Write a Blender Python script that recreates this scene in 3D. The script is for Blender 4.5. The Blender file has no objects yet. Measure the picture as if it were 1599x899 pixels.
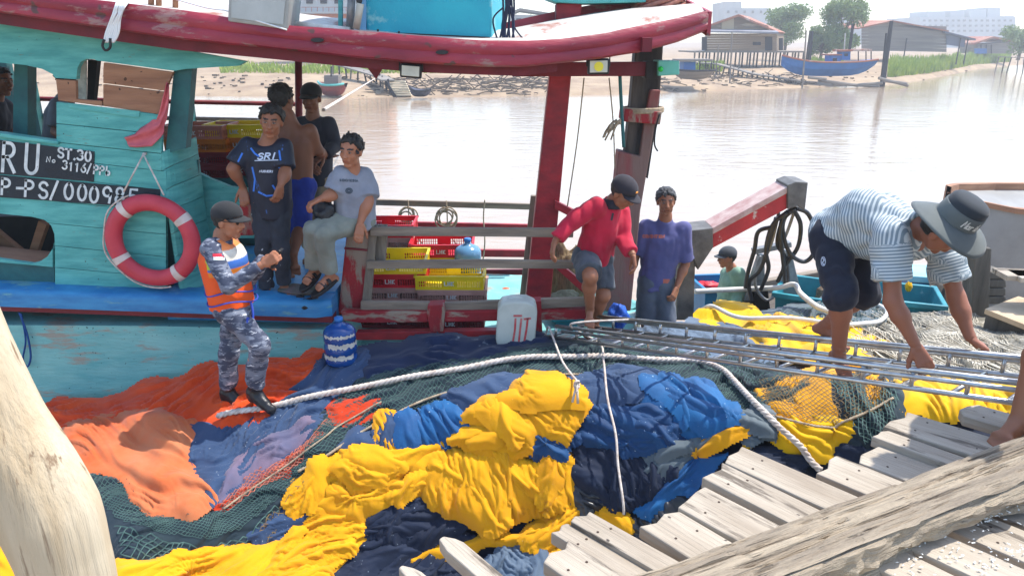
import bpy, bmesh, math, random
import numpy as np
from mathutils import Vector, Matrix
from mathutils.bvhtree import BVHTree

# ------------------------------------------------------------------ camera, sky, sun, exposure
SC = bpy.context.scene
COL = SC.collection
F = 1155.0            # focal length in pixels of the 1599 x 899 photograph
PITCH = math.atan(384.5 / F)
CP, SP = math.cos(PITCH), math.sin(PITCH)
H = 4.6               # eye height above the river
cd = bpy.data.cameras.new('camera'); cam = bpy.data.objects.new('camera', cd); COL.objects.link(cam)
cd.sensor_width = 36.0; cd.lens = F / 1599.0 * 36.0; cd.clip_end = 6000; cd.clip_start = 0.05
cam.location = (0, 0, H); cam.rotation_euler = (math.pi / 2 - PITCH, 0, 0)
SC.camera = cam
SUN = Vector((0.42, 0.17, 0.89)).normalized()      # towards the sun
w = bpy.data.worlds.new('World'); SC.world = w; w.use_nodes = True
nt = w.node_tree; bg = nt.nodes['Background']
sky = nt.nodes.new('ShaderNodeTexSky'); sky.sky_type = 'NISHITA'; sky.sun_disc = False
sky.sun_elevation = math.asin(SUN.z); sky.sun_rotation = math.atan2(SUN.x, SUN.y)
sky.air_density = 1.0; sky.dust_density = 1.0; sky.ozone_density = 1.0; sky.altitude = 0
nt.links.new(sky.outputs[0], bg.inputs[0]); bg.inputs[1].default_value = 0.15
sl = bpy.data.lights.new('sun', 'SUN'); sl.energy = 2.5; sl.angle = math.radians(0.6); sl.color = (1.0, 0.955, 0.88)
so = bpy.data.objects.new('sun', sl); COL.objects.link(so); so.location = (20, 12, 45)
so.rotation_euler = (-SUN).to_track_quat('-Z', 'Y').to_euler()
SC.view_settings.view_transform = 'Standard'; SC.view_settings.look = 'None'
SC.view_settings.exposure = 1.38; SC.view_settings.gamma = 1.0; SC.view_settings.use_curve_mapping = False
SC.render.engine = 'CYCLES'
SC.cycles.use_denoising = True
SC.cycles.max_bounces = 6; SC.cycles.diffuse_bounces = 3; SC.cycles.transparent_max_bounces = 12
SC.cycles.sample_clamp_indirect = 6.0

# ------------------------------------------------------------------ helpers
def U(u, v, Y):
    """point of the place seen at photo pixel (u, v) at ground distance Y"""
    a = (449.5 - v) / F; t = Y / (CP + a * SP)
    return Vector(((u - 799.5) / F * t, Y, H + (-SP + a * CP) * t))
def G(u, v, z):
    """point at height z seen at photo pixel (u, v)"""
    a = (449.5 - v) / F; t = (z - H) / (-SP + a * CP)
    return Vector(((u - 799.5) / F * t, (CP + a * SP) * t, z))
def Un(u, v, Y):
    u = np.asarray(u, float); v = np.asarray(v, float); Y = np.asarray(Y, float)
    a = (449.5 - v) / F; t = Y / (CP + a * SP)
    return np.stack([(u - 799.5) / F * t, Y + 0 * t, H + (-SP + a * CP) * t], -1)
def PX(p):
    d = p[1] * CP - (p[2] - H) * SP
    return (799.5 + F * p[0] / d, 449.5 - F * (p[1] * SP + (p[2] - H) * CP) / d)

def S(r, g, b, k=1.0):
    f = lambda c: (c / 255.0 / 12.92 if c <= 10 else ((c / 255.0 + 0.055) / 1.055) ** 2.4) * k
    return (f(r), f(g), f(b))

MATS = {}
def pm(name, c1, c2=None, scale=6.0, stretch=(1, 1, 1), lo=0.35, hi=0.65, rough=0.7, bump=0.0, bscale=60.0, bstretch=None,
       wear=None, specks=None, spec=0.4, metal=0.0, sheen=0.0, detail=6.0, bdist=0.01, trans=0.0, attr=None):
    """procedural surface: two tones mixed by noise, optional wear (colour, amount, scale) and specks (colour, amount, scale)"""
    if name in MATS: return MATS[name]
    m = bpy.data.materials.new(name); m.use_nodes = True; MATS[name] = m
    N = m.node_tree.nodes; L = m.node_tree.links; b = N['Principled BSDF']
    b.inputs['Roughness'].default_value = rough; b.inputs['Metallic'].default_value = metal
    b.inputs['Specular IOR Level'].default_value = spec
    if sheen: b.inputs['Sheen Weight'].default_value = sheen
    tc = N.new('ShaderNodeTexCoord'); oi = N.new('ShaderNodeObjectInfo')
    ml = N.new('ShaderNodeMath'); ml.operation = 'MULTIPLY'; ml.inputs[1].default_value = 31.7; L.new(oi.outputs['Random'], ml.inputs[0])
    ad = N.new('ShaderNodeVectorMath'); ad.operation = 'ADD'; L.new(tc.outputs['Object'], ad.inputs[0]); L.new(ml.outputs[0], ad.inputs[1])
    def noise(sc, st, det=detail, rgh=0.6):
        mp = N.new('ShaderNodeMapping'); mp.inputs['Scale'].default_value = st; L.new(ad.outputs[0], mp.inputs[0])
        n = N.new('ShaderNodeTexNoise'); n.inputs['Scale'].default_value = sc; n.inputs['Detail'].default_value = det; n.inputs['Roughness'].default_value = rgh
        L.new(mp.outputs[0], n.inputs['Vector']); return n.outputs['Fac']
    def ramp(fac, a, c):
        r = N.new('ShaderNodeMapRange'); r.inputs[1].default_value = a; r.inputs[2].default_value = c; r.clamp = True
        L.new(fac, r.inputs[0]); return r.outputs[0]
    def mix(fac, a, c):
        x = N.new('ShaderNodeMix'); x.data_type = 'RGBA'; L.new(fac, x.inputs[0])
        for s, q in ((x.inputs[6], a), (x.inputs[7], c)):
            if isinstance(q, tuple): s.default_value = (*q, 1)
            else: L.new(q, s)
        return x.outputs[2]
    if attr:
        at = N.new('ShaderNodeAttribute'); at.attribute_name = attr; col = at.outputs['Color']
    elif c2: col = mix(ramp(noise(scale, stretch), lo, hi), c1, c2)
    else: col = None
    if wear:
        wc, amt, ws = wear[:3]; wst = wear[3] if len(wear) > 3 else stretch
        t = 1 - amt
        src = col if col is not None else (*c1,)
        col = mix(ramp(noise(ws, wst, 8, 0.68), t * 0.5 + 0.24, t * 0.5 + 0.31), src, wc)
    if specks:
        kc, amt, ks = specks
        src = col if col is not None else (*c1,)
        col = mix(ramp(noise(ks, (1, 1, 1), 2, 0.5), 1 - amt, 1 - amt + 0.03), src, kc)
    if col is None: b.inputs['Base Color'].default_value = (*c1, 1)
    else: L.new(col, b.inputs['Base Color'])
    if bump:
        bn = N.new('ShaderNodeBump'); bn.inputs['Strength'].default_value = bump; bn.inputs['Distance'].default_value = bdist
        L.new(noise(bscale, bstretch or stretch, 5, 0.6), bn.inputs['Height']); L.new(bn.outputs[0], b.inputs['Normal'])
    if trans:
        tr = N.new('ShaderNodeBsdfTranslucent'); mx = N.new('ShaderNodeMixShader'); mx.inputs[0].default_value = trans
        if col is None: tr.inputs[0].default_value = (*c1, 1)
        else: L.new(col, tr.inputs[0])
        L.new(b.outputs[0], mx.inputs[1]); L.new(tr.outputs[0], mx.inputs[2]); L.new(mx.outputs[0], N['Material Output'].inputs[0])
    return m

class MB:
    def __init__(s): s.v = []; s.f = []
    def add(s, vs, fs):
        o = len(s.v); s.v += [Vector(x) for x in vs]; s.f += [tuple(i + o for i in q) for q in fs]; return s
    def box(s, c, size, rz=0.0, M=None):
        hx, hy, hz = size[0] / 2, size[1] / 2, size[2] / 2
        R = M if M is not None else Matrix.Rotation(rz, 3, 'Z')
        vs = [Vector(c) + R @ Vector((x, y, z)) for x in (-hx, hx) for y in (-hy, hy) for z in (-hz, hz)]
        return s.add(vs, [(0, 1, 3, 2), (4, 6, 7, 5), (0, 4, 5, 1), (2, 3, 7, 6), (0, 2, 6, 4), (1, 5, 7, 3)])
    def beam(s, a, b, wd, ht, up=(0, 0, 1)):
        """rectangular bar from a to b, wd across, ht along up"""
        a, b = Vector(a), Vector(b); d = (b - a).normalized(); u = Vector(up); x = d.cross(u)
        if x.length < 1e-4: x = d.cross(Vector((0, 1, 0)))
        x.normalize(); u = x.cross(d).normalized()
        q = [(-.5, -.5), (.5, -.5), (.5, .5), (-.5, .5)]
        vs = [p + x * wd * i + u * ht * j for p in (a, b) for i, j in q]
        return s.add(vs, [(0, 1, 2, 3), (7, 6, 5, 4), (0, 4, 5, 1), (1, 5, 6, 2), (2, 6, 7, 3), (3, 7, 4, 0)])
    def prism(s, pts, ext):
        pts = [Vector(p) for p in pts]; e = Vector(ext); n = len(pts)
        return s.add(pts + [p + e for p in pts], [tuple(range(n)), tuple(reversed(range(n, 2 * n)))] + [(i, i + n, (i + 1) % n + n, (i + 1) % n) for i in range(n)])
    def px(s, poly, Y, th):
        return s.prism([U(u, v, Y) for u, v in poly], (0, th, 0))
    def tube(s, path, r, sides=8, caps=True):
        path = [Vector(p) for p in path]; n = len(path)
        rr = r if isinstance(r, (list, tuple)) else [r] * n
        o = len(s.v); ref = None
        for i, p in enumerate(path):
            d = (path[min(i + 1, n - 1)] - path[max(i - 1, 0)])
            d = d.normalized() if d.length > 1e-9 else Vector((0, 0, 1))
            if ref is None: ref = Vector((0, 0, 1)) if abs(d.z) < .9 else Vector((1, 0, 0))
            x = d.cross(ref)
            if x.length < 1e-5: x = d.cross(Vector((1, 0.3, 0)))
            x.normalize(); ref = x.cross(d).normalized()
            for k in range(sides):
                a = 2 * math.pi * k / sides
                s.v.append(p + (x * math.cos(a) + ref * math.sin(a)) * rr[i])
        for i in range(n - 1):
            for k in range(sides):
                k2 = (k + 1) % sides
                s.f.append((o + i * sides + k, o + i * sides + k2, o + (i + 1) * sides + k2, o + (i + 1) * sides + k))
        if caps:
            s.f.append(tuple(o + k for k in reversed(range(sides)))); s.f.append(tuple(o + (n - 1) * sides + k for k in range(sides)))
        return s
    def lathe(s, prof, c, M=None, seg=24, sx=1.0, sy=1.0):
        """profile of (radius, height) turned about z at c"""
        c = Vector(c); R = M or Matrix.Identity(3); o = len(s.v)
        for r, z in prof:
            for k in range(seg):
                a = 2 * math.pi * k / seg
                s.v.append(c + R @ Vector((r * math.cos(a) * sx, r * math.sin(a) * sy, z)))
        for i in range(len(prof) - 1):
            for k in range(seg):
                k2 = (k + 1) % seg
                s.f.append((o + i * seg + k, o + i * seg + k2, o + (i + 1) * seg + k2, o + (i + 1) * seg + k))
        s.f.append(tuple(o + k for k in reversed(range(seg)))); s.f.append(tuple(o + (len(prof) - 1) * seg + k for k in range(seg)))
        return s
    def grid(s, rows, closed=False):
        o = len(s.v); n = len(rows[0])
        for r in rows: s.v += [Vector(p) for p in r]
        for i in range(len(rows) - 1):
            for k in range(n if closed else n - 1):
                k2 = (k + 1) % n
                s.f.append((o + i * n + k, o + i * n + k2, o + (i + 1) * n + k2, o + (i + 1) * n + k))
        return s

def wloc(o):
    p = Vector((0, 0, 0))
    while o is not None: p += o.location; o = o.parent
    return p
def tag(o, label, cat=None, group=None, kind=None):
    if label: o['label'] = label
    if cat: o['category'] = cat
    if group: o['group'] = group
    if kind: o['kind'] = kind
    return o
def mesh_np(name, V, Fc, mat, parent=None, smooth=False, loc=None):
    """V: (n,3) world points, Fc: list of tuples or (m,k) array"""
    V = np.asarray(V, float)
    me = bpy.data.meshes.new(name)
    if parent is not None: base = np.array(wloc(parent))
    elif loc is not None: base = np.array(loc, float)
    else: base = np.array([(V[:, 0].min() + V[:, 0].max()) / 2, (V[:, 1].min() + V[:, 1].max()) / 2, V[:, 2].min()])
    V = V - base
    if isinstance(Fc, np.ndarray):
        k = Fc.shape[1]; me.vertices.add(len(V)); me.vertices.foreach_set('co', V.astype(np.float32).ravel())
        me.loops.add(Fc.size); me.loops.foreach_set('vertex_index', Fc.astype(np.int32).ravel())
        me.polygons.add(len(Fc)); me.polygons.foreach_set('loop_start', np.arange(0, Fc.size, k, dtype=np.int32))
        me.polygons.foreach_set('loop_total', np.full(len(Fc), k, dtype=np.int32)); me.update(calc_edges=True)
    else:
        me.from_pydata([tuple(p) for p in V], [], Fc); me.update()
    if smooth: me.polygons.foreach_set('use_smooth', np.ones(len(me.polygons), bool))
    if mat is not None: me.materials.append(mat)
    o = bpy.data.objects.new(name, me); COL.objects.link(o)
    if parent is not None: o.parent = parent
    else: o.location = base
    return o
def fixn(me):
    bm = bmesh.new(); bm.from_mesh(me); bmesh.ops.recalc_face_normals(bm, faces=bm.faces); bm.to_mesh(me); bm.free()
def ob(name, mb, mat, parent=None, smooth=False, bevel=0.0, auto=None):
    o = mesh_np(name, [tuple(p) for p in mb.v], mb.f, mat, parent, smooth)
    fixn(o.data)
    if auto: 
        for p in o.data.polygons: p.use_smooth = True
        o.data.set_sharp_from_angle(angle=math.radians(auto))
    if bevel:
        m = o.modifiers.new('bevel', 'BEVEL'); m.width = bevel; m.segments = 2; m.limit_method = 'ANGLE'; m.angle_limit = math.radians(40)
    return o
def thing(name, loc, label, cat, group=None):
    o = bpy.data.objects.new(name, None); COL.objects.link(o); o.location = loc; o.empty_display_size = .2
    return tag(o, label, cat, group)
def struct(o): o['kind'] = 'structure'; return o
def copy_tree(o, parent=None, loc=None, rz=None):
    c = o.copy(); COL.objects.link(c); c.parent = parent
    if loc is not None: c.location = loc
    if rz is not None: c.rotation_euler = (0, 0, rz)
    for ch in list(o.children): copy_tree(ch, c)
    return c

def catmull(pts, n=8):
    P = [Vector(p) for p in pts]; out = []
    for i in range(len(P) - 1):
        p0 = P[max(i - 1, 0)]; p1 = P[i]; p2 = P[i + 1]; p3 = P[min(i + 2, len(P) - 1)]
        for k in range(n):
            t = k / n
            out.append(0.5 * ((2 * p1) + (p2 - p0) * t + (2 * p0 - 5 * p1 + 4 * p2 - p3) * t * t + (3 * p1 - p0 - 3 * p2 + p3) * t ** 3))
    out.append(P[-1]); return out

# numpy value noise
_rs = np.random.RandomState(7); _perm = _rs.permutation(512); _val = _rs.rand(512)
def _h(i, j, k): return _val[(_perm[(_perm[(_perm[i & 255] + j) & 255] + k) & 255]) & 511]
def noise3(p):
    p = np.asarray(p, float); i = np.floor(p).astype(int); f = p - i; f = f * f * f * (f * (f * 6 - 15) + 10)
    r = 0
    for a in (0, 1):
        for b in (0, 1):
            for c in (0, 1):
                wgt = (f[..., 0] if a else 1 - f[..., 0]) * (f[..., 1] if b else 1 - f[..., 1]) * (f[..., 2] if c else 1 - f[..., 2])
                r = r + wgt * _h(i[..., 0] + a, i[..., 1] + b, i[..., 2] + c)
    return r
def noise2(x, y, s=0.0): 
    x, y = np.broadcast_arrays(np.asarray(x, float), np.asarray(y, float))
    return noise3(np.stack([x, y, np.full_like(x, s)], -1))
def fbm2(x, y, s=0.0, o=4): 
    r = 0; a = .5
    for k in range(o): r = r + a * noise2(np.asarray(x) * 2 ** k, np.asarray(y) * 2 ** k, s + 7.3 * k); a *= .5
    return r / (1 - .5 ** o)

# stroke lettering, brush strokes in a box 0.6 wide, 1 high
def arc(cx, cy, rx, ry, a0, a1, n=10):
    return [(cx + rx * math.cos(math.radians(a0 + (a1 - a0) * i / n)), cy + ry * math.sin(math.radians(a0 + (a1 - a0) * i / n))) for i in range(n + 1)]
GL = {
 'R': [[(0, 0), (0, 1)], [(0, 1)] + arc(.25, .76, .27, .24, 90, -90) + [(0, .5)], [(.2, .5), (.58, 0)]],
 'U': [[(0, 1), (0, .25)] + arc(.28, .25, .28, .25, 180, 360) + [(.56, 1)]],
 'A': [[(0, 0), (.28, 1), (.56, 0)], [(.1, .36), (.46, .36)]],
 'S': [arc(.28, .75, .26, .25, 20, 200, 8) + arc(.28, .25, .27, .26, 100, -160, 10)],
 'T': [[(0, 1), (.6, 1)], [(.3, 1), (.3, 0)]],
 '.': [[(.1, 0), (.14, .06)]], '-': [[(.08, .45), (.5, .47)]], '/': [[(0, -.08), (.42, 1.08)]],
 '3': [arc(.26, .76, .26, .24, 150, -90, 9) + arc(.26, .26, .3, .26, 90, -150, 9)],
 '0': [arc(.28, .5, .28, .5, 90, 450, 16)],
 '1': [[(.1, .8), (.28, 1), (.28, 0)]],
 '6': [[(.45, 1)] + arc(.28, .28, .28, .28, 160, -200, 14)],
 '9': [arc(.28, .7, .27, .3, 0, 360, 14) + [(.55, .7), (.45, 0)]],
 '8': [arc(.28, .75, .23, .25, -90, 270, 12) + arc(.28, .25, .28, .25, 90, -270, 12)],
 '5': [[(.52, 1), (.08, 1), (.05, .55)] + arc(.26, .32, .28, .3, 120, -140, 10)],
 'P': [[(0, 0), (0, 1)], [(0, 1)] + arc(.22, .74, .3, .26, 90, -90) + [(0, .48)]],
 'b': [[(0, 1), (0, 0)], arc(.22, .25, .22, .25, 180, -180, 12)],
 'N': [[(0, 0), (0, 1), (.5, 0), (.5, 1)]], 'o': [arc(.22, .25, .22, .25, 0, 360, 12)], 'u': [[(0, .5), (0, .15), (.2, 0), (.4, .15), (.4, .5)]],
 'L': [[(0, 1), (0, 0), (.5, 0)]], 'H': [[(0, 0), (0, 1)], [(.5, 0), (.5, 1)], [(0, .5), (.5, .5)]],
 'K': [[(0, 0), (0, 1)], [(.5, 1), (0, .45), (.52, 0)]], 'M': [[(0, 0), (.05, 1), (.3, .3), (.55, 1), (.6, 0)]],
 'a': [arc(.22, .25, .22, .25, 0, 360, 12), [(.44, .5), (.46, 0)]], 'r': [[(0, 0), (0, .5)], [(0, .35), (.15, .5), (.3, .48)]],
 'i': [[(.1, 0), (.1, .5)], [(.1, .7), (.1, .76)]], 'E': [[(.5, 1), (0, 1), (0, 0), (.5, 0)], [(0, .5), (.4, .5)]],
 'I': [[(.2, 0), (.2, 1)]], 'D': [[(0, 0), (0, 1)] + arc(.1, .5, .42, .5, 90, -90) + [(0, 0)]], 'O': [arc(.28, .5, .28, .5, 90, 450, 16)],
 'C': [arc(.3, .5, .3, .5, 50, 310, 12)], 'n': [[(0, 0), (0, .5)], [(0, .35), (.2, .5), (.4, .35), (.4, 0)]], ' ': [],
}
def strokes(text, u0, v0, cw, ch, slope=0.0, lean=0.0, gap=1.25, jit=0.0):
    """text as polylines in photo pixels, baseline starting at (u0, v0)"""
    rnd = random.Random(len(text) * 7 + int(u0)); out = []; x = 0
    for c in text:
        jx = rnd.uniform(-1, 1) * jit; jy = rnd.uniform(-1, 1) * jit; k = 1 + rnd.uniform(-1, 1) * jit * .02
        for pl in GL[c]:
            out.append([(u0 + x + px * cw / .6 * k + lean * py * ch + jx, v0 + slope * (x + px * cw / .6) - py * ch * k + jy) for px, py in pl])
        x += cw * gap * (.5 if c in '.Ii' else .8 if c == '-' else 1)
    return out
def ribbons(mb, polys, wpx, mapf):
    """flat brush strokes; mapf turns a pixel into a point, or None"""
    for pl in polys:
        L, R = [], []
        for i, (x, y) in enumerate(pl):
            a = pl[max(i - 1, 0)]; b = pl[min(i + 1, len(pl) - 1)]; dx, dy = b[0] - a[0], b[1] - a[1]; n = math.hypot(dx, dy) or 1
            if i == 0: x -= dx / n * wpx * .4; y -= dy / n * wpx * .4
            if i == len(pl) - 1: x += dx / n * wpx * .4; y += dy / n * wpx * .4
            L.append(mapf(x - dy / n * wpx / 2, y + dx / n * wpx / 2)); R.append(mapf(x + dy / n * wpx / 2, y - dx / n * wpx / 2))
        if any(p is None for p in L + R): continue
        mb.grid([L, R])
    return mb
# ------------------------------------------------------------------ materials
teal = pm('teal_paint', S(96, 180, 172), S(66, 150, 146), 3.5, (1, 1, 6), wear=(S(120, 118, 100, .8), .22, 6, (1, 1, 5)), specks=(S(52, 84, 82), .27, 30), rough=.55, bump=.5, bscale=18, bstretch=(1, 1, 9), bdist=.006)
teal_dark = pm('dark_teal_paint', S(40, 104, 104), S(30, 82, 86), 5, rough=.55, bump=.3, bscale=20, bstretch=(1, 1, 6))
hullteal = pm('hull_paint', S(130, 188, 184), S(100, 170, 170), 2.2, (1, 1, 3), wear=(S(150, 148, 136), .40, 2.2, (.7, 1, 3.5)), specks=(S(40, 60, 62), .3, 38), rough=.6, bump=.6, bscale=10, bstretch=(1, 1, 5), bdist=.01)
bluepaint = pm('blue_paint', S(34, 108, 162), S(56, 138, 186), 3, (1, 1, 4), wear=(S(96, 150, 160), .34, 5, (.6, 1, 3)), rough=.45, bump=.3, bscale=20)
redpaint = pm('red_paint', S(168, 36, 46), S(128, 28, 40), 5, (1, 1, 2), wear=(S(128, 112, 100), .1, 8), rough=.5, bump=.3, bscale=25)
redworn = pm('worn_red_paint', S(160, 30, 38), S(130, 26, 36), 5, wear=(S(140, 122, 106), .46, 5, (1, 1, .3)), rough=.65, bump=.6, bscale=20, bstretch=(1, 1, .3))
redworn_h = pm('worn_red_rail_paint', S(156, 30, 40), S(130, 26, 36), 5, wear=(S(150, 134, 116), .42, 6, (.3, 1, 1)), rough=.65, bump=.6, bscale=20, bstretch=(.2, 1, 1))
fascia_m = pm('fascia_paint', S(158, 50, 64), S(126, 34, 50), 1.6, (1, 1, 2.5), wear=(S(150, 112, 106), .34, 2.6, (1, 1, 3)), specks=(S(92, 60, 56), .32, 7), rough=.45, bump=.4, bscale=12, bstretch=(1, 1, 4))
maroon = pm('maroon_paint', S(120, 30, 42), S(92, 22, 34), 4, rough=.6, bump=.2)
roofm = pm('roof_sheet', S(206, 200, 192), S(170, 156, 146), 2.5, (1, .5, 1), wear=(S(150, 96, 78), .34, 2.2, (1, .6, 1)), rough=.7, bump=.3)
greywood = pm('grey_wood', S(150, 136, 118), S(112, 100, 88), 7, (.25, 2, 2), rough=.8, bump=.7, bscale=22, bstretch=(.15, 2, 2))
greywood_v = pm('grey_upright_wood', S(140, 128, 112), S(96, 88, 78), 7, (2, 2, .2), rough=.8, bump=.7, bscale=22, bstretch=(2, 2, .12))
brownwood = pm('brown_board', S(166, 122, 92), S(136, 96, 72), 5, (.3, 1, 2.5), rough=.75, bump=.4, bscale=22, bstretch=(.15, 1, 3), specks=(S(80, 54, 40), .28, 16))
blackpaint = pm('black_board_paint', S(26, 34, 42), S(34, 44, 52), 6, wear=(S(70, 140, 132), .12, 14, (1, 1, 4)), rough=.6, bump=.2)
whitepaint = pm('white_paint', S(222, 226, 222), S(180, 190, 190), 12, rough=.6, wear=(S(70, 78, 84), .2, 40))
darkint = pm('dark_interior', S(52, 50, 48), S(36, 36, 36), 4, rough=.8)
blackm = pm('black_rubber', S(26, 26, 28), S(36, 36, 38), 6, rough=.5)
steel = pm('aluminium', S(200, 200, 198), S(170, 170, 168), 14, rough=.28, metal=.9, bump=.1, bscale=60)
galv = pm('galvanised_steel', S(150, 152, 152), S(112, 112, 110), 6, wear=(S(110, 80, 60), .2, 6), rough=.5, metal=.4)
ropem = pm('white_rope', S(214, 204, 194), S(176, 160, 148), 20, rough=.9, bump=.4, bscale=80)
ropet = pm('tan_rope', S(176, 160, 136), S(136, 118, 96), 24, rough=.9, bump=.4, bscale=80)
cablem = pm('white_cable', S(220, 222, 220), None, rough=.5)
greybox = pm('grey_plastic_box', S(176, 178, 172), S(150, 150, 144), 3, rough=.5, bump=.2)
roofblue = pm('wheelhouse_blue', S(40, 172, 186), S(30, 150, 172), 2.2, wear=(S(132, 190, 190), .32, 3), rough=.5, bump=.2)
pvc = pm('pvc_pipe', S(196, 188, 168), S(170, 160, 140), 5, rough=.5)
glass_lamp = pm('lamp_glass', S(206, 204, 186), S(180, 180, 166), 5, rough=.2)
whitefelt = pm('worn_white', S(205, 205, 200), S(170, 165, 155), 10, rough=.8)

# ------------------------------------------------------------------ water and far bank
wm = bpy.data.materials.new('river_water'); wm.use_nodes = True
N = wm.node_tree.nodes; L = wm.node_tree.links; b = N['Principled BSDF']
b.inputs['Base Color'].default_value = (*S(164, 144, 122), 1); b.inputs['Roughness'].default_value = .09; b.inputs['IOR'].default_value = 1.33
tc = N.new('ShaderNodeTexCoord'); mp = N.new('ShaderNodeMapping'); mp.inputs['Scale'].default_value = (.55, 1.3, 1); mp.inputs['Rotation'].default_value = (0, 0, .12)
n1 = N.new('ShaderNodeTexNoise'); n1.inputs['Scale'].default_value = 1.1; n1.inputs['Detail'].default_value = 5; n1.inputs['Roughness'].default_value = .5
n2 = N.new('ShaderNodeTexNoise'); n2.inputs['Scale'].default_value = .12; n2.inputs['Detail'].default_value = 3
bp = N.new('ShaderNodeBump'); bp.inputs['Strength'].default_value = .55; bp.inputs['Distance'].default_value = .16
mu = N.new('ShaderNodeMath'); mu.operation = 'MULTIPLY'
L.new(tc.outputs['Object'], mp.inputs[0]); L.new(mp.outputs[0], n1.inputs['Vector']); L.new(mp.outputs[0], n2.inputs['Vector'])
L.new(n1.outputs['Fac'], mu.inputs[0]); L.new(n2.outputs['Fac'], mu.inputs[1]); L.new(mu.outputs[0], bp.inputs['Height']); L.new(bp.outputs[0], b.inputs['Normal'])
wmb = MB(); wmb.grid([[(-900, -60, 0), (900, -60, 0)], [(-900, 900, 0), (900, 900, 0)]])
struct(ob('water', wmb, wm))

sand = pm('bank_mud', S(168, 146, 118), S(136, 114, 92), .25, (1, 1, 1), wear=(S(140, 116, 92), .3, .5), rough=.9, bump=.6, bscale=2.5, bdist=.15)
N = sand.node_tree.nodes
SH = [(-900, 150), (-200, 151), (320, 150), (480, 152), (600, 152), (830, 150), (1000, 147), (1130, 141), (1250, 137), (1400, 131), (1450, 124), (1520, 109), (1600, 101), (1800, 96), (2400, 92)]
def interp(tab, x):
    for (a, b), (c, d) in zip(tab, tab[1:]):
        if x <= c: return b + (d - b) * (x - a) / (c - a)
    return tab[-1][1]
def bank_z(f):
    return float(np.interp(f, [0.985, 1.0, 1.03, 1.10, 1.22, 1.5, 3, 25], [-.6, 0, .35, .75, 1.25, 1.7, 2.0, 2.2]))
us = list(range(-900, 2401, 30)); rows = []
rnd = random.Random(3)
for f in (.985, 1.0, 1.012, 1.03, 1.06, 1.10, 1.16, 1.22, 1.35, 1.5, 2, 3, 8, 25):
    r = []
    for u in us:
        p = G(u, interp(SH, u), 0); z = bank_z(f) + (0 if f < 1 or f > 1.5 else .12 * (noise2(u * .02, f * 40) - .5) * 2)
        r.append((p.x * f, p.y * f, z))
    rows.append(r)
bm_ = MB(); bm_.grid(rows)
struct(ob('river_bank', bm_, sand, smooth=True))
def B(u, f):
    """point on the far bank behind the shoreline at column u"""
    p = G(u, interp(SH, u), 0); return Vector((p.x * f, p.y * f, bank_z(f)))
# ------------------------------------------------------------------ main fishing boat
boat = thing('fishing_boat', (-3.0, 7.0, 0), 'teal wooden fishing boat with maroon roof and painted registration numbers', 'boat')
WY = 5.9
# hull: sections along X, near side, bottom, far side
HX = [(-9, 5.78, 8.5, 2.36), (-6, 5.78, 8.5, 2.36), (-3, 5.78, 8.5, 2.34), (-1.45, 5.79, 8.5, 2.30), (-1.38, 5.79, 8.5, 2.0), (-.4, 5.82, 8.45, 1.98), (.3, 6.0, 8.3, 1.98), (.85, 6.4, 7.9, 2.0), (1.2, 6.8, 7.5, 2.02), (1.32, 7.1, 7.2, 2.04)]
rows = []
for x, yn, yf, zt in HX:
    m = (yn + yf) / 2; h2 = (yf - yn) / 2
    rows.append([(x, yn, zt), (x, yn + .03, zt * .6), (x, yn + .12 * h2, .5), (x, m - h2 * .6, -.1), (x, m, -.3), (x, m + h2 * .6, -.1), (x, yf - .12 * h2, .5), (x, yf - .03, zt * .6), (x, yf, zt), (x, yf - .08, zt), (x, m, zt - .04), (x, yn + .08, zt)])
mb = MB(); mb.grid(rows, closed=True); n = len(rows[0])
mb.f.append(tuple(range(n))); mb.f.append(tuple(len(mb.v) - n + k for k in range(n)))
hull = ob('hull', mb, hullteal, boat)
# blue ledge with rounded nose
def vback(u): return 440 + (u / 520) * 20
lus = [-330, -150, 0, 150, 300, 420, 500, 522]
rows = []
for u in lus:
    pb = U(u, vback(u), WY); pf = U(u, vback(u) + 15, WY - .18); z1 = pb.z
    zb = U(u, 478 + u / 520 * 19, WY - .18).z
    yf = WY - .18 + (.06 if u > 510 else 0)
    rows.append([(pb.x, WY + .05, z1), (pb.x, yf + .03, z1 - .004), (pb.x, yf + .008, z1 - .02), (pb.x, yf, z1 - .05), (pb.x, yf, zb), (pb.x, WY + .05, zb)])
mb = MB(); mb.grid(rows, closed=True); n = 6; mb.f.append(tuple(range(n))); mb.f.append(tuple(len(mb.v) - n + k for k in range(n)))
ledge = ob('ledge', mb, bluepaint, boat, auto=50)
mb = MB()
rows = []
for u in lus:
    pb = U(u, vback(u), WY)
    za = U(u, 478 + u / 520 * 19, WY - .18).z - .002; zb = za - .05
    rows.append([(pb.x, WY - .145, za), (pb.x, WY - .145, zb), (pb.x, WY + .02, zb), (pb.x, WY + .02, za)])
mb.grid(rows, closed=True); mb.f.append((0, 1, 2, 3)); k = len(mb.v); mb.f.append((k - 4, k - 3, k - 2, k - 1))
ob('rubbing_strip', mb, maroon, boat)
# raised deck right of the cabin and cabin floor
zl = U(460, vback(460), WY).z
mb = MB(); x0, x1 = U(250, 450, WY).x, U(521, 460, WY).x
mb.prism([(x0, WY + .05, zl - .003), (x1, WY + .05, zl - .003), (x1, 8.4, zl - .003), (x0, 8.4, zl - .003)], (0, 0, -.35))
ob('raised_deck', mb, bluepaint, boat)
mb = MB(); mb.prism([(-8.9, 5.97, 2.62), (x0 - .02, 5.97, 2.62), (x0 - .02, 8.4, 2.62), (-8.9, 8.4, 2.62)], (0, 0, -.2)); ob('cabin_floor', mb, darkint, boat)

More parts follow.
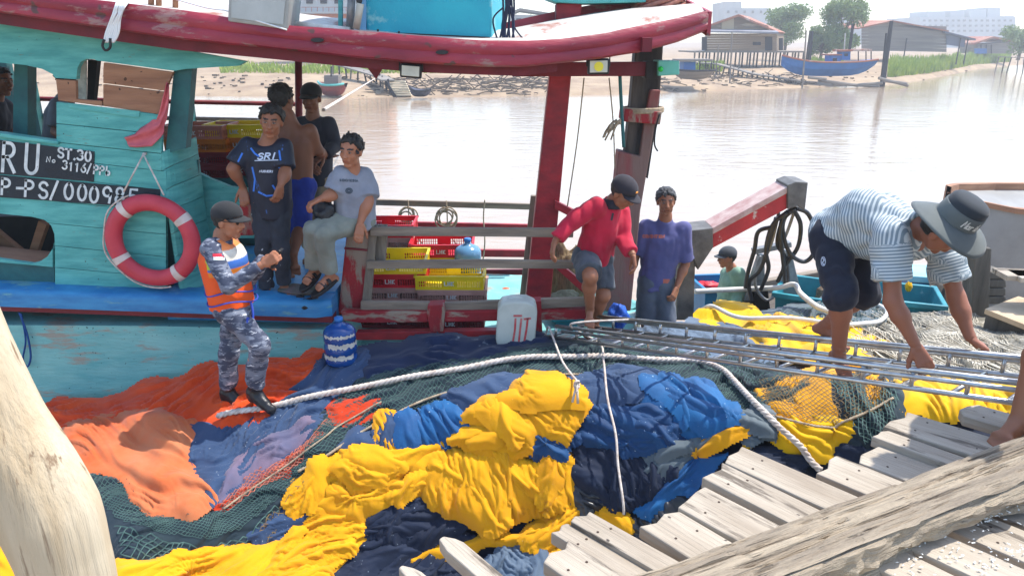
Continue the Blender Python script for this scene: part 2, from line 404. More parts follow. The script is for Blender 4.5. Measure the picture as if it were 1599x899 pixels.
# cabin wall planks with the two window openings and the porthole cut out
seams = [(148, 180), (184, 211), (213, 241), (238, 268), (266, 298), (305, 332), (341, 366), (375, 401), (410, 433), (441, 452)]
def sv(k, u): a, b2 = seams[k]; return a + (b2 - a) * u / 260.0
def hole_port(u):
    T = [(-70, 360), (-62, 340), (-45, 330), (0, 334), (50, 339), (70, 344), (80, 353), (85, 366), (86, 374)]
    Bm = [(-70, 360), (-62, 382), (-45, 395), (0, 404), (50, 411), (62, 408), (74, 400), (82, 388), (86, 374)]
    if u <= -70 or u >= 86: return None
    return interp(T, u), interp(Bm, u)
def strip(mb, us_, top, bot, Y, th, gap=.45):
    run = []
    def flush(run):
        if len(run) < 2: return
        rows = [[U(u, a, Y), U(u, b2, Y), U(u, b2, Y) + Vector((0, th, 0)), U(u, a, Y) + Vector((0, th, 0))] for u, a, b2 in run]
        o = len(mb.v); mb.grid(rows, closed=True); mb.f.append((o, o + 1, o + 2, o + 3)); k = len(mb.v); mb.f.append((k - 4, k - 3, k - 2, k - 1))
    for u in us_:
        a, b2 = top(u) + gap, bot(u) - gap
        if b2 - a > .3: run.append((u, a, b2))
        else: flush(run); run = []
    flush(run)
wall = None
cus = [-330, -250, -150, -100, -70, -66, -62, -55, -45, -30, 0, 25, 50, 56, 62, 66, 70, 74, 77, 80, 82, 84, 85, 86, 87, 92, 110, 140, 180, 220]
mb = MB()
for lo_, hi_ in (((lambda u: 0), None),):
    strip(mb, cus + [252], lambda u: sv(2, u) + 1, lambda u: (hole_port(u) or (sv(9, u), 0))[0] - 1, WY + .045, .02, 0)
    strip(mb, [u for u in cus if hole_port(u)], lambda u: hole_port(u)[1] + 1, lambda u: sv(9, u), WY + .045, .02, 0)
    mb.px([(90, sv(0, 90) + 1), (250, sv(0, 250)), (252, sv(2, 252) + .5), (90, sv(2, 90) + .5)], WY + .045, .02)
wall = ob('cabin_wall', mb, teal_dark, boat)
for k in range(9):
    ue = 252 if k < 3 else 259
    if k < 2:
        for us_ in ([88, 120, 160, 200, ue], [-330, -200, -75]):
            mb = MB(); strip(mb, us_, lambda u: sv(k, u), lambda u: sv(k + 1, u), WY, .04); ob('plank', mb, teal, wall, bevel=.003)
        continue
    L_ = cus + [ue]
    mb = MB(); strip(mb, L_, lambda u: sv(k, u), lambda u: min(sv(k + 1, u), (hole_port(u) or (9999, 0))[0]), WY, .04)
    mb2 = MB(); strip(mb2, [u for u in L_ if hole_port(u) and hole_port(u)[1] > sv(k, u)], lambda u: max(sv(k, u), hole_port(u)[1]), lambda u: sv(k + 1, u), WY, .04)
    for q in (mb, mb2):
        if not q.f: continue
        o_ = ob('plank', q, teal, wall)
        bm2 = bmesh.new(); bm2.from_mesh(o_.data); seen = set(); isl = []
        for v in bm2.verts:
            if v in seen: continue
            st3 = [v]; g_ = []
            seen.add(v)
            while st3:
                w3 = st3.pop(); g_.append(w3.index)
                for e3 in w3.link_edges:
                    x3 = e3.other_vert(w3)
                    if x3 not in seen: seen.add(x3); st3.append(x3)
            isl.append(set(g_))
        bm2.free()
        for g_ in isl[1:]:
            me2 = o_.data.copy(); bm2 = bmesh.new(); bm2.from_mesh(me2); bm2.verts.ensure_lookup_table(); bmesh.ops.delete(bm2, geom=[v for v in bm2.verts if v.index not in g_]); bm2.to_mesh(me2); bm2.free()
            o3 = bpy.data.objects.new('plank', me2); COL.objects.link(o3); o3.parent = wall
        if len(isl) > 1:
            bm2 = bmesh.new(); bm2.from_mesh(o_.data); bm2.verts.ensure_lookup_table(); bmesh.ops.delete(bm2, geom=[v for v in bm2.verts if v.index not in isl[0]]); bm2.to_mesh(o_.data); bm2.free()
# upper teal band with the window arches
mb = MB()
mb.px([(-330, -20), (0, 36), (160, 58), (285, 78), (385, 96), (372, 103), (290, 108), (272, 111), (152, 95), (147, 93), (135, 92), (126, 97), (121, 106), (119, 124), (86, 122), (82, 116), (66, 108), (40, 102), (0, 98), (-55, 92), (-75, 100), (-80, 140), (-330, 110)], WY - .006, .05)
ob('header_board', mb, teal, wall)
for poly in ([(162, 98), (270, 113), (258, 142), (161, 130), (161, 108)], [(161, 132), (257, 144), (251, 179), (161, 166)], [(87, 124), (118, 126), (119, 155), (159, 158), (159, 166), (91, 157)]):
    mb = MB(); mb.px(poly, WY + .002, .035); ob('bare_board', mb, brownwood, wall, bevel=.003)
mb = MB(); mb.px([(105, 161), (218, 174), (217, 183), (208, 183), (108, 168)], WY - .012, .012); ob('sill_strip', mb, teal, wall)
mb = MB()
mb.px([(-330, 170), (0, 208), (90, 221), (90, 226), (0, 214), (-330, 178)], WY - .03, .09); ob('window_sill', mb, teal, wall, bevel=.004)
# dark posts, jamb and door post
mb = MB(); mb.px([(22, 98), (43, 101), (43, 215), (20, 210)], WY + .3, .12); ob('window_post', mb, teal_dark, boat)
mb = MB(); mb.px([(272, 105), (300, 106), (290, 232), (258, 240)], WY + .06, .1); ob('door_post', mb, teal_dark, boat)
mb = MB(); mb.px([(292, 106), (303, 106), (293, 228), (284, 230)], WY + .2, .05); ob('door_jamb', mb, pm('door_frame_blue', S(48, 78, 104), S(36, 60, 84), 4, rough=.5), boat)
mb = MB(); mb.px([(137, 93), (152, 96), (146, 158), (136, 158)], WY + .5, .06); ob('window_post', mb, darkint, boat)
mb = MB(); mb.px([(119, 92), (135, 92), (135, 158), (119, 158)], WY + .42, .01); ob('window_pane', mb, pm('dusty_pane', S(190, 190, 182), S(120, 120, 116), 9, rough=.3), boat)
for q in ([(-60, 345), (-40, 333), (40, 398), (24, 408)], [(60, 345), (72, 352), (52, 410), (40, 408)]):
    mb = MB(); mb.px(q, WY + .5, .06); ob('interior_brace', mb, brownwood, boat)
mb = MB(); mb.px([(-70, 396), (60, 409), (60, 414), (-70, 402)], WY + .06, .3); ob('interior_sill', mb, brownwood, boat)
# rounded cabin end planks
ce = ob('cabin_end', MB().px([(262, 250), (310, 250), (310, 455), (262, 455)], WY + .4, .02), teal_dark, boat)
pa = U(258, 300, WY).x; pb_ = U(318, 300, WY + .45).x
def cend(t, vl):
    a = t * math.pi / 2
    x = pa + (pb_ - pa) * math.sin(a); y = WY + .45 * (1 - math.cos(a)); d = None
    return x, y
cse = [(241, 214), (268, 240), (298, 272), (332, 306), (366, 342), (401, 380), (433, 414), (452, 446)]
for (a0, a1), (b0, b1) in zip(cse, cse[1:]):
    mb = MB(); fr, bk = [], []
    for i in range(9):
        t = i / 8; x, y = cend(t, 0)
        def zz(v0, v1):
            v = v0 + (v1 - v0) * t; return U(0, v, y).z
        za, zb = zz(a0, a1) - .003, zz(b0, b1) + .003
        fr.append([(x, y, za), (x, y, zb), (x - .02, y + .03, zb), (x - .02, y + .03, za)])
    mb.grid(fr, closed=True); ob('plank', mb, teal, ce, smooth=False)
# black name boards and hand painted lettering
mb = MB(); mb.px([(-330, 168), (0, 219), (147, 237), (146, 284), (0, 272), (-330, 222)], WY - .008, .008)
board = ob('name_board', mb, blackpaint, boat)
mb = MB(); mb.px([(-330, 226), (0, 273.5), (250, 296), (249, 326), (0, 308), (-330, 262)], WY - .0085, .009); board2 = ob('name_board', mb, blackpaint, boat)
mp_ = lambda u, v: U(u, v, WY - .0125)
mb = MB()
ribbons(mb, strokes('ARU', -34, 265, 19, 45, .08, .06, 1.95, 1), 5.2, mp_)
ribbons(mb, strokes('ST.30', 90, 246, 9, 15, .12, .05, 1.35, .6), 3.2, mp_)
ribbons(mb, strokes('No', 73, 253, 6, 8, .1, .1, 1.4, .5), 1.8, mp_)
ribbons(mb, strokes('3116/PPb', 97, 264, 7, 13, .14, .08, 1.4, .5), 2.6, mp_)
ob('lettering', mb, whitepaint, board)
mb = MB(); ribbons(mb, strokes('P-PS/000985', 3, 303, 13.5, 24, .085, .05, 1.5, 1), 4.0, mp_)
ob('lettering', mb, whitepaint, board2)
# far side of the cabin: posts and rails seen through the windows
for u in (-120, 30, 62, 300):
    a = U(u, 210, 8.35); mb = MB(); mb.beam((a.x, 8.35, 2.5), (a.x, 8.35, 4.62), .1, .1, (0, 1, 0)); ob('far_post', mb, teal_dark, boat)
for v, m_ in ((159, maroon), (185, galv)):
    a = U(-300, v - 12, 8.42); c = U(470, v + 4, 8.42); mb = MB(); mb.tube([a, c], .025, 8); ob('far_rail', mb, m_, boat, smooth=True)
# hatch block behind the cabin end, teal bulwark, red bollards
mb = MB(); a = U(300, 279, 7.45); c = U(400, 279, 7.45); mb.prism([(a.x, 7.45, zl), (c.x, 7.45, zl), (c.x, 8.3, zl), (a.x, 8.3, zl)], (0, 0, a.z - zl)); ob('hatch', mb, teal_dark, boat, bevel=.01)
mb = MB(); mb.px([(305, 268), (330, 280), (360, 292), (445, 300), (445, 372), (305, 372)], 6.45, .05); ob('bulwark', mb, teal, boat)
mb = MB(); mb.px([(374, 305), (397, 302), (396, 368), (372, 368)], 6.15, .12); ob('bollard', mb, redworn, boat, bevel=.01)
mb = MB(); mb.px([(541, 364), (583, 359), (566, 492), (527, 492)], 6.02, .15); bo = ob('bollard', mb, redworn, boat, bevel=.015)
mb = MB(); mb.px([(538, 386), (582, 390), (581, 393), (537, 389)], 6.008, .17); ob('bollard_band', mb, maroon, bo)
mb = MB(); mb.px([(584, 352), (604, 352), (604, 372), (601, 410), (586, 410)], 6.05, .05); ob('rail_upright', mb, greywood_v, boat, bevel=.004)
mb = MB(); mb.px([(577, 360), (589, 352), (577, 492), (563, 492)], 6.0, .05); ob('rail_upright', mb, greywood_v, boat, bevel=.004)
def rail(name, pts, m_, Y, th):
    """board along its upper and lower edge in the photograph"""
    mb = MB(); mb.px(pts, Y, th); return ob(name, mb, m_, boat, bevel=.005)
rail('rail', [(578, 355), (700, 356), (880, 357), (896, 358), (895, 371), (880, 371), (700, 369), (578, 369)], greywood, 5.97, .04)
rail('rail', [(572, 408), (760, 406), (906, 408), (906, 420), (760, 419), (572, 420)], greywood, 5.965, .04)
rail('rail', [(563, 471), (700, 473), (850, 467), (935, 465), (935, 477), (850, 482), (700, 487), (563, 486)], greywood, 5.93, .05)
rail('gunwale', [(532, 486), (668, 487), (668, 503), (560, 504), (536, 500)], redworn_h, 5.88, .09)
rail('gunwale', [(670, 487), (900, 484), (935, 483), (935, 497), (900, 499), (780, 501), (670, 503)], redworn_h, 5.885, .09)
rail('gunwale_beam', [(556, 519), (830, 515), (830, 529), (556, 531)], redpaint, 5.9, .08)
rail('gunwale_beam', [(556, 545), (700, 545), (700, 556), (556, 556)], redpaint, 5.89, .08)
rail('clamp_block', [(668, 477), (693, 476), (695, 488), (692, 518), (672, 518), (666, 488)], redworn, 5.86, .14)
rail('clamp_block', [(826, 472), (845, 470), (847, 520), (828, 520)], redworn, 5.87, .13)
# far side of the deck
def frail(name, u0, v0, u1, v1, h_, m_, Y=8.42):
    mb = MB(); mb.px([(u0, v0), (u1, v1), (u1, v1 + h_), (u0, v0 + h_)], Y, .05); return ob(name, mb, m_, boat, bevel=.004)
frail('far_rail', 560, 311, 838, 319, 9, greywood, 8.38)
frail('far_rail', 560, 345, 830, 351, 7, redpaint)
frail('far_rail', 560, 388, 832, 391, 11, redpaint)
frail('far_rail', 560, 424, 832, 421, 8, maroon)
frail('far_rail', 560, 453, 845, 446, 9, maroon)
mb = MB(); mb.px([(829, 306), (842, 306), (826, 470), (811, 470)], 7.2, .06); ob('rail_upright', mb, greywood_v, boat, bevel=.004)
# red post, braces, mast
mb = MB(); mb.px([(858, 118), (892, 118), (858, 486), (819, 486)], 6.75, .2); ob('roof_post', mb, redpaint, boat, bevel=.008)
for q, Y in (([(866, 313), (930, 345), (928, 358), (866, 326)], 6.7), ([(860, 412), (872, 410), (925, 452), (918, 464)], 6.6), ([(905, 335), (990, 372), (988, 384), (903, 348)], 6.75)):
    mb = MB(); mb.px(q, Y, .07); ob('brace', mb, redpaint, boat, bevel=.006)
mastdark = pm('tarred_timber', S(40, 36, 36), S(84, 76, 70), 4, (1.5, 1.5, .25), lo=.45, hi=.62, rough=.7, bump=.6, bscale=20, bstretch=(2, 2, .2))
mastred = pm('faded_red_timber', S(138, 52, 56), S(122, 96, 88), 3, (1, 1, .25), lo=.4, hi=.6, rough=.7, bump=.6, bscale=20, bstretch=(2, 2, .2))
mb = MB(); mb.px([(998, 10), (1040, 10), (1030, 160), (1012, 280), (975, 250), (985, 160)], 6.72, .17); mast = ob('mast', mb, mastdark, boat, bevel=.012)
mb = MB(); mb.px([(1016, 140), (1032, 141), (1000, 330), (985, 486), (942, 486), (966, 236), (999, 244), (1008, 180)], 6.66, .2); ob('mast_foot', mb, mastred, mast, bevel=.012)
mb = MB(); mb.px([(976, 170), (1034, 175), (1031, 195), (973, 190)], 6.6, .32); ob('mast_collar', mb, redworn, mast, bevel=.01)
mb = MB()
for k in range(3):
    ring = [U(1004 + 31 * math.cos(a), 169 + k * 2.2 + 2.5 * math.sin(a), 6.76 + .17 * -math.sin(a)) for a in [i * math.pi / 9 for i in range(19)]]
    mb.tube(ring, .014, 6)
ob('collar_rope', mb, ropet, mast, smooth=True)
mb = MB(); mb.tube(catmull([U(1030, 178, 6.6), U(1024, 200, 6.6), U(1022, 225, 6.6), U(1027, 236, 6.6)], 4), .008, 6); ob('rope_end', mb, blackm, mast, smooth=True)
mb = MB(); rn = random.Random(5)
for k in range(9):
    c0 = Vector(U(rn.uniform(1012, 1046), 4 + k * 2.1, 6.8)); r1 = rn.uniform(.2, .235); tl = rn.uniform(-.12, .12)
    mb.tube([(c0.x * .0 + U(1028, 10, 6.8).x + r1 * math.cos(a), 6.8 + r1 * math.sin(a), c0.z + tl * math.cos(a + k)) for a in [i * math.pi / 12 for i in range(25)]], .02, 6)
ob('mast_rope_coil', mb, pm('rust_rope', S(176, 118, 100), S(140, 92, 80), 16, rough=.9), mast, smooth=True)
# knotted rope tuft and green line hanging beside the mast
mb = MB(); mb.tube(catmull([U(968, 118, 6.5), U(970, 160, 6.5), U(974, 230, 6.5)], 4), .016, 6); ob('hanging_line', mb, teal_dark, boat, smooth=True)
mb = MB()
for k in range(14):
    a = U(966 + rn.uniform(-4, 4), 190 + rn.uniform(-4, 4), 6.48); e = U(950 + rn.uniform(-9, 8), 214 + rn.uniform(-12, 6), 6.45 + rn.uniform(-.04, .04))
    mb.tube(catmull([a, (a + e) / 2 + Vector((rn.uniform(-.02, .02), 0, .02)), e], 3), .008, 5)
ob('rope_tuft', mb, ropet, boat, smooth=True)
for (a, c) in (((912, 122), (886, 322)), ((951, 122), (960, 262))):
    mb = MB(); mb.tube(catmull([U(a[0], a[1], 6.55), U((a[0] + c[0]) / 2 + 2, (a[1] + c[1]) / 2, 6.5), U(c[0], c[1], 6.55)], 4), .006, 5); ob('hanging_line', mb, ropet, boat, smooth=True)
# roof: near edge and far edge
NE = [(-330, -54, -20, -2, 5.62), (0, -14, 21, 38, 5.62), (113, 0, 38, 55, 5.62), (283, 20, 63, 79, 5.62), (400, 38, 74, 90, 5.62), (450, 44, 79, 95, 5.62), (550, 51, 90, 105, 5.62), (650, 60, 99, 113, 5.62), (750, 67, 104, 117, 5.62), (810, 68, 105, 119, 5.63), (870, 66, 100, 112, 5.68), (950, 55, 90, 100, 5.8), (1000, 44, 82, 90, 5.9), (1060, 32, 66, 72, 6.05), (1104, 21, 49, 54, 6.2)]
FE = [None] * 8 + [(770, 53, 7.0), (800, 46, 6.95), (868, 31, 6.9), (930, 20, 6.88), (985, 13, 6.85), (1040, 11, 6.8), (1070, 12, 6.7)]
near = [U(u, vt, Y) for u, vt, vb, vl, Y in NE]
far = []
for i, p in enumerate(near):
    far.append(Vector((p.x * 1.0, 8.4, p.z + .02)) if FE[i] is None else U(*FE[i]))
rows = []
for p, q in zip(near, far):
    r = [];
    for k in range(9):
        t = k / 8; s_ = p.lerp(q, t); s_.z += .10 * math.sin(math.pi * t) * (1 if (q - p).length > 1.5 else .5); r.append(s_)
    r += [x - Vector((0, 0, .05)) for x in reversed(r)]
    rows.append(r)
mb = MB(); mb.grid(rows, closed=True); n = len(rows[0]); mb.f.append(tuple(range(n))); mb.f.append(tuple(len(mb.v) - n + k for k in range(n)))
roof = ob('roof', mb, roofm, boat)
rows = []
rn = random.Random(2)
dense = []
for i in range(len(NE) - 1):
    for k in range(4):
        t = k / 4; dense.append(tuple(NE[i][j] + (NE[i + 1][j] - NE[i][j]) * t for j in range(5)))
dense.append(NE[-1])
for u, vt, vb, vl, Y in dense:
    wv = 1.2 * (noise2(u * .03, 1.0) - .5)
    a = U(u, vt - 1 + wv, Y); c = U(u, vb + wv, Y - .02); hgt = a.z - c.z
    pr = [(.10, .012), (-.03, .014), (-.055, -.02), (-.06, -.35 * hgt), (-.045, -.5 * hgt), (-.06, -.66 * hgt), (-.055, -hgt + .015), (-.03, -hgt), (.03, -hgt)]
    rows.append([Vector((a.x, Y + dy, a.z + dz)) for dy, dz in pr])
mb = MB(); mb.grid(rows, closed=True); n = len(rows[0]); mb.f.append(tuple(range(n))); mb.f.append(tuple(len(mb.v) - n + k for k in range(n)))
ob('fascia', mb, fascia_m, roof, auto=40)
# far fascia
mb = MB(); rows = []
for q in far:
    rows.append([q + Vector((0, .03, .07)), q + Vector((0, .06, .07)), q + Vector((0, .06, -.14)), q + Vector((0, .03, -.14))])
mb.grid(rows, closed=True); ob('fascia', mb, fascia_m, roof)
# end board of the roof
mb = MB(); p, q = near[-1], far[-1]
mb.prism([p + Vector((.0, -.05, .01)), q + Vector((0, 0, .06)), q + Vector((0, 0, -.12)), p + Vector((0, -.05, -.17))], (.03, .01, 0)); ob('fascia', mb, fascia_m, roof)
# shadowed inner beam below the fascia, straight crossbeam to the mast
mb = MB(); rows = []
for u, vt, vb, vl, Y in NE[:11]:
    a = U(u, vb - 2, Y + .08); c = U(u, vl, Y + .08); rows.append([a, c, c + Vector((0, .07, 0)), a + Vector((0, .07, 0))])
mb.grid(rows, closed=True); mb.f.append((0, 1, 2, 3)); k = len(mb.v); mb.f.append((k - 4, k - 3, k - 2, k - 1)); ob('roof_beam', mb, maroon, roof)
mb = MB(); mb.px([(800, 98), (1012, 97), (1016, 119), (800, 120)], 6.3, .12); ob('crossbeam', mb, maroon, roof, bevel=.006)
mb = MB(); mb.px([(1010, 96), (1028, 97), (1027, 124), (1008, 123)], 6.26, .2); ob('beam_end', mb, mastdark, roof, bevel=.006)
for x in (-5.5, -4, -2.6, -1.2, .1, 1.0):
    j = min(range(len(near)), key=lambda i: abs(near[i].x - x)); z = near[j].z - .12
    mb = MB(); mb.beam((x, 5.75, z), (x, 8.3 if x < -2 else 6.75, z + .03), .07, .1); ob('rafter', mb, maroon, roof)
mb = MB(); mb.px([(572, 104), (598, 106), (587, 124)], 5.8, .03); ob('bracket', mb, maroon, roof)
# oval drainage holes in the fascia
for u, v in ((495, 63), (690, 82)):
    mb = MB(); mb.px([(u + 10 * math.cos(a), v + 3.5 * math.sin(a)) for a in [i * math.pi / 8 for i in range(16)]], 5.545, .02); ob('drain_hole', mb, blackm, roof)
# pole under the roof
mb = MB(); mb.tube([U(466, 96, 7.6), U(468, 300, 7.6)], .035, 10); ob('roof_pole', mb, maroon, boat, smooth=True)
# floodlights
def flood(u, v, wpx, hpx, Y, face, tilt):
    mb = MB(); c = U(u, v, Y); sx = wpx / F * Y * 1.0; sz = hpx / F * Y
    R = Matrix.Rotation(tilt, 3, 'Y')
    mb.box(c, (sx, .07, sz), M=R); h0 = ob('floodlight', mb, blackm, boat, bevel=.012)
    mb = MB(); mb.box(c + Vector((0, -.037, 0)), (sx * .82, .008, sz * .74), M=R); ob('lamp_pane', mb, glass_lamp, h0, bevel=.003)
    if face:
        mb = MB(); mb.lathe([(.001, 0), (.035, 0), (.035, .006), (.001, .006)], c + Vector((0, -.041, .0)), Matrix.Rotation(math.pi / 2, 3, 'X'), 14); ob('lamp_chip', mb, pm('led_yellow', S(230, 214, 60), None, rough=.4), h0)
    mb = MB(); mb.tube([c + Vector((-sx * .53, 0, 0)), c + Vector((-sx * .53, 0, sz * .75)), c + Vector((sx * .53, 0, sz * .75)), c + Vector((sx * .53, 0, 0))], .008, 6); ob('lamp_bracket', mb, blackm, h0)
flood(642, 111, 32, 20, 5.66, False, .08)
flood(934, 104, 32, 23, 5.82, True, -.02)
mb = MB(); mb.px([(1028, 95), (1061, 95), (1061, 117), (1028, 119)], 6.2, .25); nv = ob('navigation_light_box', mb, pm('pale_teal', S(110, 190, 170), S(96, 176, 160), 6, rough=.5), boat, bevel=.008)
mb = MB(); c = U(1031, 108, 6.18); mb.lathe([(.001, 0), (.02, .004), (.022, .02), (.012, .035), (.001, .04)], c, Matrix.Rotation(math.pi / 2, 3, 'X'), 12); ob('green_lens', mb, pm('green_lens', S(20, 190, 70), None, rough=.2), nv, smooth=True)
# things on the roof
mb = MB(); a = U(572, 52, 5.85); c = U(768, 60, 5.85); zt = 5.9
mb.prism([(a.x, 5.85, a.z), (c.x, 5.85, c.z - .04), (c.x + .1, 7.4, c.z), (a.x, 7.4, a.z)], (0, 0, zt - a.z)); wh = ob('wheelhouse', mb, roofblue, boat, bevel=.02)
mb = MB(); mb.px([(562, -80), (571, -80), (571, 50), (559, 50)], 5.83, .06); ob('corner_trim', mb, pm('pale_blue_trim', S(120, 170, 205), None, rough=.5), wh)
mb = MB(); mb.px([(585, 49.5), (765, 58), (765, 60.5), (585, 52)], 5.82, .02); ob('base_rail', mb, blackm, wh)
for u, v in ((590, 51), (623, 54)):
    mb = MB(); mb.tube([U(u, v - 5, 5.8), U(u, v + 5, 5.8)], .008, 6); ob('bolt', mb, blackm, wh)
mb = MB(); mb.px([(868, 6), (909, 4), (907, 26), (900, 39), (868, 42)], 6.7, .2); ob('roof_stub_post', mb, redpaint, roof, bevel=.01)
mb = MB(); mb.px([(852, -2), (870, -8), (1012, -8), (1008, 4), (906, 6), (868, 4)], 6.6, .3); ob('roof_stub_board', mb, teal, roof, bevel=.006)
for u0, u1, m_ in ((538, 541, teal), ):
    mb = MB(); mb.px([(528, -10), (534, -10), (534, 46), (528, 46)], 5.95, .04); ob('upright', mb, teal, roof)
mb = MB(); mb.tube([U(550, -20, 5.8), U(546, 48, 5.8)], .03, 12); ob('pipe', mb, galv, roof, smooth=True)
mb = MB(); mb.tube([U(563, 6, 5.74), U(556, 46, 5.74)], .027, 12); ob('pipe', mb, pvc, roof, smooth=True)
mb = MB()
for k in range(6): mb.tube(catmull([U(558 + k, 8, 5.74), U(556 + k * 2, -6, 5.74), U(550 + k * 4, -30, 5.76)], 3), .006, 5)
ob('cables', mb, blackm, roof, smooth=True)
mb = MB(); mb.tube([U(448, 38, 5.75), U(546, 49, 5.75)], .03, 10); ob('lashed_pole', mb, whitefelt, roof, smooth=True)
mb = MB(); rn = random.Random(9)
for k in range(8):
    u = 786 + k * 2.2; mb.tube(catmull([U(u - 2, -30, 5.9), U(u + rn.uniform(-3, 3), 10, 5.88), U(u + rn.uniform(-4, 4), 40, 5.86), U(u + rn.uniform(-9, 6), 67, 5.82)], 4), .009, 6)
mb.tube(catmull([U(797, 10, 5.87), U(803, 42, 5.86), U(818, 62, 5.82)], 5), .007, 6); mb.tube(catmull([U(786, 12, 5.87), U(770, 30, 5.86), U(776, 60, 5.82)], 5), .007, 6)
ob('hose_bundle', mb, pm('navy_hose', S(24, 28, 52), None, rough=.4), roof, smooth=True)
# cables looped over the roof edge
mb = MB(); rn = random.Random(4)
for k in range(5):
    u = 178 + k * 3.2; mb.tube(catmull([U(u + 12, -12, 5.7), U(u + 4, 6, 5.5), U(u - 2 + rn.uniform(-2, 2), 30, 5.5), U(u - 6, 52, 5.5), U(u - 12 + rn.uniform(-2, 2), 66, 5.5), U(u - 14, 58, 5.5), U(u - 8, 40, 5.5), U(u + rn.uniform(0, 8), 14, 5.5), U(u + 22, -12, 5.7)], 5), .008, 6)
ob('cable_loop', mb, cablem, roof, smooth=True)
mb = MB(); mb.tube(catmull([U(163, 62, 5.49), U(160, 72, 5.49), U(165, 79, 5.49), U(172, 74, 5.49), U(172, 60, 5.49)], 5), .009, 6); ob('cable_end', mb, blackm, roof, smooth=True)
# crates of cable and clutter on the roof edge
mb = MB(); mb.tube(catmull([U(260, -5, 5.7), U(320, 12, 5.64), U(352, 17, 5.6), U(372, 24, 5.57), U(448, 47, 5.54)], 6), .006, 6); ob('cable', mb, cablem, roof, smooth=True)
for u in (236, 248, 274):
    mb = MB(); mb.tube([U(u, -20, 5.85), U(u, 14, 5.85)], .022, 8); ob('stick', mb, brownwood, roof, smooth=True)
# mooring line to the far jetty
mb = MB(); mb.tube([U(505, 172, 8.2), U(590, 120, 60)], .02, 6); ob('mooring_line', mb, ropem, boat)

gb = thing('storage_box', U(402, 48, 5.55), 'grey plastic storage box tied on the maroon roof edge', 'box')
mb = MB(); mb.px([(357, -30), (455, -30), (449, 47), (355, 34)], 5.56, .3); ob('body', mb, greybox, gb, bevel=.015)
mb = MB(); mb.px([(362, -20), (447, -18), (442, 39), (361, 28)], 5.552, .008); ob('panel', mb, pm('grey_inset', S(150, 154, 150), S(178, 182, 178), 2, rough=.4), gb)
# life ring
lr = thing('life_ring', U(239, 375, 5.8), 'red life ring with four white bands hanging on the teal cabin wall', 'life ring')
c = U(239, 376, 5.80); R1, r1 = .315, .068
band = pm('life_ring_white', S(214, 200, 190), S(190, 176, 166), 12, rough=.6)
lred = pm('life_ring_red', S(196, 64, 78), S(178, 52, 66), 4, rough=.5, bump=.1)
def torus_arc(a0, a1, n, rr, mb):
    rows = []
    for i in range(n + 1):
        a = a0 + (a1 - a0) * i / n
        rows.append([c + Vector(((R1 + rr * math.cos(t)) * math.cos(a), rr * .8 * math.sin(t), (R1 + rr * math.cos(t)) * math.sin(a))) for t in [k * 2 * math.pi / 14 for k in range(14)]])
    mb.grid(rows, closed=True)
mb = MB(); torus_arc(0, 2 * math.pi, 64, r1, mb); ob('ring', mb, lred, lr, smooth=True)
for a in (33, 125, 208, 302):
    mb = MB(); a = math.radians(a); torus_arc(a - .085, a + .085, 5, r1 + .004, mb); ob('band', mb, band, lr, smooth=True)
mb = MB(); mb.tube([c + Vector(((R1 + .082 + .012 * math.sin(a * 6)) * math.cos(a), -.01, (R1 + .082) * math.sin(a))) for a in [math.radians(110 + i * 6) for i in range(30)]], .007, 6); ob('grab_line', mb, ropem, lr, smooth=True)
mb = MB()
top = U(224, 241, 5.86)
for e in ((193, 300), (256, 305)): mb.tube([top, U(e[0], e[1], 5.76)], .007, 6)
mb.tube([top, top + Vector((0, .05, 0))], .012, 6); ob('hanging_cord', mb, ropem, lr, smooth=True)
# pink cloth
cl = MB(); rows = []
for i in range(15):
    t = i / 14; a = catmull([Vector((262, 130, 0)), Vector((259, 160, 0)), Vector((250, 195, 0)), Vector((228, 212, 0)), Vector((198, 221, 0))], 5); p = a[int(t * 20)]
    wdt = 3 + 8 * t * (1.3 - t) * 2 + (6 if .5 < t < .8 else 0)
    rows.append([U(p.x + wdt * (s - .5) * 1.1, p.y + wdt * (s - .5) * 1.6 + 6 * (s > .5) * math.sin(t * 9), WY - .03 - .02 * math.sin(s * 9 + t * 7)) for s in [k / 8 for k in range(9)]])
cl.grid(rows)
o = ob('pink_cloth', cl, pm('pink_cotton', S(210, 110, 116), S(186, 90, 100), 8, rough=.9, bump=.3), smooth=True)
sm = o.modifiers.new('thick', 'SOLIDIFY'); sm.thickness = .006
tag(o, 'faded pink cloth hanging from the cabin window corner', 'cloth')
# blue rope on the hull
o = ob('blue_rope', MB().tube(catmull([U(30, 488, 5.74), U(42, 520, 5.74), U(48, 555, 5.75), U(43, 572, 5.75), U(36, 560, 5.76), U(40, 530, 5.75), U(33, 490, 5.74)], 6), .008, 6), pm('blue_rope', S(24, 70, 130), None, rough=.8), smooth=True)
tag(o, 'thin blue rope hanging in a loop on the teal hull', 'rope')
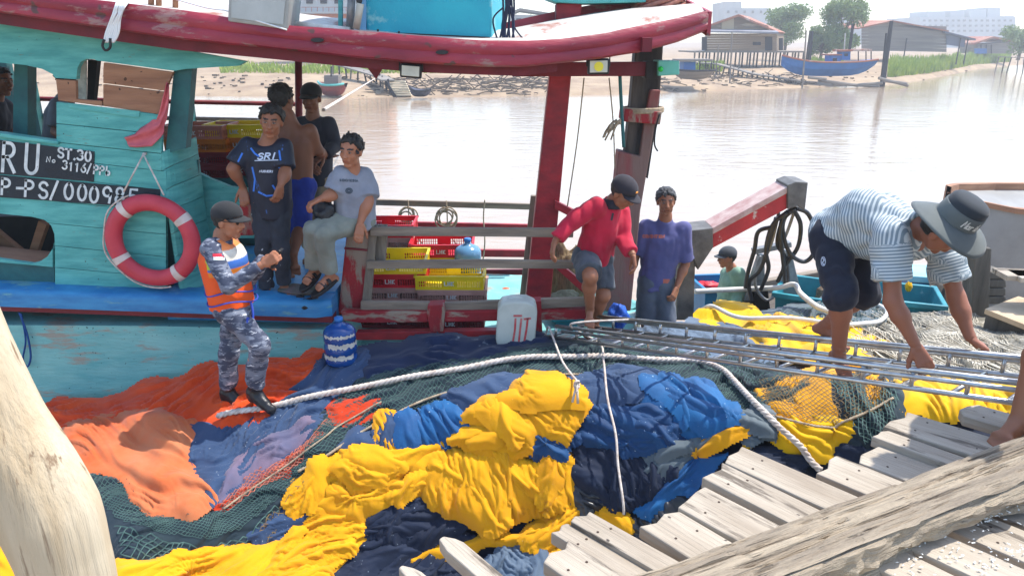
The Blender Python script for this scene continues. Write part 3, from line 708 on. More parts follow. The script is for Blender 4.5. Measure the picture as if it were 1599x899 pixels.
# ------------------------------------------------------------------ pile of fishing nets (a real surface: the top and front face of the heap)
CT = [(-150, 700, 5.6), (-150, 900, 3.9), (0, 660, 5.65), (70, 645, 5.6), (200, 612, 5.62), (330, 582, 5.62), (500, 556, 5.6), (560, 547, 5.65), (660, 532, 5.75), (775, 537, 5.7), (850, 527, 5.75), (930, 524, 5.9), (1000, 524, 6.3), (1060, 512, 6.7), (1100, 490, 7.5), (1200, 484, 8.0), (1300, 482, 8.2), (1400, 484, 8.2), (1500, 488, 8.0), (1599, 496, 7.6), (1700, 510, 7.2),
      (385, 640, 5.05), (250, 655, 4.95), (120, 690, 4.8), (450, 620, 5.2), (100, 760, 4.3), (300, 730, 4.55), (300, 800, 4.1), (200, 870, 3.75), (430, 740, 4.45), (350, 850, 4.05),
      (500, 700, 4.55), (620, 650, 4.8), (740, 611, 4.95), (850, 598, 5.0), (1000, 604, 4.95), (1100, 632, 4.75), (1170, 680, 4.45), (1050, 555, 5.6), (900, 560, 5.4), (700, 575, 5.3),
      (550, 780, 4.4), (700, 720, 4.62), (700, 800, 4.42), (850, 700, 4.68), (850, 800, 4.45), (980, 700, 4.66), (980, 800, 4.42), (1090, 720, 4.5), (500, 860, 4.15), (700, 880, 4.22), (300, 920, 3.85), (900, 880, 4.2), (100, 920, 3.6), (0, 860, 3.9), (1100, 800, 4.2), (1200, 800, 4.0), (700, 960, 4.05), (0, 960, 3.6), (1000, 960, 4.0),
      (1200, 600, 4.85), (1300, 600, 4.7), (1300, 680, 4.4), (1250, 710, 4.32), (1400, 620, 4.5), (1500, 620, 4.4), (1600, 620, 4.3), (1700, 660, 4.0), (1200, 540, 5.9), (1320, 550, 5.6), (1450, 540, 5.8), (1599, 545, 5.7), (1450, 700, 4.2), (1600, 760, 4.0), (1400, 800, 4.0), (1600, 900, 3.8), (1300, 920, 3.8)]
CT = np.array(CT, float)
def rbf_fit(P, y):
    d = np.hypot(P[:, None, 0] - P[None, :, 0], P[:, None, 1] - P[None, :, 1]); K = d * 1.0
    n = len(P); A = np.zeros((n + 3, n + 3)); A[:n, :n] = K + np.eye(n) * -8.0
    A[:n, n] = 1; A[:n, n + 1:] = P; A[n, :n] = 1; A[n + 1:, :n] = P.T
    return np.linalg.solve(A, np.concatenate([y, np.zeros(3)]))
_Pn = CT[:, :2] / 1.0; _w = rbf_fit(_Pn, CT[:, 2])
ST = 2.5
RU = np.arange(-140, 1690, ST); RV = np.arange(468, 960, ST)
GU, GV = np.meshgrid(RU, RV)
def baseY(u, v):
    u = np.asarray(u, float); v = np.asarray(v, float); r = _w[-3] + _w[-2] * u + _w[-1] * v
    for (a, b_), wt in zip(_Pn, _w): r = r + wt * np.hypot(u - a, v - b_)
    return r
GY = baseY(GU, GV)
BASE = Un(GU, GV, GY)
# big soft lumps of the heap
tu = np.gradient(BASE, axis=1); tv = np.gradient(BASE, axis=0)
NRM = np.cross(tu, tv); NRM /= np.linalg.norm(NRM, axis=-1, keepdims=True) + 1e-9
flip = (NRM * (np.array([0, 0, H]) - BASE)).sum(-1) < 0; NRM[flip] *= -1
NRM = NRM * .8 + np.array([0, -.15, .35]); NRM /= np.linalg.norm(NRM, axis=-1, keepdims=True)
HM = np.full(GU.shape, -.5)
def sdist(poly, u, v):
    """signed distance to polygon, positive inside"""
    P = np.array(poly, float); d = np.full(u.shape, 1e9); ins = np.zeros(u.shape, bool)
    for a, b_ in zip(P, np.roll(P, -1, 0)):
        e = b_ - a; w_u, w_v = u - a[0], v - a[1]
        t = np.clip((w_u * e[0] + w_v * e[1]) / (e @ e + 1e-9), 0, 1)
        d = np.minimum(d, np.hypot(w_u - t * e[0], w_v - t * e[1]))
        c = ((a[1] <= v) != (b_[1] <= v)) & (u < (e[0]) * (v - a[1]) / (e[1] if abs(e[1]) > 1e-9 else 1e-9) + a[0]); ins ^= c
    return np.where(ins, d, -d)
def billow(x, y, s): return np.abs(2 * noise2(x, y, s) - 1)
def ridge(x, y, s): return 1 - np.abs(2 * noise2(x, y, s) - 1)
def folds(u, v, ang, lam, seed):
    """cloth thrown in a heap: overlapping pleats, then creases of several widths"""
    c, s_ = math.cos(math.radians(ang)), math.sin(math.radians(ang))
    wx = 60 * (fbm2(u / 120, v / 120, seed, 2) - .5) * 2 + 10 * (noise2(u / 28, v / 28, seed + 2) - .5)
    a = u * c + v * s_; t = -u * s_ + v * c + wx
    ph = t / (lam * 1.3) + 1.3 * noise2(a / (lam * 8), t / (lam * 3.5), seed + 40)
    sw = ph - np.floor(ph); sw = np.where(sw < .8, sw / .8, (1 - sw) / .2); sw = sw * sw * (3 - 2 * sw)
    ks = np.clip(2.2 * noise2(a / (lam * 4), t / (lam * 2.5), seed + 50) - .5, 0, 1)
    k = .3 + 1.2 * noise2(u / 44, v / 44, seed + 3.3)
    lam = lam * .72
    f1 = ridge(t / lam, a / (lam * 13), seed); f2 = ridge(t / (lam * .5) + .5 * a / lam, a / (lam * 3), seed + 9); f3 = ridge(t / (lam * .27) - .4 * a / lam, a / (lam * 1.5), seed + 17)
    x = ridge(u / (lam * 1.3), v / (lam * 1.1), seed + 5)
    return .9 * ks * sw + k * (.62 * f1 + .25 * f2 + .10 * f3) + .08 * x
def buckle(X, keep, base, nrm, hmin, hmax, ang, acr, alo, seed, u, v, iters=56):
    """let the sheet, a little too large for its place, wrinkle until it fits"""
    c, s_ = math.cos(math.radians(ang)), math.sin(math.radians(ang))
    R, C_ = keep.shape; m3 = keep[..., None]
    mod = np.clip(3.4 * fbm2(u / 46, v / 46, seed + 60, 2) - 1.15, .04, 1.25)
    cons = []
    for dy, dx, kind in ((0, 1, 0), (1, 0, 0), (1, 1, 0), (1, -1, 0), (0, 2, 1), (2, 0, 1), (0, 4, 2), (4, 0, 2)):
        ya, yb = slice(0, R - dy), slice(dy, R)
        if dx >= 0: xa, xb = slice(0, C_ - dx), slice(dx, C_)
        else: xa, xb = slice(-dx, C_), slice(0, C_ + dx)
        ok = keep[ya, xa] & keep[yb, xb]; L0 = np.linalg.norm(base[yb, xb] - base[ya, xa], axis=-1)
        al = abs(dx * c + dy * s_) / math.hypot(dx, dy); k = math.sqrt((al * (1 + alo)) ** 2 + (1 - al * al) * (1 + acr) ** 2)
        L = L0 * (1 + (k - 1) * mod[ya, xa])
        cons.append(((ya, xa), (yb, xb), ok, L, kind))
    Xo = X.copy()
    for it in range(iters):
        D = np.zeros_like(X); W = np.zeros(keep.shape)
        for A, B_, ok, L, kind in cons:
            e = X[B_] - X[A]; l_ = np.sqrt((e * e).sum(-1)) + 1e-9
            if kind == 0: g = (l_ - L) / l_; wt = 1.0
            elif kind == 1: g = np.minimum(l_ - L * .86, 0) / l_; wt = .7
            else: g = np.minimum(l_ - L * .5, 0) / l_; wt = .3
            g = np.where(ok, g, 0) * wt * .5; d = e * g[..., None]; D[A] += d; D[B_] -= d
            W[A] += ok * (1.0 if kind == 0 else .35); W[B_] += ok * (1.0 if kind == 0 else .35)
        X = X + D / np.maximum(W, 1)[..., None] * 1.9 + (Xo - X) * .012
        h = ((X - base) * nrm).sum(-1); hc = np.clip(h, hmin, hmax); X = X + nrm * ((hc - h) * .6)[..., None]
    return X
def patch(name, poly, mat, layer, ang=0, lam=26, amp=.035, bulge=.06, w_=14, seed=None, parent=None, jit=9, cr=.42, al=.05, lobes=0):
    seed = (abs(hash((round(poly[0][0]), round(poly[0][1])))) % 97) * 1.37 if seed is None else seed
    P = np.array(poly, float); pad = 16
    iu0 = max(int((P[:, 0].min() - pad - RU[0]) / ST), 0); iu1 = min(int((P[:, 0].max() + pad - RU[0]) / ST) + 2, len(RU))
    iv0 = max(int((P[:, 1].min() - pad - RV[0]) / ST), 0); iv1 = min(int((P[:, 1].max() + pad - RV[0]) / ST) + 2, len(RV))
    u = GU[iv0:iv1, iu0:iu1]; v = GV[iv0:iv1, iu0:iu1]
    ju = jit * 2 * (fbm2(u / 46, v / 46, seed + 1, 2) - .5) * 2; jv = jit * 2 * (fbm2(u / 46, v / 46, seed + 21, 2) - .5) * 2
    d = sdist(poly, u + ju, v + jv)
    prof = np.where(d > 0, 1 - np.exp(-np.maximum(d, 0) / w_), np.maximum(d, -14) * .09)
    sc = GY[iv0:iv1, iu0:iu1] / 4.6
    fd = folds(u, v, ang, lam, seed)
    h = layer + bulge * .5 * prof + amp * sc * (fd - .75) * np.clip(.35 + d / 14, 0, 1)
    keep = d > -11
    edge = np.clip(d / 10, 0, 1)
    idx = -np.ones(u.shape, int); idx[keep] = np.arange(keep.sum())
    bs = BASE[iv0:iv1, iu0:iu1]; nr = NRM[iv0:iv1, iu0:iu1]; pts = bs + nr * h[..., None]
    if cr:
        hmn = layer + bulge * .5 * np.minimum(prof, .4) - .03 - .05 * (1 - edge); pts = buckle(pts, keep, bs, nr, hmn, h + .03 + .06 * edge, ang, cr, al, seed, u, v)
        h = np.maximum(((pts - bs) * nr).sum(-1), h - .03)
    q = np.stack([idx[:-1, :-1], idx[1:, :-1], idx[1:, 1:], idx[:-1, 1:]], -1).reshape(-1, 4); q = q[(q >= 0).all(1)]
    sub_h = HM[iv0:iv1, iu0:iu1]; m = d > -1; sub_h[m] = np.maximum(sub_h[m], h[m])
    o = mesh_np(name, pts[keep], q, mat, parent, smooth=True)
    if lobes:
        rl = random.Random(int(seed * 100)); P2 = P; made = 0
        for _ in range(lobes * 6):
            if made >= lobes: break
            cx, cy = rl.uniform(P2[:, 0].min(), P2[:, 0].max()), rl.uniform(P2[:, 1].min(), P2[:, 1].max())
            if sdist(poly, np.array([cx]), np.array([cy]))[0] < 7: continue
            L_, W_ = rl.uniform(45, 110), rl.uniform(6, 13); th = math.radians(ang + rl.uniform(-32, 32)); bend = rl.uniform(-.5, .5); pl = []
            for k in range(14):
                a = 2 * math.pi * k / 14; x = L_ * math.cos(a); y = W_ * math.sin(a) * (1 - .35 * math.cos(a)) + bend * x * x / L_
                px_, py_ = cx + x * math.cos(th) - y * math.sin(th), cy + x * math.sin(th) + y * math.cos(th)
                for _k in range(6):
                    if sdist(poly, np.array([px_]), np.array([py_]))[0] > 2: break
                    px_ = cx + (px_ - cx) * .75; py_ = cy + (py_ - cy) * .75
                pl.append((px_, py_))
            sb = layer + bulge * .42 + rl.uniform(.0, .02)
            patch(name, pl, mat, sb, math.degrees(th), lam * .7, amp * .6, .045, 9, None, parent, 4, cr, al); made += 1
    return o
def surf(u, v, lift=0.0):
    x = (u - RU[0]) / ST; y = (v - RV[0]) / ST
    x = min(max(x, 0), len(RU) - 2.001); y = min(max(y, 0), len(RV) - 2.001); i, j = int(x), int(y); fx, fy = x - i, y - j
    def bl(A): return (A[j, i] * (1 - fx) + A[j, i + 1] * fx) * (1 - fy) + (A[j + 1, i] * (1 - fx) + A[j + 1, i + 1] * fx) * fy
    h = max(bl(HM), 0.0)
    return Vector(bl(BASE) + bl(NRM) * (h + lift))
def strands(name, poly, ang, sp, wd, mat, parent, lift=.006, shear=62, warp=7, seed=1.0):
    """open diamond netting laid over the heap, every twine a thin strip"""
    P = np.array(poly, float); c0 = P.mean(0); R = np.hypot(*(P - c0).T).max() + 20
    a1, a2 = math.radians(ang - shear / 2), math.radians(ang + shear / 2)
    n = int(R / sp * 1.5) + 2; I, J = np.meshgrid(np.arange(-n, n + 1), np.arange(-n, n + 1), indexing='ij')
    u = c0[0] + (I * math.cos(a1) + J * math.cos(a2)) * sp; v = c0[1] + (I * math.sin(a1) + J * math.sin(a2)) * sp
    wu = warp * 4 * (fbm2(u / 50, v / 50, seed) - .5); wv = warp * 4 * (fbm2(u / 50, v / 50, seed + 31) - .5); u = u + wu; v = v + wv
    d = sdist(poly, u, v); ok = (d > 0) & (u > RU[0] + 5) & (u < RU[-1] - 8) & (v > RV[0] + 5) & (v < RV[-1] - 8)
    pts = {}
    V, Fc = [], []
    def pt(i, j):
        if (i, j) not in pts: pts[(i, j)] = surf(u[i, j], v[i, j], lift)
        return pts[(i, j)]
    for i in range(2 * n):
        for j in range(2 * n):
            if not ok[i, j]: continue
            for (i2, j2) in ((i + 1, j), (i, j + 1)):
                if not ok[i2, j2]: continue
                a, b_ = pt(i, j), pt(i2, j2); m = surf((u[i, j] + u[i2, j2]) / 2, (v[i, j] + v[i2, j2]) / 2, lift + .002)
                e = (b_ - a)
                if e.length > .2: continue
                nn = Vector((0, -.75, .66)); x = e.cross(nn).normalized() * wd / 2; o = len(V)
                V += [a - x, a + x, m - x, m + x, b_ - x, b_ + x]; Fc += [(o, o + 1, o + 3, o + 2), (o + 2, o + 3, o + 5, o + 4)]
    ob_ = mesh_np(name, [tuple(p) for p in V], Fc, mat, parent); ob_['kind'] = 'stuff'
    return ob_
def on(pts, lift=.01, n=8, smooth=3):
    P_ = [surf(p.x, p.y, lift) for p in catmull([Vector((a, b_, 0)) for a, b_ in pts], n)]
    for _ in range(smooth * 3): P_ = [P_[0]] + [(P_[i - 1] + P_[i] * 2 + P_[i + 1]) / 4 for i in range(1, len(P_) - 1)] + [P_[-1]]
    return P_
def twisted(mb, path, r, twist=.11, sides=6):
    pts = [path[0]]
    for p in path[1:]:
        k = max(1, int((p - pts[-1]).length / .016))
        a = pts[-1]
        for i in range(1, k + 1): pts.append(a.lerp(p, i / k))
    s = 0; T = [[], [], []]
    for i, p in enumerate(pts):
        d = (pts[min(i + 2, len(pts) - 1)] - pts[max(i - 2, 0)]).normalized(); x = d.cross(Vector((0, 0, 1)))
        x = x.normalized() if x.length > 1e-3 else Vector((1, 0, 0)); y = x.cross(d)
        if i: s += (p - pts[i - 1]).length
        for k in range(3):
            a = 2 * math.pi * (s / twist + k / 3); T[k].append(p + (x * math.cos(a) + y * math.sin(a)) * r * .52)
    for k in range(3): mb.tube(T[k], r * .56, sides)

def cloth(name, a, b_, specks=None, rough=.85, spec=.25, wear=None, trans=0.0):
    return pm(name, a, b_, 2.2, (1, 1, 1), lo=.32, hi=.68, rough=rough, bump=.3, bscale=40, bdist=.006, specks=specks, spec=spec, wear=wear, sheen=.15, trans=trans)
orange = cloth('orange_net_cloth', S(198, 62, 22), S(172, 44, 18), trans=.12)
tan = cloth('tan_net_cloth', S(190, 122, 82), S(206, 86, 30), trans=.1)
denim = cloth('denim_net_cloth', S(54, 76, 108), S(38, 58, 88), specks=(S(170, 180, 190), .27, 60))
pinkish = cloth('faded_pink_net_cloth', S(122, 98, 112), S(88, 90, 116))
navy = cloth('navy_net_cloth', S(16, 31, 56), S(11, 23, 44), specks=(S(150, 165, 180), .26, 46), rough=.75, spec=.25)
blue = cloth('blue_net_cloth', S(8, 66, 112), S(8, 44, 84), specks=(S(160, 185, 205), .28, 50), rough=.7, spec=.3)
yellow = cloth('yellow_net_cloth', S(224, 160, 6), S(208, 140, 4), specks=(S(220, 200, 130), .24, 60), wear=(S(178, 112, 8), .24, 2.4, (1, 1, 1)), trans=.03)
brightblue = cloth('bright_blue_net_cloth', S(12, 92, 146), S(10, 66, 116), specks=(S(160, 185, 205), .28, 50), rough=.7, spec=.3)
yellow2 = cloth('bright_yellow_net_cloth', S(228, 180, 8), S(220, 166, 6), trans=.1)
darkg = cloth('dark_green_net_cloth', S(34, 50, 56), S(26, 40, 52))
greyc = cloth('grey_net_cloth', S(98, 108, 112), S(78, 90, 98), rough=.7)
slate = cloth('slate_net_cloth', S(96, 112, 130), S(74, 90, 108))
blackp = cloth('black_plastic', S(22, 26, 34), S(30, 34, 42), rough=.3, spec=.5)
beige = cloth('beige_net_cloth', S(128, 122, 106), S(98, 94, 82))
greentw = pm('green_twine', S(76, 104, 98), S(48, 74, 72), 6, rough=.8)
browntw = pm('brown_twine', S(132, 106, 66), S(100, 84, 58), 6, rough=.8)
beigetw = pm('beige_twine', S(218, 210, 192), S(178, 168, 148), 6, rough=.85)
orangetw = pm('salmon_twine', S(196, 108, 84), S(150, 90, 76), 6, rough=.85)

# lowest layer: dark netting that fills the heap, under everything else
heap = thing('net_heap', (0, 5, .9), 'dark navy trawl netting at the bottom of the big heap', 'net')
patch('underlayer', [(-200, 665), (60, 645), (200, 614), (350, 586), (500, 560), (560, 548), (660, 534), (775, 538), (850, 528), (930, 526), (1000, 526), (1060, 514), (1100, 494), (1200, 486), (1400, 486), (1600, 498), (1800, 515), (1800, 1000), (-200, 1000)], navy, -.055, 20, 44, .05, .0, 10, 3.1, heap, 2, 0)
# ---- trawl of sewn coloured panels, left
T1 = thing('orange_trawl_net', (-2.2, 5.2, 1.9), 'orange and denim trawl net draped at the feet of the officer', 'net')
orange2 = cloth('bright_orange_net_cloth', S(232, 84, 26), S(206, 62, 22), trans=.12)
patch('orange_panel', [(50, 642), (150, 630), (230, 606), (300, 587), (345, 580), (430, 562), (503, 556), (508, 572), (480, 606), (450, 645), (420, 668), (350, 676), (290, 668), (200, 668), (120, 676), (60, 690)], orange2, .03, -16, 30, .05, .04, 10, 11.3, T1)
patch('denim_panel', [(296, 668), (360, 676), (430, 655), (452, 622), (482, 592), (512, 562), (572, 562), (568, 590), (530, 630), (505, 655), (482, 686), (440, 716), (390, 750), (330, 786), (303, 750), (292, 720)], denim, .045, -38, 30, .045, .03, 12, 4.7, T1, 3)
patch('faded_panel', [(352, 745), (380, 708), (430, 680), (478, 650), (492, 664), (478, 690), (440, 716), (392, 750), (345, 778)], pinkish, .045, -38, 24, .03, .03, 14, 5.5, T1, 5)
patch('tan_panel', [(78, 690), (128, 664), (200, 652), (250, 646), (302, 666), (304, 690), (298, 722), (306, 748), (334, 782), (295, 808), (250, 802), (212, 782), (198, 752), (160, 738), (118, 736), (96, 720)], tan, .05, 36, 40, .085, .04, 10, 8.8, T1, 4, .34, .04)
patch('orange_fold', [(200, 706), (250, 690), (300, 704), (300, 742), (270, 742), (225, 726)], orange, .012, 20, 22, .02, .02, 12, 2.2, T1)
patch('salmon_panel', [(340, 790), (395, 752), (450, 718), (490, 690), (512, 662), (530, 664), (500, 704), (450, 742), (400, 772), (352, 800)], orange, .03, -38, 22, .02, .02, 10, 7.4, T1, 3)
patch('dark_mesh_ground', [(104, 732), (160, 744), (200, 758), (218, 790), (260, 810), (300, 812), (345, 798), (420, 748), (500, 705), (560, 672), (540, 700), (500, 740), (450, 792), (400, 850), (330, 880), (250, 890), (190, 880), (160, 820), (120, 770)], darkg, .02, -30, 26, .03, .05, 16, 6.6, T1, 4)
mesh1 = [(112, 735), (150, 735), (200, 752), (218, 786), (260, 806), (300, 806), (345, 792), (420, 745), (500, 690), (525, 660), (560, 640), (560, 676), (500, 735), (440, 782), (380, 830), (330, 846), (260, 838), (200, 826), (165, 800), (130, 760)]
strands('green_mesh', mesh1, -18, 4.4, .004, greentw, T1, .008, seed=2.0)
mesh2 = [(172, 815), (230, 838), (330, 852), (390, 835), (440, 785), (500, 740), (515, 760), (450, 820), (400, 856), (330, 884), (250, 892), (190, 880)]
strands('green_mesh', mesh2, -12, 10, .007, greentw, T1, .012, seed=5.0)
strands('salmon_mesh', [(330, 790), (395, 745), (450, 712), (490, 684), (512, 655), (545, 655), (500, 706), (450, 745), (400, 776), (352, 802)], -30, 5.5, .005, orangetw, T1, .014, seed=8.0)
strands('brown_mesh', [(400, 840), (430, 800), (470, 760), (540, 712), (545, 725), (500, 780), (460, 812), (420, 850)], -40, 7, .005, browntw, T1, .05, seed=9.0)
# ---- navy net along the boat rail
T2 = thing('navy_trawl_net', (0, 5.5, 2.0), 'navy net with pale smears heaped against the red boat rail', 'net')
patch('fold', [(552, 566), (562, 548), (600, 538), (660, 531), (720, 532), (775, 538), (850, 530), (885, 540), (860, 556), (800, 566), (700, 580), (620, 596), (572, 598)], cloth('smeared_navy_cloth', S(26, 42, 74), S(20, 34, 62), wear=(S(130, 142, 150), .24, 4)), .035, -6, 22, .035, .05, 12, 13.1, T2)
patch('fold', [(492, 572), (520, 560), (566, 556), (572, 584), (540, 615), (505, 640), (478, 655), (470, 630)], denim, .045, -42, 20, .03, .035, 10, 14.4, T2)
# ---- green mesh band over the crest
T3 = thing('green_mesh_net', (0, 4.9, 2.1), 'dark green open mesh net lying over the crest of the heap under the white rope', 'net')
bandp = [(560, 600), (620, 584), (700, 572), (850, 548), (1000, 542), (1100, 556), (1200, 582), (1275, 598), (1235, 640), (1190, 668), (1172, 690), (1100, 636), (1000, 609), (850, 602), (740, 616), (620, 660), (520, 716), (470, 742), (480, 700), (520, 640)]
patch('ground', bandp, darkg, .045, -12, 24, .03, .03, 12, 15.5, T3, 4)
strands('green_mesh', bandp, -14, 5.0, .0042, greentw, T3, .008, seed=3.0)
patch('orange_float', [(518, 646), (545, 632), (585, 632), (596, 644), (570, 656), (530, 664)], orange, .06, 0, 14, .02, .02, 6, 16.6, T3, 3)
mb = MB(); twisted(mb, on([(470, 742), (520, 712), (620, 655), (740, 611), (850, 597), (1000, 604), (1100, 632), (1140, 655), (1174, 690)], .02, 8, 1), .011, .06, 5)
ob('seam_rope', mb, ropet, T3, smooth=True)
mb = MB(); twisted(mb, on([(350, 800), (420, 752), (500, 700), (540, 668), (600, 640)], .016, 8, 1), .008, .05, 5); ob('seam_rope', mb, ropet, T3, smooth=True)
# ---- yellow net, front left
T4 = thing('yellow_trawl_net', (-.4, 4.2, 1.4), 'big yellow net bundle bulging from the front of the heap', 'net')
def parea(p): p = np.array(p); return abs(np.sum(p[:, 0] * np.roll(p[:, 1], -1) - p[:, 1] * np.roll(p[:, 0], -1))) / 2
Y = lambda poly, lay, ang, lam=26, amp=.04, bul=.08, w_=14, sd=None, m=yellow: patch('fold', poly, m, lay, ang, lam, amp, bul, w_, sd, T4, lobes=int(min(parea(poly) / 2200, 6)))
Y([(170, 905), (210, 882), (345, 862), (394, 856), (448, 850), (496, 796), (572, 811), (576, 842), (545, 870), (514, 900), (500, 960), (160, 960)], .06, -28, 26, .05, .09)
Y([(-140, 840), (8, 826), (24, 880), (30, 960), (-140, 960)], .05, 60, 26, .04, .08)
Y([(436, 790), (450, 762), (500, 722), (538, 714), (534, 742), (512, 774), (484, 804), (456, 810)], .05, -60, 24, .035, .08)
Y([(494, 790), (527, 760), (563, 770), (616, 750), (660, 742), (674, 762), (640, 782), (598, 797), (563, 819), (527, 810)], .08, -22, 20, .04, .08, 12)
Y([(526, 744), (541, 716), (598, 698), (690, 702), (646, 728), (607, 752), (558, 772), (532, 762)], .10, -18, 20, .04, .08, 12)
Y([(654, 778), (640, 730), (687, 704), (740, 694), (800, 704), (850, 714), (890, 708), (896, 742), (892, 792), (868, 802), (800, 820), (770, 836), (738, 836), (698, 818)], .09, 82, 26, .05, .11, 18)
Y([(716, 695), (740, 680), (790, 668), (832, 664), (832, 715), (790, 710), (745, 706)], .15, -20, 18, .035, .06, 10)
Y([(733, 668), (760, 648), (800, 638), (830, 610), (862, 612), (892, 624), (914, 644), (902, 672), (876, 698), (850, 684), (832, 672), (818, 692), (790, 690), (760, 674)], .17, 28, 24, .045, .08, 12)
Y([(596, 698), (602, 674), (616, 668), (620, 700)], .11, 80, 16, .02, .04, 6)
Y([(700, 860), (740, 848), (800, 836), (850, 812), (892, 790), (914, 800), (884, 828), (862, 854), (838, 866), (808, 856), (760, 850)], .05, -24, 18, .045, .08, 10)
Y([(650, 866), (704, 852), (694, 872), (654, 880)], .06, -10, 14, .03, .05, 6)
Y([(925, 806), (960, 792), (992, 818), (985, 850), (940, 840)], .05, 60, 14, .03, .05, 8)
Y([(835, 868), (866, 858), (872, 876), (845, 890)], .05, 60, 14, .03, .05, 8)
# ---- blue net, front centre
T5 = thing('blue_trawl_net', (.6, 4.2, 1.5), 'wet blue net bulging in folds between the yellow bundle and the jetty planks', 'net')
Bf = lambda poly, lay, ang, m=blue, lam=22, amp=.04, bul=.07, w_=12: patch('fold', poly, m, lay, ang, lam, amp, bul, w_, None, T5, lobes=int(min(parea(poly) / 1500, 5)))
Bf([(612, 664), (660, 648), (723, 644), (744, 655), (727, 680), (696, 704), (616, 704)], .09, 70, brightblue, 22, .03)
Bf([(540, 712), (575, 684), (612, 662), (618, 680), (598, 708)], .09, -40, denim, 20, .025)
Bf([(690, 630), (760, 612), (850, 604), (890, 610), (830, 616), (800, 644), (745, 654), (715, 645)], .10, -14, denim, 18, .035)
Bf([(570, 812), (590, 792), (656, 780), (690, 806), (735, 832), (690, 854), (656, 860), (598, 854)], .05, -40, navy, 22, .05, .08)
Bf([(380, 852), (400, 824), (450, 798), (500, 792), (474, 822), (440, 856)], .03, -25, denim, 22, .02, .05)
Bf([(500, 960), (515, 900), (545, 866), (580, 845), (650, 858), (700, 880), (740, 890), (740, 960)], .03, -50, navy, 24, .05, .08)
Bf([(735, 905), (765, 868), (805, 850), (848, 858), (856, 890), (840, 960), (735, 960)], .04, 70, slate, 22, .025, .07)
Bf([(826, 694), (850, 682), (878, 696), (892, 690), (884, 718), (838, 728)], .13, 60, blue, 18, .02, .05, 8)
Bf([(886, 610), (960, 594), (1012, 604), (1004, 630), (950, 646), (912, 646), (890, 630)], .10, -8, denim, 18, .025, .05)
Bf([(996, 606), (1060, 612), (1110, 632), (1150, 658), (1168, 674), (1130, 688), (1090, 684), (1050, 660), (1000, 634)], .11, 24, brightblue, 22, .035, .08)
Bf([(898, 656), (960, 642), (1010, 636), (1060, 664), (1088, 692), (1062, 712), (1000, 722), (950, 704), (902, 696)], .07, 10, blue, 20, .055, .09)
Bf([(895, 702), (950, 696), (1010, 716), (1062, 712), (1104, 728), (1062, 762), (1000, 795), (960, 804), (902, 782), (888, 742)], .05, 60, navy, 24, .06, .09)
Bf([(1000, 796), (1040, 760), (1100, 716), (1132, 716), (1098, 752), (1050, 784), (1020, 810)], .09, -38, brightblue, 20, .03, .06)
Bf([(886, 750), (930, 752), (954, 792), (900, 800)], .07, 30, blackp, 12, .04, .04)
Bf([(980, 826), (1060, 772), (1066, 790), (1040, 830), (990, 850)], .05, 40, blackp, 12, .04, .05)
Bf([(1015, 738), (1050, 694), (1092, 700), (1066, 732), (1030, 756)], .10, -50, greyc, 16, .035, .04, 8)
Bf([(1084, 694), (1112, 682), (1132, 686), (1110, 706)], .11, -20, greyc, 12, .03, .03, 6)
Bf([(1140, 676), (1172, 656), (1206, 666), (1200, 692), (1166, 700)], .10, 20, greyc, 14, .045, .05, 8)
Bf([(1150, 720), (1200, 700), (1260, 716), (1240, 760), (1180, 750)], .02, 20, navy, 16, .045, .05, 8)
Bf([(1290, 700), (1345, 690), (1372, 712), (1330, 730)], .04, 20, navy, 16, .045, .05, 8)
# ---- yellow nets right, under and behind the ladder
T6 = thing('ladder_side_yellow_net', (1.7, 4.6, 2.0), 'yellow net under brown mesh below the aluminium ladder', 'net')
patch('fold', [(1086, 712), (1130, 682), (1176, 680), (1150, 702), (1113, 718)], yellow, .13, -20, 14, .03, .05, 8, None, T6)
patch('fold', [(1178, 690), (1196, 654), (1260, 662), (1336, 660), (1342, 692), (1304, 710), (1250, 712), (1215, 718)], yellow2, .06, 10, 18, .05, .09, 10, None, T6)
patch('fold', [(1180, 604), (1250, 590), (1330, 584), (1380, 600), (1398, 650), (1334, 672), (1250, 668), (1200, 658)], yellow, .04, 30, 26, .03, .04, 12, None, T6)
patch('green_fold', [(1296, 596), (1330, 586), (1362, 640), (1392, 600), (1400, 630), (1380, 690), (1345, 700), (1330, 660)], darkg, .06, 60, 20, .03, .04, 8, None, T6)
strands('brown_mesh', [(1184, 606), (1250, 592), (1330, 588), (1380, 600), (1394, 648), (1334, 668), (1250, 666), (1200, 656)], 10, 5.2, .005, browntw, T6, .01, seed=4.0)
strands('green_mesh', [(1290, 600), (1325, 590), (1362, 640), (1392, 600), (1404, 630), (1384, 690), (1350, 706), (1330, 670)], 50, 6, .006, greentw, T6, .012, seed=4.5)
mb = MB(); twisted(mb, on([(1200, 660), (1250, 672), (1290, 674), (1335, 664), (1392, 640)], .02, 8, 1), .011, .06, 5); ob('seam_rope', mb, ropet, T6, smooth=True)
patch('fold', [(1398, 606), (1450, 596), (1560, 604), (1640, 620), (1640, 660), (1560, 640), (1460, 650), (1400, 650)], yellow2, .05, 50, 20, .035, .06, 12, None, T6)
T7 = thing('far_yellow_net', (1.9, 7, 1.9), 'bright yellow net strip behind the ladder beneath the bending man', 'net')
patch('fold', [(1090, 494), (1130, 484), (1180, 494), (1250, 508), (1330, 528), (1378, 562), (1310, 566), (1230, 556), (1170, 524), (1120, 508)], yellow2, .07, 20, 20, .04, .06, 10, None, T7)
T8 = thing('slate_net', (1.2, 6.3, 1.9), 'slate grey net crumpled between the ladder and the yellow strip', 'net')
patch('fold', [(985, 528), (1030, 520), (1070, 514), (1100, 498), (1130, 508), (1175, 528), (1225, 556), (1180, 572), (1050, 548), (990, 540)], slate, .05, 20, 16, .045, .05, 10, None, T8)
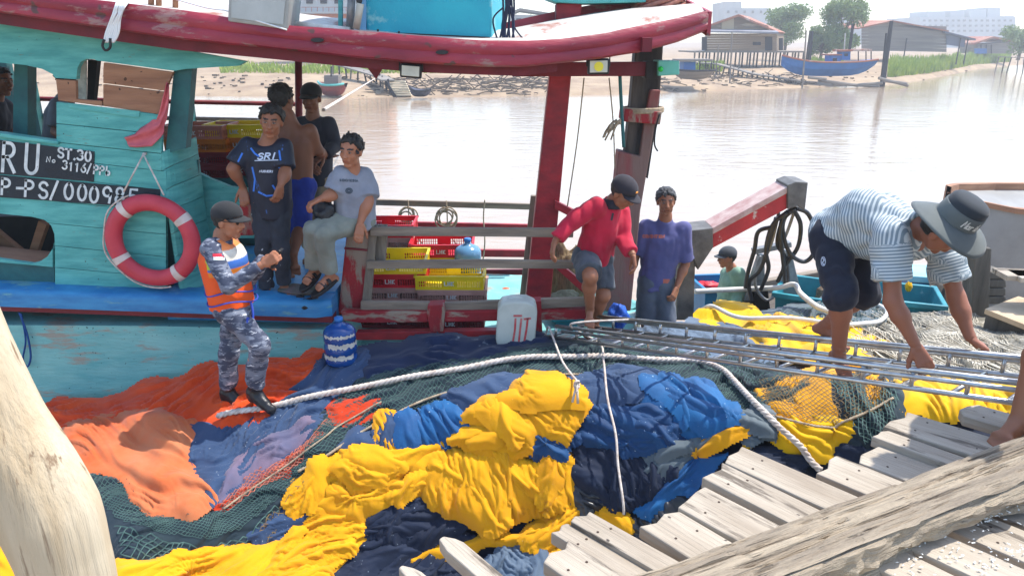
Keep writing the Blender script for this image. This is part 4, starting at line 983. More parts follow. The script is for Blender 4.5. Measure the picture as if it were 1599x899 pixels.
T9 = thing('beige_seine_net', (3.2, 6, 1.9), 'beige rope netting spread out beyond the ladder on the right', 'net')
patch('ground', [(1310, 548), (1370, 512), (1420, 494), (1500, 496), (1599, 520), (1720, 560), (1720, 640), (1560, 610), (1420, 596), (1380, 570)], beige, .05, 22, 20, .04, .05, 10, None, T9, 9, .2)
patch('ground', [(1185, 494), (1250, 484), (1350, 486), (1430, 494), (1390, 516), (1340, 540), (1250, 514)], greyc, .05, 12, 14, .04, .05, 10, None, T9)
strands('beige_mesh', [(1310, 552), (1370, 514), (1420, 496), (1500, 498), (1599, 522), (1680, 560), (1680, 620), (1560, 606), (1420, 592), (1380, 570)], 24, 5, .005, beigetw, T9, .008, 36, seed=6.0)
strands('green_mesh', [(1190, 494), (1250, 486), (1350, 488), (1425, 496), (1388, 514), (1340, 536), (1250, 512)], 16, 5, .005, greentw, T9, .01, 50, seed=6.5)
mb = MB(); rn = random.Random(12)
for k in range(130):
    u0, v0 = rn.uniform(1330, 1560), rn.uniform(505, 590); l_ = rn.uniform(60, 130)
    if sdist([(1310, 552), (1370, 514), (1420, 496), (1500, 498), (1599, 522), (1680, 560), (1680, 620), (1560, 606), (1420, 592)], np.array([u0]), np.array([v0]))[0] < 4: continue
    mb.tube(on([(u0 - l_ * .5, v0 - l_ * .22), (u0 - l_ * .2, v0 - l_ * .07 + rn.uniform(-4, 4)), (u0 + l_ * .2, v0 + l_ * .09 + rn.uniform(-4, 4)), (u0 + l_ * .5, v0 + l_ * .2)], .016, 4), .0045, 5)
oo = ob('net_lines', mb, beigetw, T9, smooth=True); oo['kind'] = 'stuff'

# ---- ropes lying on the heap
mb = MB(); twisted(mb, on([(345, 664), (420, 650), (500, 633), (600, 612), (700, 596), (790, 580), (850, 573), (940, 573), (1010, 576), (1080, 580), (1120, 592), (1155, 620), (1190, 660), (1225, 695), (1250, 716), (1280, 738)], .04, 8, 4), .0225, .12, 8)
o = ob('mooring_rope', mb, ropem, smooth=True); tag(o, 'thick twisted white rope lying across the whole net heap', 'rope')
# white hose loop on the far nets
hosem = pm('white_hose', S(222, 220, 212), S(196, 192, 182), 8, rough=.5)
o = ob('white_hose', MB().tube(on([(1092, 492), (1112, 506), (1160, 518), (1220, 524), (1290, 532), (1350, 532), (1378, 520), (1380, 502), (1360, 490), (1330, 486)], .07, 8, 6), .022, 8), hosem, smooth=True)
tag(o, 'white hose looping across the far nets behind the ladder', 'hose')
# ------------------------------------------------------------------ jetty
plankm = pm('bleached_plank', S(188, 177, 160), S(144, 131, 114), 2.2, (.5, 2.2, 2), lo=.3, hi=.7, wear=(S(100, 90, 78), .36, 5, (.3, 2.4, 2)), rough=.8, bump=.8, bscale=12, bstretch=(.25, 6, 4), specks=(S(70, 62, 56), .25, 22))
beamm = pm('cracked_timber', S(178, 162, 138), S(116, 104, 90), 5, (.25, 3, 3), lo=.3, hi=.7, wear=(S(58, 50, 44), .24, 9, (.22, 4, 4)), rough=.85, bump=1.0, bscale=9, bstretch=(.25, 6, 6), bdist=.03)
JZ = 3.0
jetty = thing('jetty', (1.2, 2.0, 0), 'weathered timber jetty of bleached planks with a cracked edge beam', 'jetty')
PL = [ # end corners (far, near), second point along the far edge, second point along the near edge
    ((1517, 628), (1495, 646), (1640, 654), (1600, 676), .035), ((1412, 641), (1380, 666), (1558, 672), (1517, 710), .01), ((1381, 669), (1365, 682), (1517, 713), (1487, 723), 0),
    ((1367, 693), (1335, 719), (1483, 729), (1412, 747), -.03), ((1307, 710), (1270, 736), (1412, 749), (1354, 769), -.02), ((1161, 697), (1129, 720), (1354, 771), (1292, 792), .012), ((1128, 721), (1094, 744), (1291, 793), (1232, 815), .01),
    ((1097, 757), (1056, 790), (1228, 817), (1153, 843), 0), ((1052, 792), (1000, 822), (1150, 845), (1071, 868), -.01), ((917, 795), (889, 812), (1068, 868), (1030, 884), .005), ((884, 814), (860, 830), (1026, 886), (984, 898), -.012),
    ((887, 841), (845, 875), (980, 899), (886, 899), 0), ((716, 838), (684, 847), (832, 898), (730, 908), .02), ((650, 884), (622, 892), (700, 915), (660, 925), .01)]
for i, (a, c, a2, c2, dz) in enumerate(PL):
    rn = random.Random(i + 40); z = JZ + dz
    A, C_ = G(*a, z), G(*c, z); dA = (G(*a2, z) - A).normalized(); dC = (G(*c2, z) - C_).normalized(); d = (dA + dC).normalized()
    d = (d + Vector((.6, -.8, 0)) * .6).normalized()
    w2 = (A - C_); L_ = 1.75 + rn.uniform(-.1, .2)
    # jagged weathered end
    end = [C_.lerp(A, t) + d * rn.uniform(-.012, .03) for t in (0, .35, .7, 1)]
    if i >= 12: end = [C_ + d * .05, C_.lerp(A, .2) - d * .02, C_.lerp(A, .5) - d * .03, C_.lerp(A, .85) - d * .0, A + d * .03]
    pts = end + [A + d * L_, C_ + d * L_]
    e_ = .004
    R = Matrix(((d.x, -d.y, 0), (d.y, d.x, 0), (0, 0, 1))); o_ = A
    mb = MB(); mb.prism(pts, (0, 0, -.05))
    loc = mb.v[:]; mb.v = [R.transposed() @ (p - o_) for p in mb.v]
    me = bpy.data.meshes.new('plank'); me.from_pydata([tuple(p) for p in mb.v], [], mb.f); fixn(me); me.materials.append(plankm)
    o = bpy.data.objects.new('plank', me); COL.objects.link(o); o.parent = jetty; o.location = o_ - jetty.location; o.rotation_euler = (0, 0, math.atan2(d.y, d.x))
    m = o.modifiers.new('bevel', 'BEVEL'); m.width = .006; m.segments = 2; m.limit_method = 'ANGLE'; m.angle_limit = math.radians(50)
# planks further right and behind, out of reach of the edge boards
d = Vector((.6, -.8, 0)); nrm = Vector((.8, .6, 0))
for k in range(9):
    a = G(1558, 672, JZ) + nrm * (.17 + k * .19)
    mb = MB(); mb.prism([(0, 0, 0), (2.6, 0, 0), (2.6, .17, 0), (0, .17, 0)], (0, 0, -.05))
    me = bpy.data.meshes.new('plank'); me.from_pydata([tuple(p) for p in mb.v], [], mb.f); fixn(me); me.materials.append(plankm)
    o = bpy.data.objects.new('plank', me); COL.objects.link(o); o.parent = jetty; o.location = a - d * .06 * (k % 3) - jetty.location - Vector((0, 0, .006 * (k % 2))); o.rotation_euler = (0, 0, math.atan2(d.y, d.x))
# nail heads near the plank ends
nmb = MB(); rn = random.Random(90)
for a, c, a2, c2, dz in PL[:12]:
    A, C_ = G(*a, JZ + dz), G(*c, JZ + dz); dd = ((G(*a2, JZ + dz) - A).normalized() + Vector((.6, -.8, 0))).normalized()
    for tt, ss in ((.25, .10), (.75, .12), (.3, .62), (.7, .60)):
        p = C_.lerp(A, tt) + dd * (ss + rn.uniform(-.02, .02)); nmb.lathe([(.0001, .0015), (.0045, .0015), (.005, .0)], p + Vector((0, 0, .0008)), None, 7)
o = ob('nail_heads', nmb, pm('rusty_nail', S(70, 54, 44), None, rough=.8), jetty); o['kind'] = 'stuff'
# cracked edge beam
e0 = [G(1022, 882, 3.14), G(1161, 841, 3.14), G(1375, 766, 3.14), G(1599, 680, 3.14)]
f0 = [None, G(1221, 899, 3.145), G(1375, 830, 3.145), G(1599, 746, 3.145)]
ax0 = (e0[2] + f0[2]) / 2; ax1 = (e0[3] + f0[3]) / 2; dv = (ax1 - ax0).normalized(); side = Vector((-dv.y, dv.x, 0))
rows = []; nS = 230
prof = [(-1, -.15), (-1.01, -.125), (-1.02, -.10), (-1.02, -.08), (-1.01, -.06), (-1.0, -.04), (-.97, -.015)] + [(-.94 + k * .068, .0) for k in range(27)] + [(.93, -.012), (1, -.04), (1.0, -.09), (1.0, -.15)]
for i in range(nS):
    s_ = -2.2 + 4.6 * i / (nS - 1); c = ax0 + dv * s_
    hw = .115 + .010 * (noise2(s_ * 2.5, 1.1) - .5) * 2
    r = []
    for k, (x, z) in enumerate(prof):
        if k < 8:      # splintered side towards the camera
            j = .022 * (noise2(s_ * 5, k * 1.1 + 3) - .5) * 2 + .012 * (noise2(s_ * 26, k * 2.9) - .5) * 2 - .035 * max(0, noise2(s_ * 2.4, k * .7 + 20) - .62) * 4
            r.append(c + side * (x * hw - j) + Vector((0, 0, z + .006 * (noise2(s_ * 9, k + 50) - .5))))
        else:
            gr = noise2(s_ * .9, k * .83 + 8 + .5 * noise2(s_ * 3, 4.0)); gr2 = noise2(s_ * 2.6, k * 1.7 + 30)
            crk = -.020 * max(0, 1 - abs(gr - .5) * 16) - .010 * max(0, 1 - abs(gr2 - .5) * 12) - .02 * max(0, noise2(s_ * 4, k * .6 + 70) - .72) * 4
            r.append(c + side * (x * hw) + Vector((0, 0, z + .012 * (noise2(s_ * 1.3, x * 1.5 + 3) - .5) + crk * (1 if 7 < k < 35 else 0))))
    rows.append(r)
mb = MB()
Rb = Matrix(((dv.x, -dv.y, 0), (dv.y, dv.x, 0), (0, 0, 1))).transposed()
mb.grid([[Rb @ (p - ax0) for p in r] for r in rows], closed=True); n = len(rows[0]); mb.f.append(tuple(range(n))); mb.f.append(tuple(len(mb.v) - n + k for k in range(n)))
me = bpy.data.meshes.new('edge_beam'); me.from_pydata([tuple(p) for p in mb.v], [], mb.f); fixn(me); me.materials.append(beamm)
for p in me.polygons: p.use_smooth = True
me.set_sharp_from_angle(angle=math.radians(24))
o = bpy.data.objects.new('edge_beam', me); COL.objects.link(o); o.parent = jetty; o.location = ax0 - jetty.location; o.rotation_euler = (0, 0, math.atan2(dv.y, dv.x))
# stringers and piles below
pilem = pm('wet_pile', S(96, 86, 74), S(70, 62, 54), 5, (2, 2, .4), rough=.8, bump=.6)
for off in (-.1, -1.1):
    mb = MB(); mb.beam(ax0 + dv * -2 + side * (off + .1) + Vector((0, 0, -.33)), ax0 + dv * 3 + side * (off + .1) + Vector((0, 0, -.33)), .12, .18); ob('stringer', mb, pilem, jetty)
    for s_ in (-1.6, .3, 2.2):
        p = ax0 + dv * s_ + side * (off + .1); mb = MB(); mb.tube([(p.x, p.y, -.8), (p.x, p.y, 2.6)], .09, 10); ob('pile', mb, pilem, jetty, smooth=True)
# white flakes scattered over beam and planks
mb = MB(); rn = random.Random(77)
spots = [(1300, 745, 60, 9), (1390, 735, 50, 14), (1520, 700, 60, 12), (1480, 860, 80, 20), (1560, 800, 60, 18), (1430, 842, 40, 10), (1560, 870, 50, 18), (1330, 770, 60, 8)]
for k in range(380):
    cu, cv, su, s2 = spots[rn.randrange(len(spots))]; du = rn.gauss(0, su * .6); u, v = cu + du, cv + rn.gauss(0, s2 * .6) - du * .38
    onb = (v < 746 + (1599 - u) * .375) and v > 690 + (1599 - u) * .39
    p = G(u, v, 3.152 if onb else 3.018); a = rn.uniform(0, 3.14); l_, w_ = rn.uniform(.003, .008), rn.uniform(.001, .0028)
    if not onb and v < 770 + (1599 - u) * .45: continue
    x = Vector((math.cos(a), math.sin(a), rn.uniform(-.3, .3))) * l_; y = Vector((-math.sin(a), math.cos(a), rn.uniform(-.2, .2))) * w_
    mb.add([p - x - y, p + x - y, p + x + y, p - x + y, p + Vector((0, 0, .003))], [(0, 1, 4), (1, 2, 4), (2, 3, 4), (3, 0, 4)])
o = ob('white_flakes', mb, pm('white_flake', S(222, 222, 216), None, rough=.7)); tag(o, 'white flakes of old paint scattered over the jetty beam', 'flakes', kind='stuff')

# ------------------------------------------------------------------ leaning bleached log, left
logm = pm('bleached_log', S(204, 190, 164), S(176, 154, 122), 3, (3, 3, .35), lo=.3, hi=.7, wear=(S(134, 112, 88), .32, 5, (6, 6, .2)), rough=.8, bump=.8, bscale=10, bstretch=(6, 6, .25))
LY = 1.5
axis = [(-420, -100, 70), (-250, 180, 78), (-140, 400, 84), (-62, 560, 84), (-8, 660, 82), (46, 740, 84), (78, 800, 86), (98, 860, 80), (112, 920, 80), (140, 1050, 80), (190, 1300, 84)]
ctr = catmull([U(u, v, LY) for u, v, r in axis], 8); rads = []
for i in range(len(axis) - 1):
    for k in range(8): rads.append(axis[i][2] + (axis[i + 1][2] - axis[i][2]) * k / 8)
rads.append(axis[-1][2])
rows = []
for i, (p, r) in enumerate(zip(ctr, rads)):
    dd = (ctr[min(i + 1, len(ctr) - 1)] - ctr[max(i - 1, 0)]).normalized(); x = Vector((0, 1, 0)).cross(dd).normalized(); y = dd.cross(x)
    rr = r * LY / F * .98
    rows.append([p + (x * math.cos(t) + y * math.sin(t)) * rr * (1 + .05 * (noise2(math.cos(t) * 1.6 + i * .06, math.sin(t) * 1.6 + 5) - .5) * 2 + .05 * (noise2(math.cos(t) * 7, math.sin(t) * 7 + i * .03) - .5) + .09 * max(0, noise2(math.cos(t) * 2 + 9, math.sin(t) * 2 + i * .11) - .66)) for t in [k * 2 * math.pi / 40 for k in range(40)]])
mb = MB(); mb.grid(rows, closed=True); mb.f.append(tuple(range(40))); mb.f.append(tuple(len(mb.v) - 40 + k for k in range(40)))
o = ob('leaning_log', mb, logm, smooth=True); tag(o, 'thick pale bleached log leaning in the left foreground', 'log')

# ------------------------------------------------------------------ aluminium ladder used as a gangway
lad = thing('ladder', (1.3, 4.3, 2.4), 'long aluminium ladder laid as a gangway from the jetty to the boat', 'ladder')
NA, NB = Vector((.30, 5.72, 2.27)), Vector((2.31, 3.0, 3.05)); dl = (NB - NA); NB2 = NA + dl * 1.28
off = Vector((.32, .24, 0)); UPZ = Vector((0, 0, .10))
def LP(t, side, top): return NA + dl * t + (off if side else Vector()) + (UPZ if top else Vector())
for s_ in (0, 1):
    for tp, rr in ((0, .014), (1, .016)):
        mb = MB(); mb.tube([LP(-.02 if not tp else .03, s_, tp), LP(1.28, s_, tp)], rr, 10); ob('rail', mb, steel, lad, smooth=True)
    if s_: pass
    mb = MB(); o2 = Vector((-.02, -.015, -.028)) if not s_ else Vector((.02, .015, -.028)); mb.tube([LP(.06, s_, 1) + o2, LP(1.28, s_, 1) + o2], .013, 8); ob('rail', mb, steel, lad, smooth=True)
    for k in range(17):
        t = .03 + k * .075; mb = MB(); mb.tube([LP(t, s_, 0), LP(t, s_, 1)], .011, 8); ob('strut', mb, steel, lad, smooth=True)
for k in range(18):
    t = .0 + k * .07; mb = MB(); mb.tube([LP(t, 0, 0), LP(t, 1, 0)], .012, 8); ob('rung', mb, steel, lad, smooth=True)
    if False:
        mb = MB(); mb.tube([LP(t + .035, 0, 0) + Vector((0, 0, .05)), LP(t + .035, 1, 0) + Vector((0, 0, .05))], .009, 8); ob('rung', mb, steel, lad, smooth=True)
# thin ropes tied at the ladder end
def hang(name, pts, r, label, m_=ropem):
    o = ob(name, MB().tube(catmull(pts, 7), r, 7), m_, smooth=True); return tag(o, label, 'rope')
o = hang('thin_rope', [LP(-.01, 0, 0), LP(.0, 0, 1) + Vector((0, -.04, .0)), surf(862, 545, .09), surf(874, 585, .08), surf(886, 612, .08), surf(893, 632, .08), surf(894, 645, .08)], .0085, 'thin white rope with a knotted end hanging from the ladder tip')
mb = MB(); kp = surf(893, 636, .085)
for k in range(3): mb.tube([kp + Vector((.016 * math.cos(a), .012 * math.sin(a + k), .014 * math.sin(a) + (k - 1) * .012)) for a in [i * math.pi / 6 for i in range(13)]], .009, 6)
mb.tube([kp, surf(889, 652, .07)], .009, 6); mb.tube([kp, surf(898, 654, .07)], .009, 6)
ob('knot', mb, ropem, o, smooth=True)
hang('thin_rope', [LP(.16, 1, 1), LP(.12, 0, 1) + Vector((0, 0, .06)), LP(.085, 0, 1) + Vector((0, -.03, .02)), surf(930, 560, .12), surf(938, 600, .12), surf(948, 645, .13), surf(955, 690, .15), surf(962, 740, .17), surf(968, 790, .2), surf(974, 820, .2)], .0085, 'long thin rope hanging down the blue folds from the ladder')
# ------------------------------------------------------------------ fish crates
def slab(mb, x0, x1, y0, y1, z0, z1): mb.box(((x0 + x1) / 2, (y0 + y1) / 2, (z0 + z1) / 2), (x1 - x0, y1 - y0, z1 - z0))
CW, CD, CH = .62, .43, .135
def crate_mesh():
    mb = MB(); W_, D_, t = CW / 2, CD / 2, .012
    slab(mb, -W_ + t, W_ - t, -D_ + t, D_ - t, .004, .012)
    for sx, ax, half, oth in ((0, 0, W_, D_), (1, 1, D_, W_)):
        for sg in (-1, 1):
            def sl(a0, a1, z0, z1, th=t, ex=0):
                if ax == 0: slab(mb, a0, a1, min(sg * (oth + ex), sg * (oth - th)), max(sg * (oth + ex), sg * (oth - th)), z0, z1)
                else: slab(mb, min(sg * (oth + ex), sg * (oth - th)), max(sg * (oth + ex), sg * (oth - th)), a0, a1, z0, z1)
            e = half - (t if ax else 0)
            sl(-e, e, 0, .03); sl(-e, e, .085, CH - .014); sl(-half - (.012 if not ax else 0), half + (.012 if not ax else 0), CH - .014, CH, t, .012)
            n = int(e * 2 / .022)
            for k in range(n + 1):
                a = -e + (e * 2) * k / n; sl(max(a - .004, -e), min(a + .004, e), .03, .085, t - .003)
            sl(-.07, .07, .03, .085, t)
            for cc in (-e, e - .03): sl(cc, cc + .03, .03, .085, t)
            sl(-e, e, .055, .06, t - .004)
    me = bpy.data.meshes.new('crate_body'); me.from_pydata([tuple(p) for p in mb.v], [], mb.f); fixn(me); return me
CM = crate_mesh(); CM.materials.append(None)
tmb = MB(); 
for txt, nm in (('LHK', 'a'),):
    ribbons(tmb, strokes(txt, -.045, 0, .022, .034, 0, 0, 1.45), .008, lambda x, y: Vector((x, -CD / 2 - .002, .045 - y)))
TM = bpy.data.meshes.new('crate_lettering'); TM.from_pydata([tuple(p) for p in tmb.v], [], tmb.f); TM.materials.append(whitepaint)
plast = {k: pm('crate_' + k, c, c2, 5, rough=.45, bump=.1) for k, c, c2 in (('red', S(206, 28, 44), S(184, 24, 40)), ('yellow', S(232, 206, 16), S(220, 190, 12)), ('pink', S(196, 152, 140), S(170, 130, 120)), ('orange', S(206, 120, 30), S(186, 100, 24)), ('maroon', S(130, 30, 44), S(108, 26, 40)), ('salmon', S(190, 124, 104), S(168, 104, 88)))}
def crate(x, y, z, rz, colr, label, text=True):
    r = thing('fish_crate', (x, y, z), label, 'crate', 'plastic fish crates on the boat deck'); r.rotation_euler = (0, 0, rz)
    o = bpy.data.objects.new('body', CM); COL.objects.link(o); o.parent = r; o.material_slots[0].link = 'OBJECT'; o.material_slots[0].material = plast[colr]
    if text:
        t_ = bpy.data.objects.new('lettering', TM); COL.objects.link(t_); t_.parent = o
    return r
def stack(u, Y, zb, cols, labels, rz=0):
    x = U(u, 450, Y).x
    for k, (c, l_) in enumerate(zip(cols, labels)): crate(x + .008 * ((k * 7) % 3 - 1), Y + CD / 2, zb + k * (CH - .004), rz + .02 * ((k * 5) % 3 - 1), c, l_)
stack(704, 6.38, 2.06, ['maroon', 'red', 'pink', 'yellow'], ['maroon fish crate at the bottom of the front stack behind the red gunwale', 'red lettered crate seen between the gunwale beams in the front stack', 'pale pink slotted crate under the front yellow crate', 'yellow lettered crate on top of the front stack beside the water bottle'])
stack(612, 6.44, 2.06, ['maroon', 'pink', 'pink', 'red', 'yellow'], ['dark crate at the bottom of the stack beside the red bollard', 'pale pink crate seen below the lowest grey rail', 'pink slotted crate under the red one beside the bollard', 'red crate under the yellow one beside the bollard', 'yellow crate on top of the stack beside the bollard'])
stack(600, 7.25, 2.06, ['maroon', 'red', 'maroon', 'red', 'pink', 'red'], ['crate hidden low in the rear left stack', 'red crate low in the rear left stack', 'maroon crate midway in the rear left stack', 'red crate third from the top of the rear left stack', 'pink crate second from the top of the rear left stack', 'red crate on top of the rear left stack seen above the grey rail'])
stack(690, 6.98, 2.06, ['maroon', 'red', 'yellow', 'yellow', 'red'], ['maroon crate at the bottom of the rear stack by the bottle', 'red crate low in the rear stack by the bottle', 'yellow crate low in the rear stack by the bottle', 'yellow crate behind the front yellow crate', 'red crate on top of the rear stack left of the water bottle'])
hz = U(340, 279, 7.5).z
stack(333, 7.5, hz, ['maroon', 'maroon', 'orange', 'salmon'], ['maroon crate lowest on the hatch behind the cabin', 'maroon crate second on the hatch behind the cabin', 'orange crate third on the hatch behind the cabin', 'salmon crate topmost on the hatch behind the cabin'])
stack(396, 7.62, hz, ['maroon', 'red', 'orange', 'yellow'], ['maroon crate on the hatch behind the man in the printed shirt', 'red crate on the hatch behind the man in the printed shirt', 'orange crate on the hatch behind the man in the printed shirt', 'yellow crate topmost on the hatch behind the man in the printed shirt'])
# ------------------------------------------------------------------ bottles and jerrycan
def bottle(name, base, r, h_, m_, label, tilt=None, worn=None):
    t = thing(name, base, label, 'bottle')
    k = h_ / .48
    prof = [(.02, 0), (r * .93, .005), (r, .03), (r, .08), (r * .95, .095), (r * .95, .115), (r, .13), (r, .2), (r * .95, .215), (r * .95, .235), (r, .25), (r, .31), (r * .97, .34), (r * .8, .375), (r * .5, .4), (r * .24, .415), (r * .22, .445)]
    mb = MB(); mb.lathe([(a, z * k) for a, z in prof], base, None, 28); bb = ob('body', mb, m_, t, smooth=True)
    mb = MB(); mb.lathe([(r * .25, .44 * k), (r * .27, .442 * k), (r * .27, .475 * k), (r * .2, .48 * k)], base, None, 18); ob('cap', mb, pm('bottle_cap_blue', S(40, 110, 180), None, rough=.4), bb, smooth=True)
    if worn:
        rw = random.Random(3)
        for z0, z1 in ((.075, .125), (.195, .245), (.30, .335)):
            mb = MB(); a0_ = rw.uniform(3.4, 4.2); rows = []
            for i in range(25):
                a = a0_ + i * .09; top_ = z1 * k + rw.uniform(-.012, .008); bot_ = z0 * k + rw.uniform(-.008, .012); rows.append([Vector(base) + Vector((math.cos(a) * (r + .0025), math.sin(a) * (r + .0025), zz)) for zz in (bot_, (top_ + bot_) / 2, top_)])
            mb.grid(rows); ob('scuff_band', mb, worn, bb, smooth=True)
    return t
def bottlemat(name, c1, c2, wear):
    m_ = pm(name, c1, c2, 4, rough=.18, spec=.5, wear=wear); m_.node_tree.nodes['Principled BSDF'].inputs['Transmission Weight'].default_value = .35; return m_
b1 = G(531, 560, 2.05); b1 = surf(531, 562, .0); 
bottle('water_bottle', Vector((U(531, 530, 5.42).x, 5.42, U(531, 565, 5.42).z)), .128, .385, bottlemat('dark_blue_bottle', S(30, 92, 172), S(24, 78, 156), (S(214, 224, 232), .24, 4, (1, 1, 7))), 'dark blue water bottle with white scuff bands standing on the net', None, whitefelt)
zc = 2.06 + 4 * (CH - .004) + .002
bottle('water_bottle', Vector((U(731, 430, 6.95).x, 6.95, U(731, 436, 6.95).z)), .132, .42, bottlemat('pale_blue_bottle', S(120, 176, 216), S(106, 160, 204), (S(190, 214, 230), .2, 3)), 'pale blue translucent water bottle standing among the crates')
jc = thing('jerrycan', U(806, 541, 5.62), 'pale plastic jerrycan with faded red stripes on the net by the rail', 'jerrycan')
mb = MB(); mb.px([(776, 540), (774, 530), (777, 484), (783, 474), (800, 471), (822, 471), (836, 477), (839, 488), (836, 532), (833, 540)], 5.62, .2); o = ob('body', mb, pm('milky_plastic', S(196, 200, 190), S(176, 182, 172), 4, rough=.45), jc, bevel=.022); o.modifiers['bevel'].segments = 4
for p in o.data.polygons: p.use_smooth = True
mb = MB(); mb.tube(catmull([U(790, 474, 5.72), U(795, 466, 5.72), U(812, 465, 5.72), U(818, 473, 5.72)], 5), .014, 8); ob('handle', mb, MATS['milky_plastic'], jc, smooth=True)
mb = MB(); p = U(830, 474, 5.72); mb.lathe([(.028, -.01), (.03, .0), (.03, .025), (.02, .03)], p, None, 16); ob('cap', mb, MATS['milky_plastic'], jc, smooth=True)
mb = MB(); redst = pm('red_marker', S(190, 50, 60), S(196, 120, 116), 14, rough=.6)
ribbons(mb, [[(805, 498), (804, 515), (801, 533)], [(814, 498), (812, 516), (810, 535)], [(824, 498), (822, 515), (819, 531)], [(803, 493), (814, 493)], [(819, 498), (828, 497)]], 3.2, lambda u, v: U(u, v, 5.617)); ob('stripes', mb, redst, jc)
# ------------------------------------------------------------------ coils on the far rail, orange float, bag
for u, v, r in ((637, 340, 14), (697, 345, 18)):
    mb = MB(); rn = random.Random(int(u))
    for k in range(5):
        rr = r * rn.uniform(.6, 1.0); cu, cv = u + rn.uniform(-3, 3), v + rn.uniform(-4, 6)
        mb.tube([U(cu + rr * math.sin(a), cv + rr * .9 * (1 - math.cos(a)) - r, 8.3 + rn.uniform(-.01, .01)) for a in [i * math.pi / 10 for i in range(21)]], .009, 6)
    mb.tube(catmull([U(u, v - r - 14, 8.32), U(u + 1, v - r, 8.3), U(u + 4, v + r, 8.3), U(u + 22, v + r + 26, 8.3)], 4), .008, 6)
    o = ob('rope_coil', mb, ropet, smooth=True); tag(o, 'rope coil hanging on the far grey rail, ' + ('left of the two' if u < 660 else 'right of the two'), 'rope')
o = hang('rail_line', [U(757, 312, 8.3), U(755, 340, 8.3), U(757, 380, 8.3), U(752, 420, 8.3)], .008, 'short line tied to the far grey rail near the red post', ropet)
fl = MB(); c = U(790, 459, 7.9); fl.v = []
rows = []
for i in range(25):
    a = i * 2 * math.pi / 24; rows.append([c + Vector(((.055 + .026 * math.cos(t)) * math.cos(a), .03 * math.sin(t), (.055 + .026 * math.cos(t)) * math.sin(a))) for t in [k * 2 * math.pi / 10 for k in range(10)]])
fl.grid(rows, closed=True); o = ob('ring_float', fl, pm('orange_float', S(220, 96, 40), S(200, 80, 34), 6, rough=.5), smooth=True); tag(o, 'small orange ring float on deck behind the crates', 'float')
# black bag and cloth on the blue ledge
blackbag = pm('black_bag', S(24, 26, 30), S(36, 38, 44), 6, rough=.35, bump=.8, bscale=30)
def lump(name, c, sx, sy, sz, m_, label, cat, seed=1.0, amp=.3, parent=None):
    V, Fc = [], []; n1, n2 = 28, 18
    for i in range(n2 + 1):
        th = math.pi * i / n2
        for k in range(n1):
            ph = 2 * math.pi * k / n1; d = np.array([math.sin(th) * math.cos(ph), math.sin(th) * math.sin(ph), math.cos(th)])
            q = 1 + amp * (2 * noise3(d * 2.2 + seed) - 1) - amp * .6 * abs(2 * noise3(d * 4.5 + seed + 9) - 1)
            V.append((c[0] + sx * d[0] * q, c[1] + sy * d[1] * q, c[2] + sz * d[2] * q))
    for i in range(n2):
        for k in range(n1): Fc.append((i * n1 + k, i * n1 + (k + 1) % n1, (i + 1) * n1 + (k + 1) % n1, (i + 1) * n1 + k))
    o = mesh_np(name, V, Fc, m_, parent, smooth=True); fixn(o.data)
    return tag(o, label, cat) if label else o
lump('black_cloth', U(480, 474, 5.82), .14, .1, .07, blackbag, 'crumpled black cloth lying on the edge of the blue ledge', 'cloth', 3.0)
lump('rag_pile', U(470, 452, 5.98), .22, .14, .03, pm('old_cloth', S(110, 92, 92), S(70, 84, 70), 9, rough=.9), 'flat pile of old rags under the seated man on the blue deck', 'rags', 6.0)
lump('plastic_bag', U(506, 330, 5.86), .095, .09, .1, blackbag, 'black plastic bag held by the seated man', 'bag', 8.0, .25)
lump('blue_tarpaulin', U(966, 494, 6.25), .09, .09, .11, pm('blue_tarp', S(20, 70, 160), S(30, 90, 180), 6, rough=.5, bump=.5), 'bundled blue tarpaulin at the foot of the mast', 'tarpaulin', 12.0)
lump('straw_bundle', U(888, 430, 7.3), .2, .12, .34, pm('straw', S(150, 130, 100), S(110, 96, 72), 14, (4, 4, .5), rough=.9, bump=1, bscale=40), 'bundle of dry fibre hanging behind the red post', 'fibre bundle', 14.0)
lump('dark_net_bag', U(884, 475, 7.0), .2, .15, .14, pm('dark_netting', S(30, 40, 40), S(44, 56, 54), 20, rough=.9, bump=.8), 'dark netting bag under the fibre bundle', 'net', 16.0)
# ------------------------------------------------------------------ second boat with boom and winch, tubs, right-hand jetty
wb = thing('work_boat', (2.6, 6.8, 0), 'low work boat behind the nets with a red boom and hose winch', 'boat')
mb = MB(); mb.prism([(-4.2, 4.6, 1.0), (4.9, 4.6, 1.0), (5.6, 7.0, 1.0), (5.2, 11.2, 1.0), (3.0, 11.4, 1.0), (2.55, 7.0, 1.0), (1.7, 5.72, 1.0), (-4.2, 5.7, 1.0)], (0, 0, -1.3)); ob('hull', mb, pilem, wb)
mb = MB(); mb.px([(1080, 441), (1190, 440), (1310, 420), (1310, 432), (1190, 452), (1080, 452)], 10.6, .14); ob('gunwale', mb, greywood, wb, bevel=.01)
boomred = pm('boom_paint', S(186, 50, 54), S(160, 44, 50), 5, wear=(S(196, 180, 170), .3, 9), rough=.6, bump=.4)
boomgrey = pm('boom_steel', S(110, 108, 104), S(78, 76, 74), 6, wear=(S(140, 110, 92), .2, 8), rough=.6, bump=.4)
def boomslab(name, poly, Y, th, m_): 
    mb = MB(); mb.px(poly, Y, th); return ob(name, mb, m_, wb, bevel=.008)
bo = boomslab('boom', [(1113, 364), (1231, 300), (1229, 326), (1112, 388)], 7.6, .3, boomred)
mb = MB(); mb.px([(1113, 356), (1231, 291), (1231, 301), (1113, 366)], 7.58, .34); ob('boom_top', mb, pm('boom_top_paint', S(196, 176, 168), S(170, 130, 124), 7, rough=.7), bo, bevel=.006)
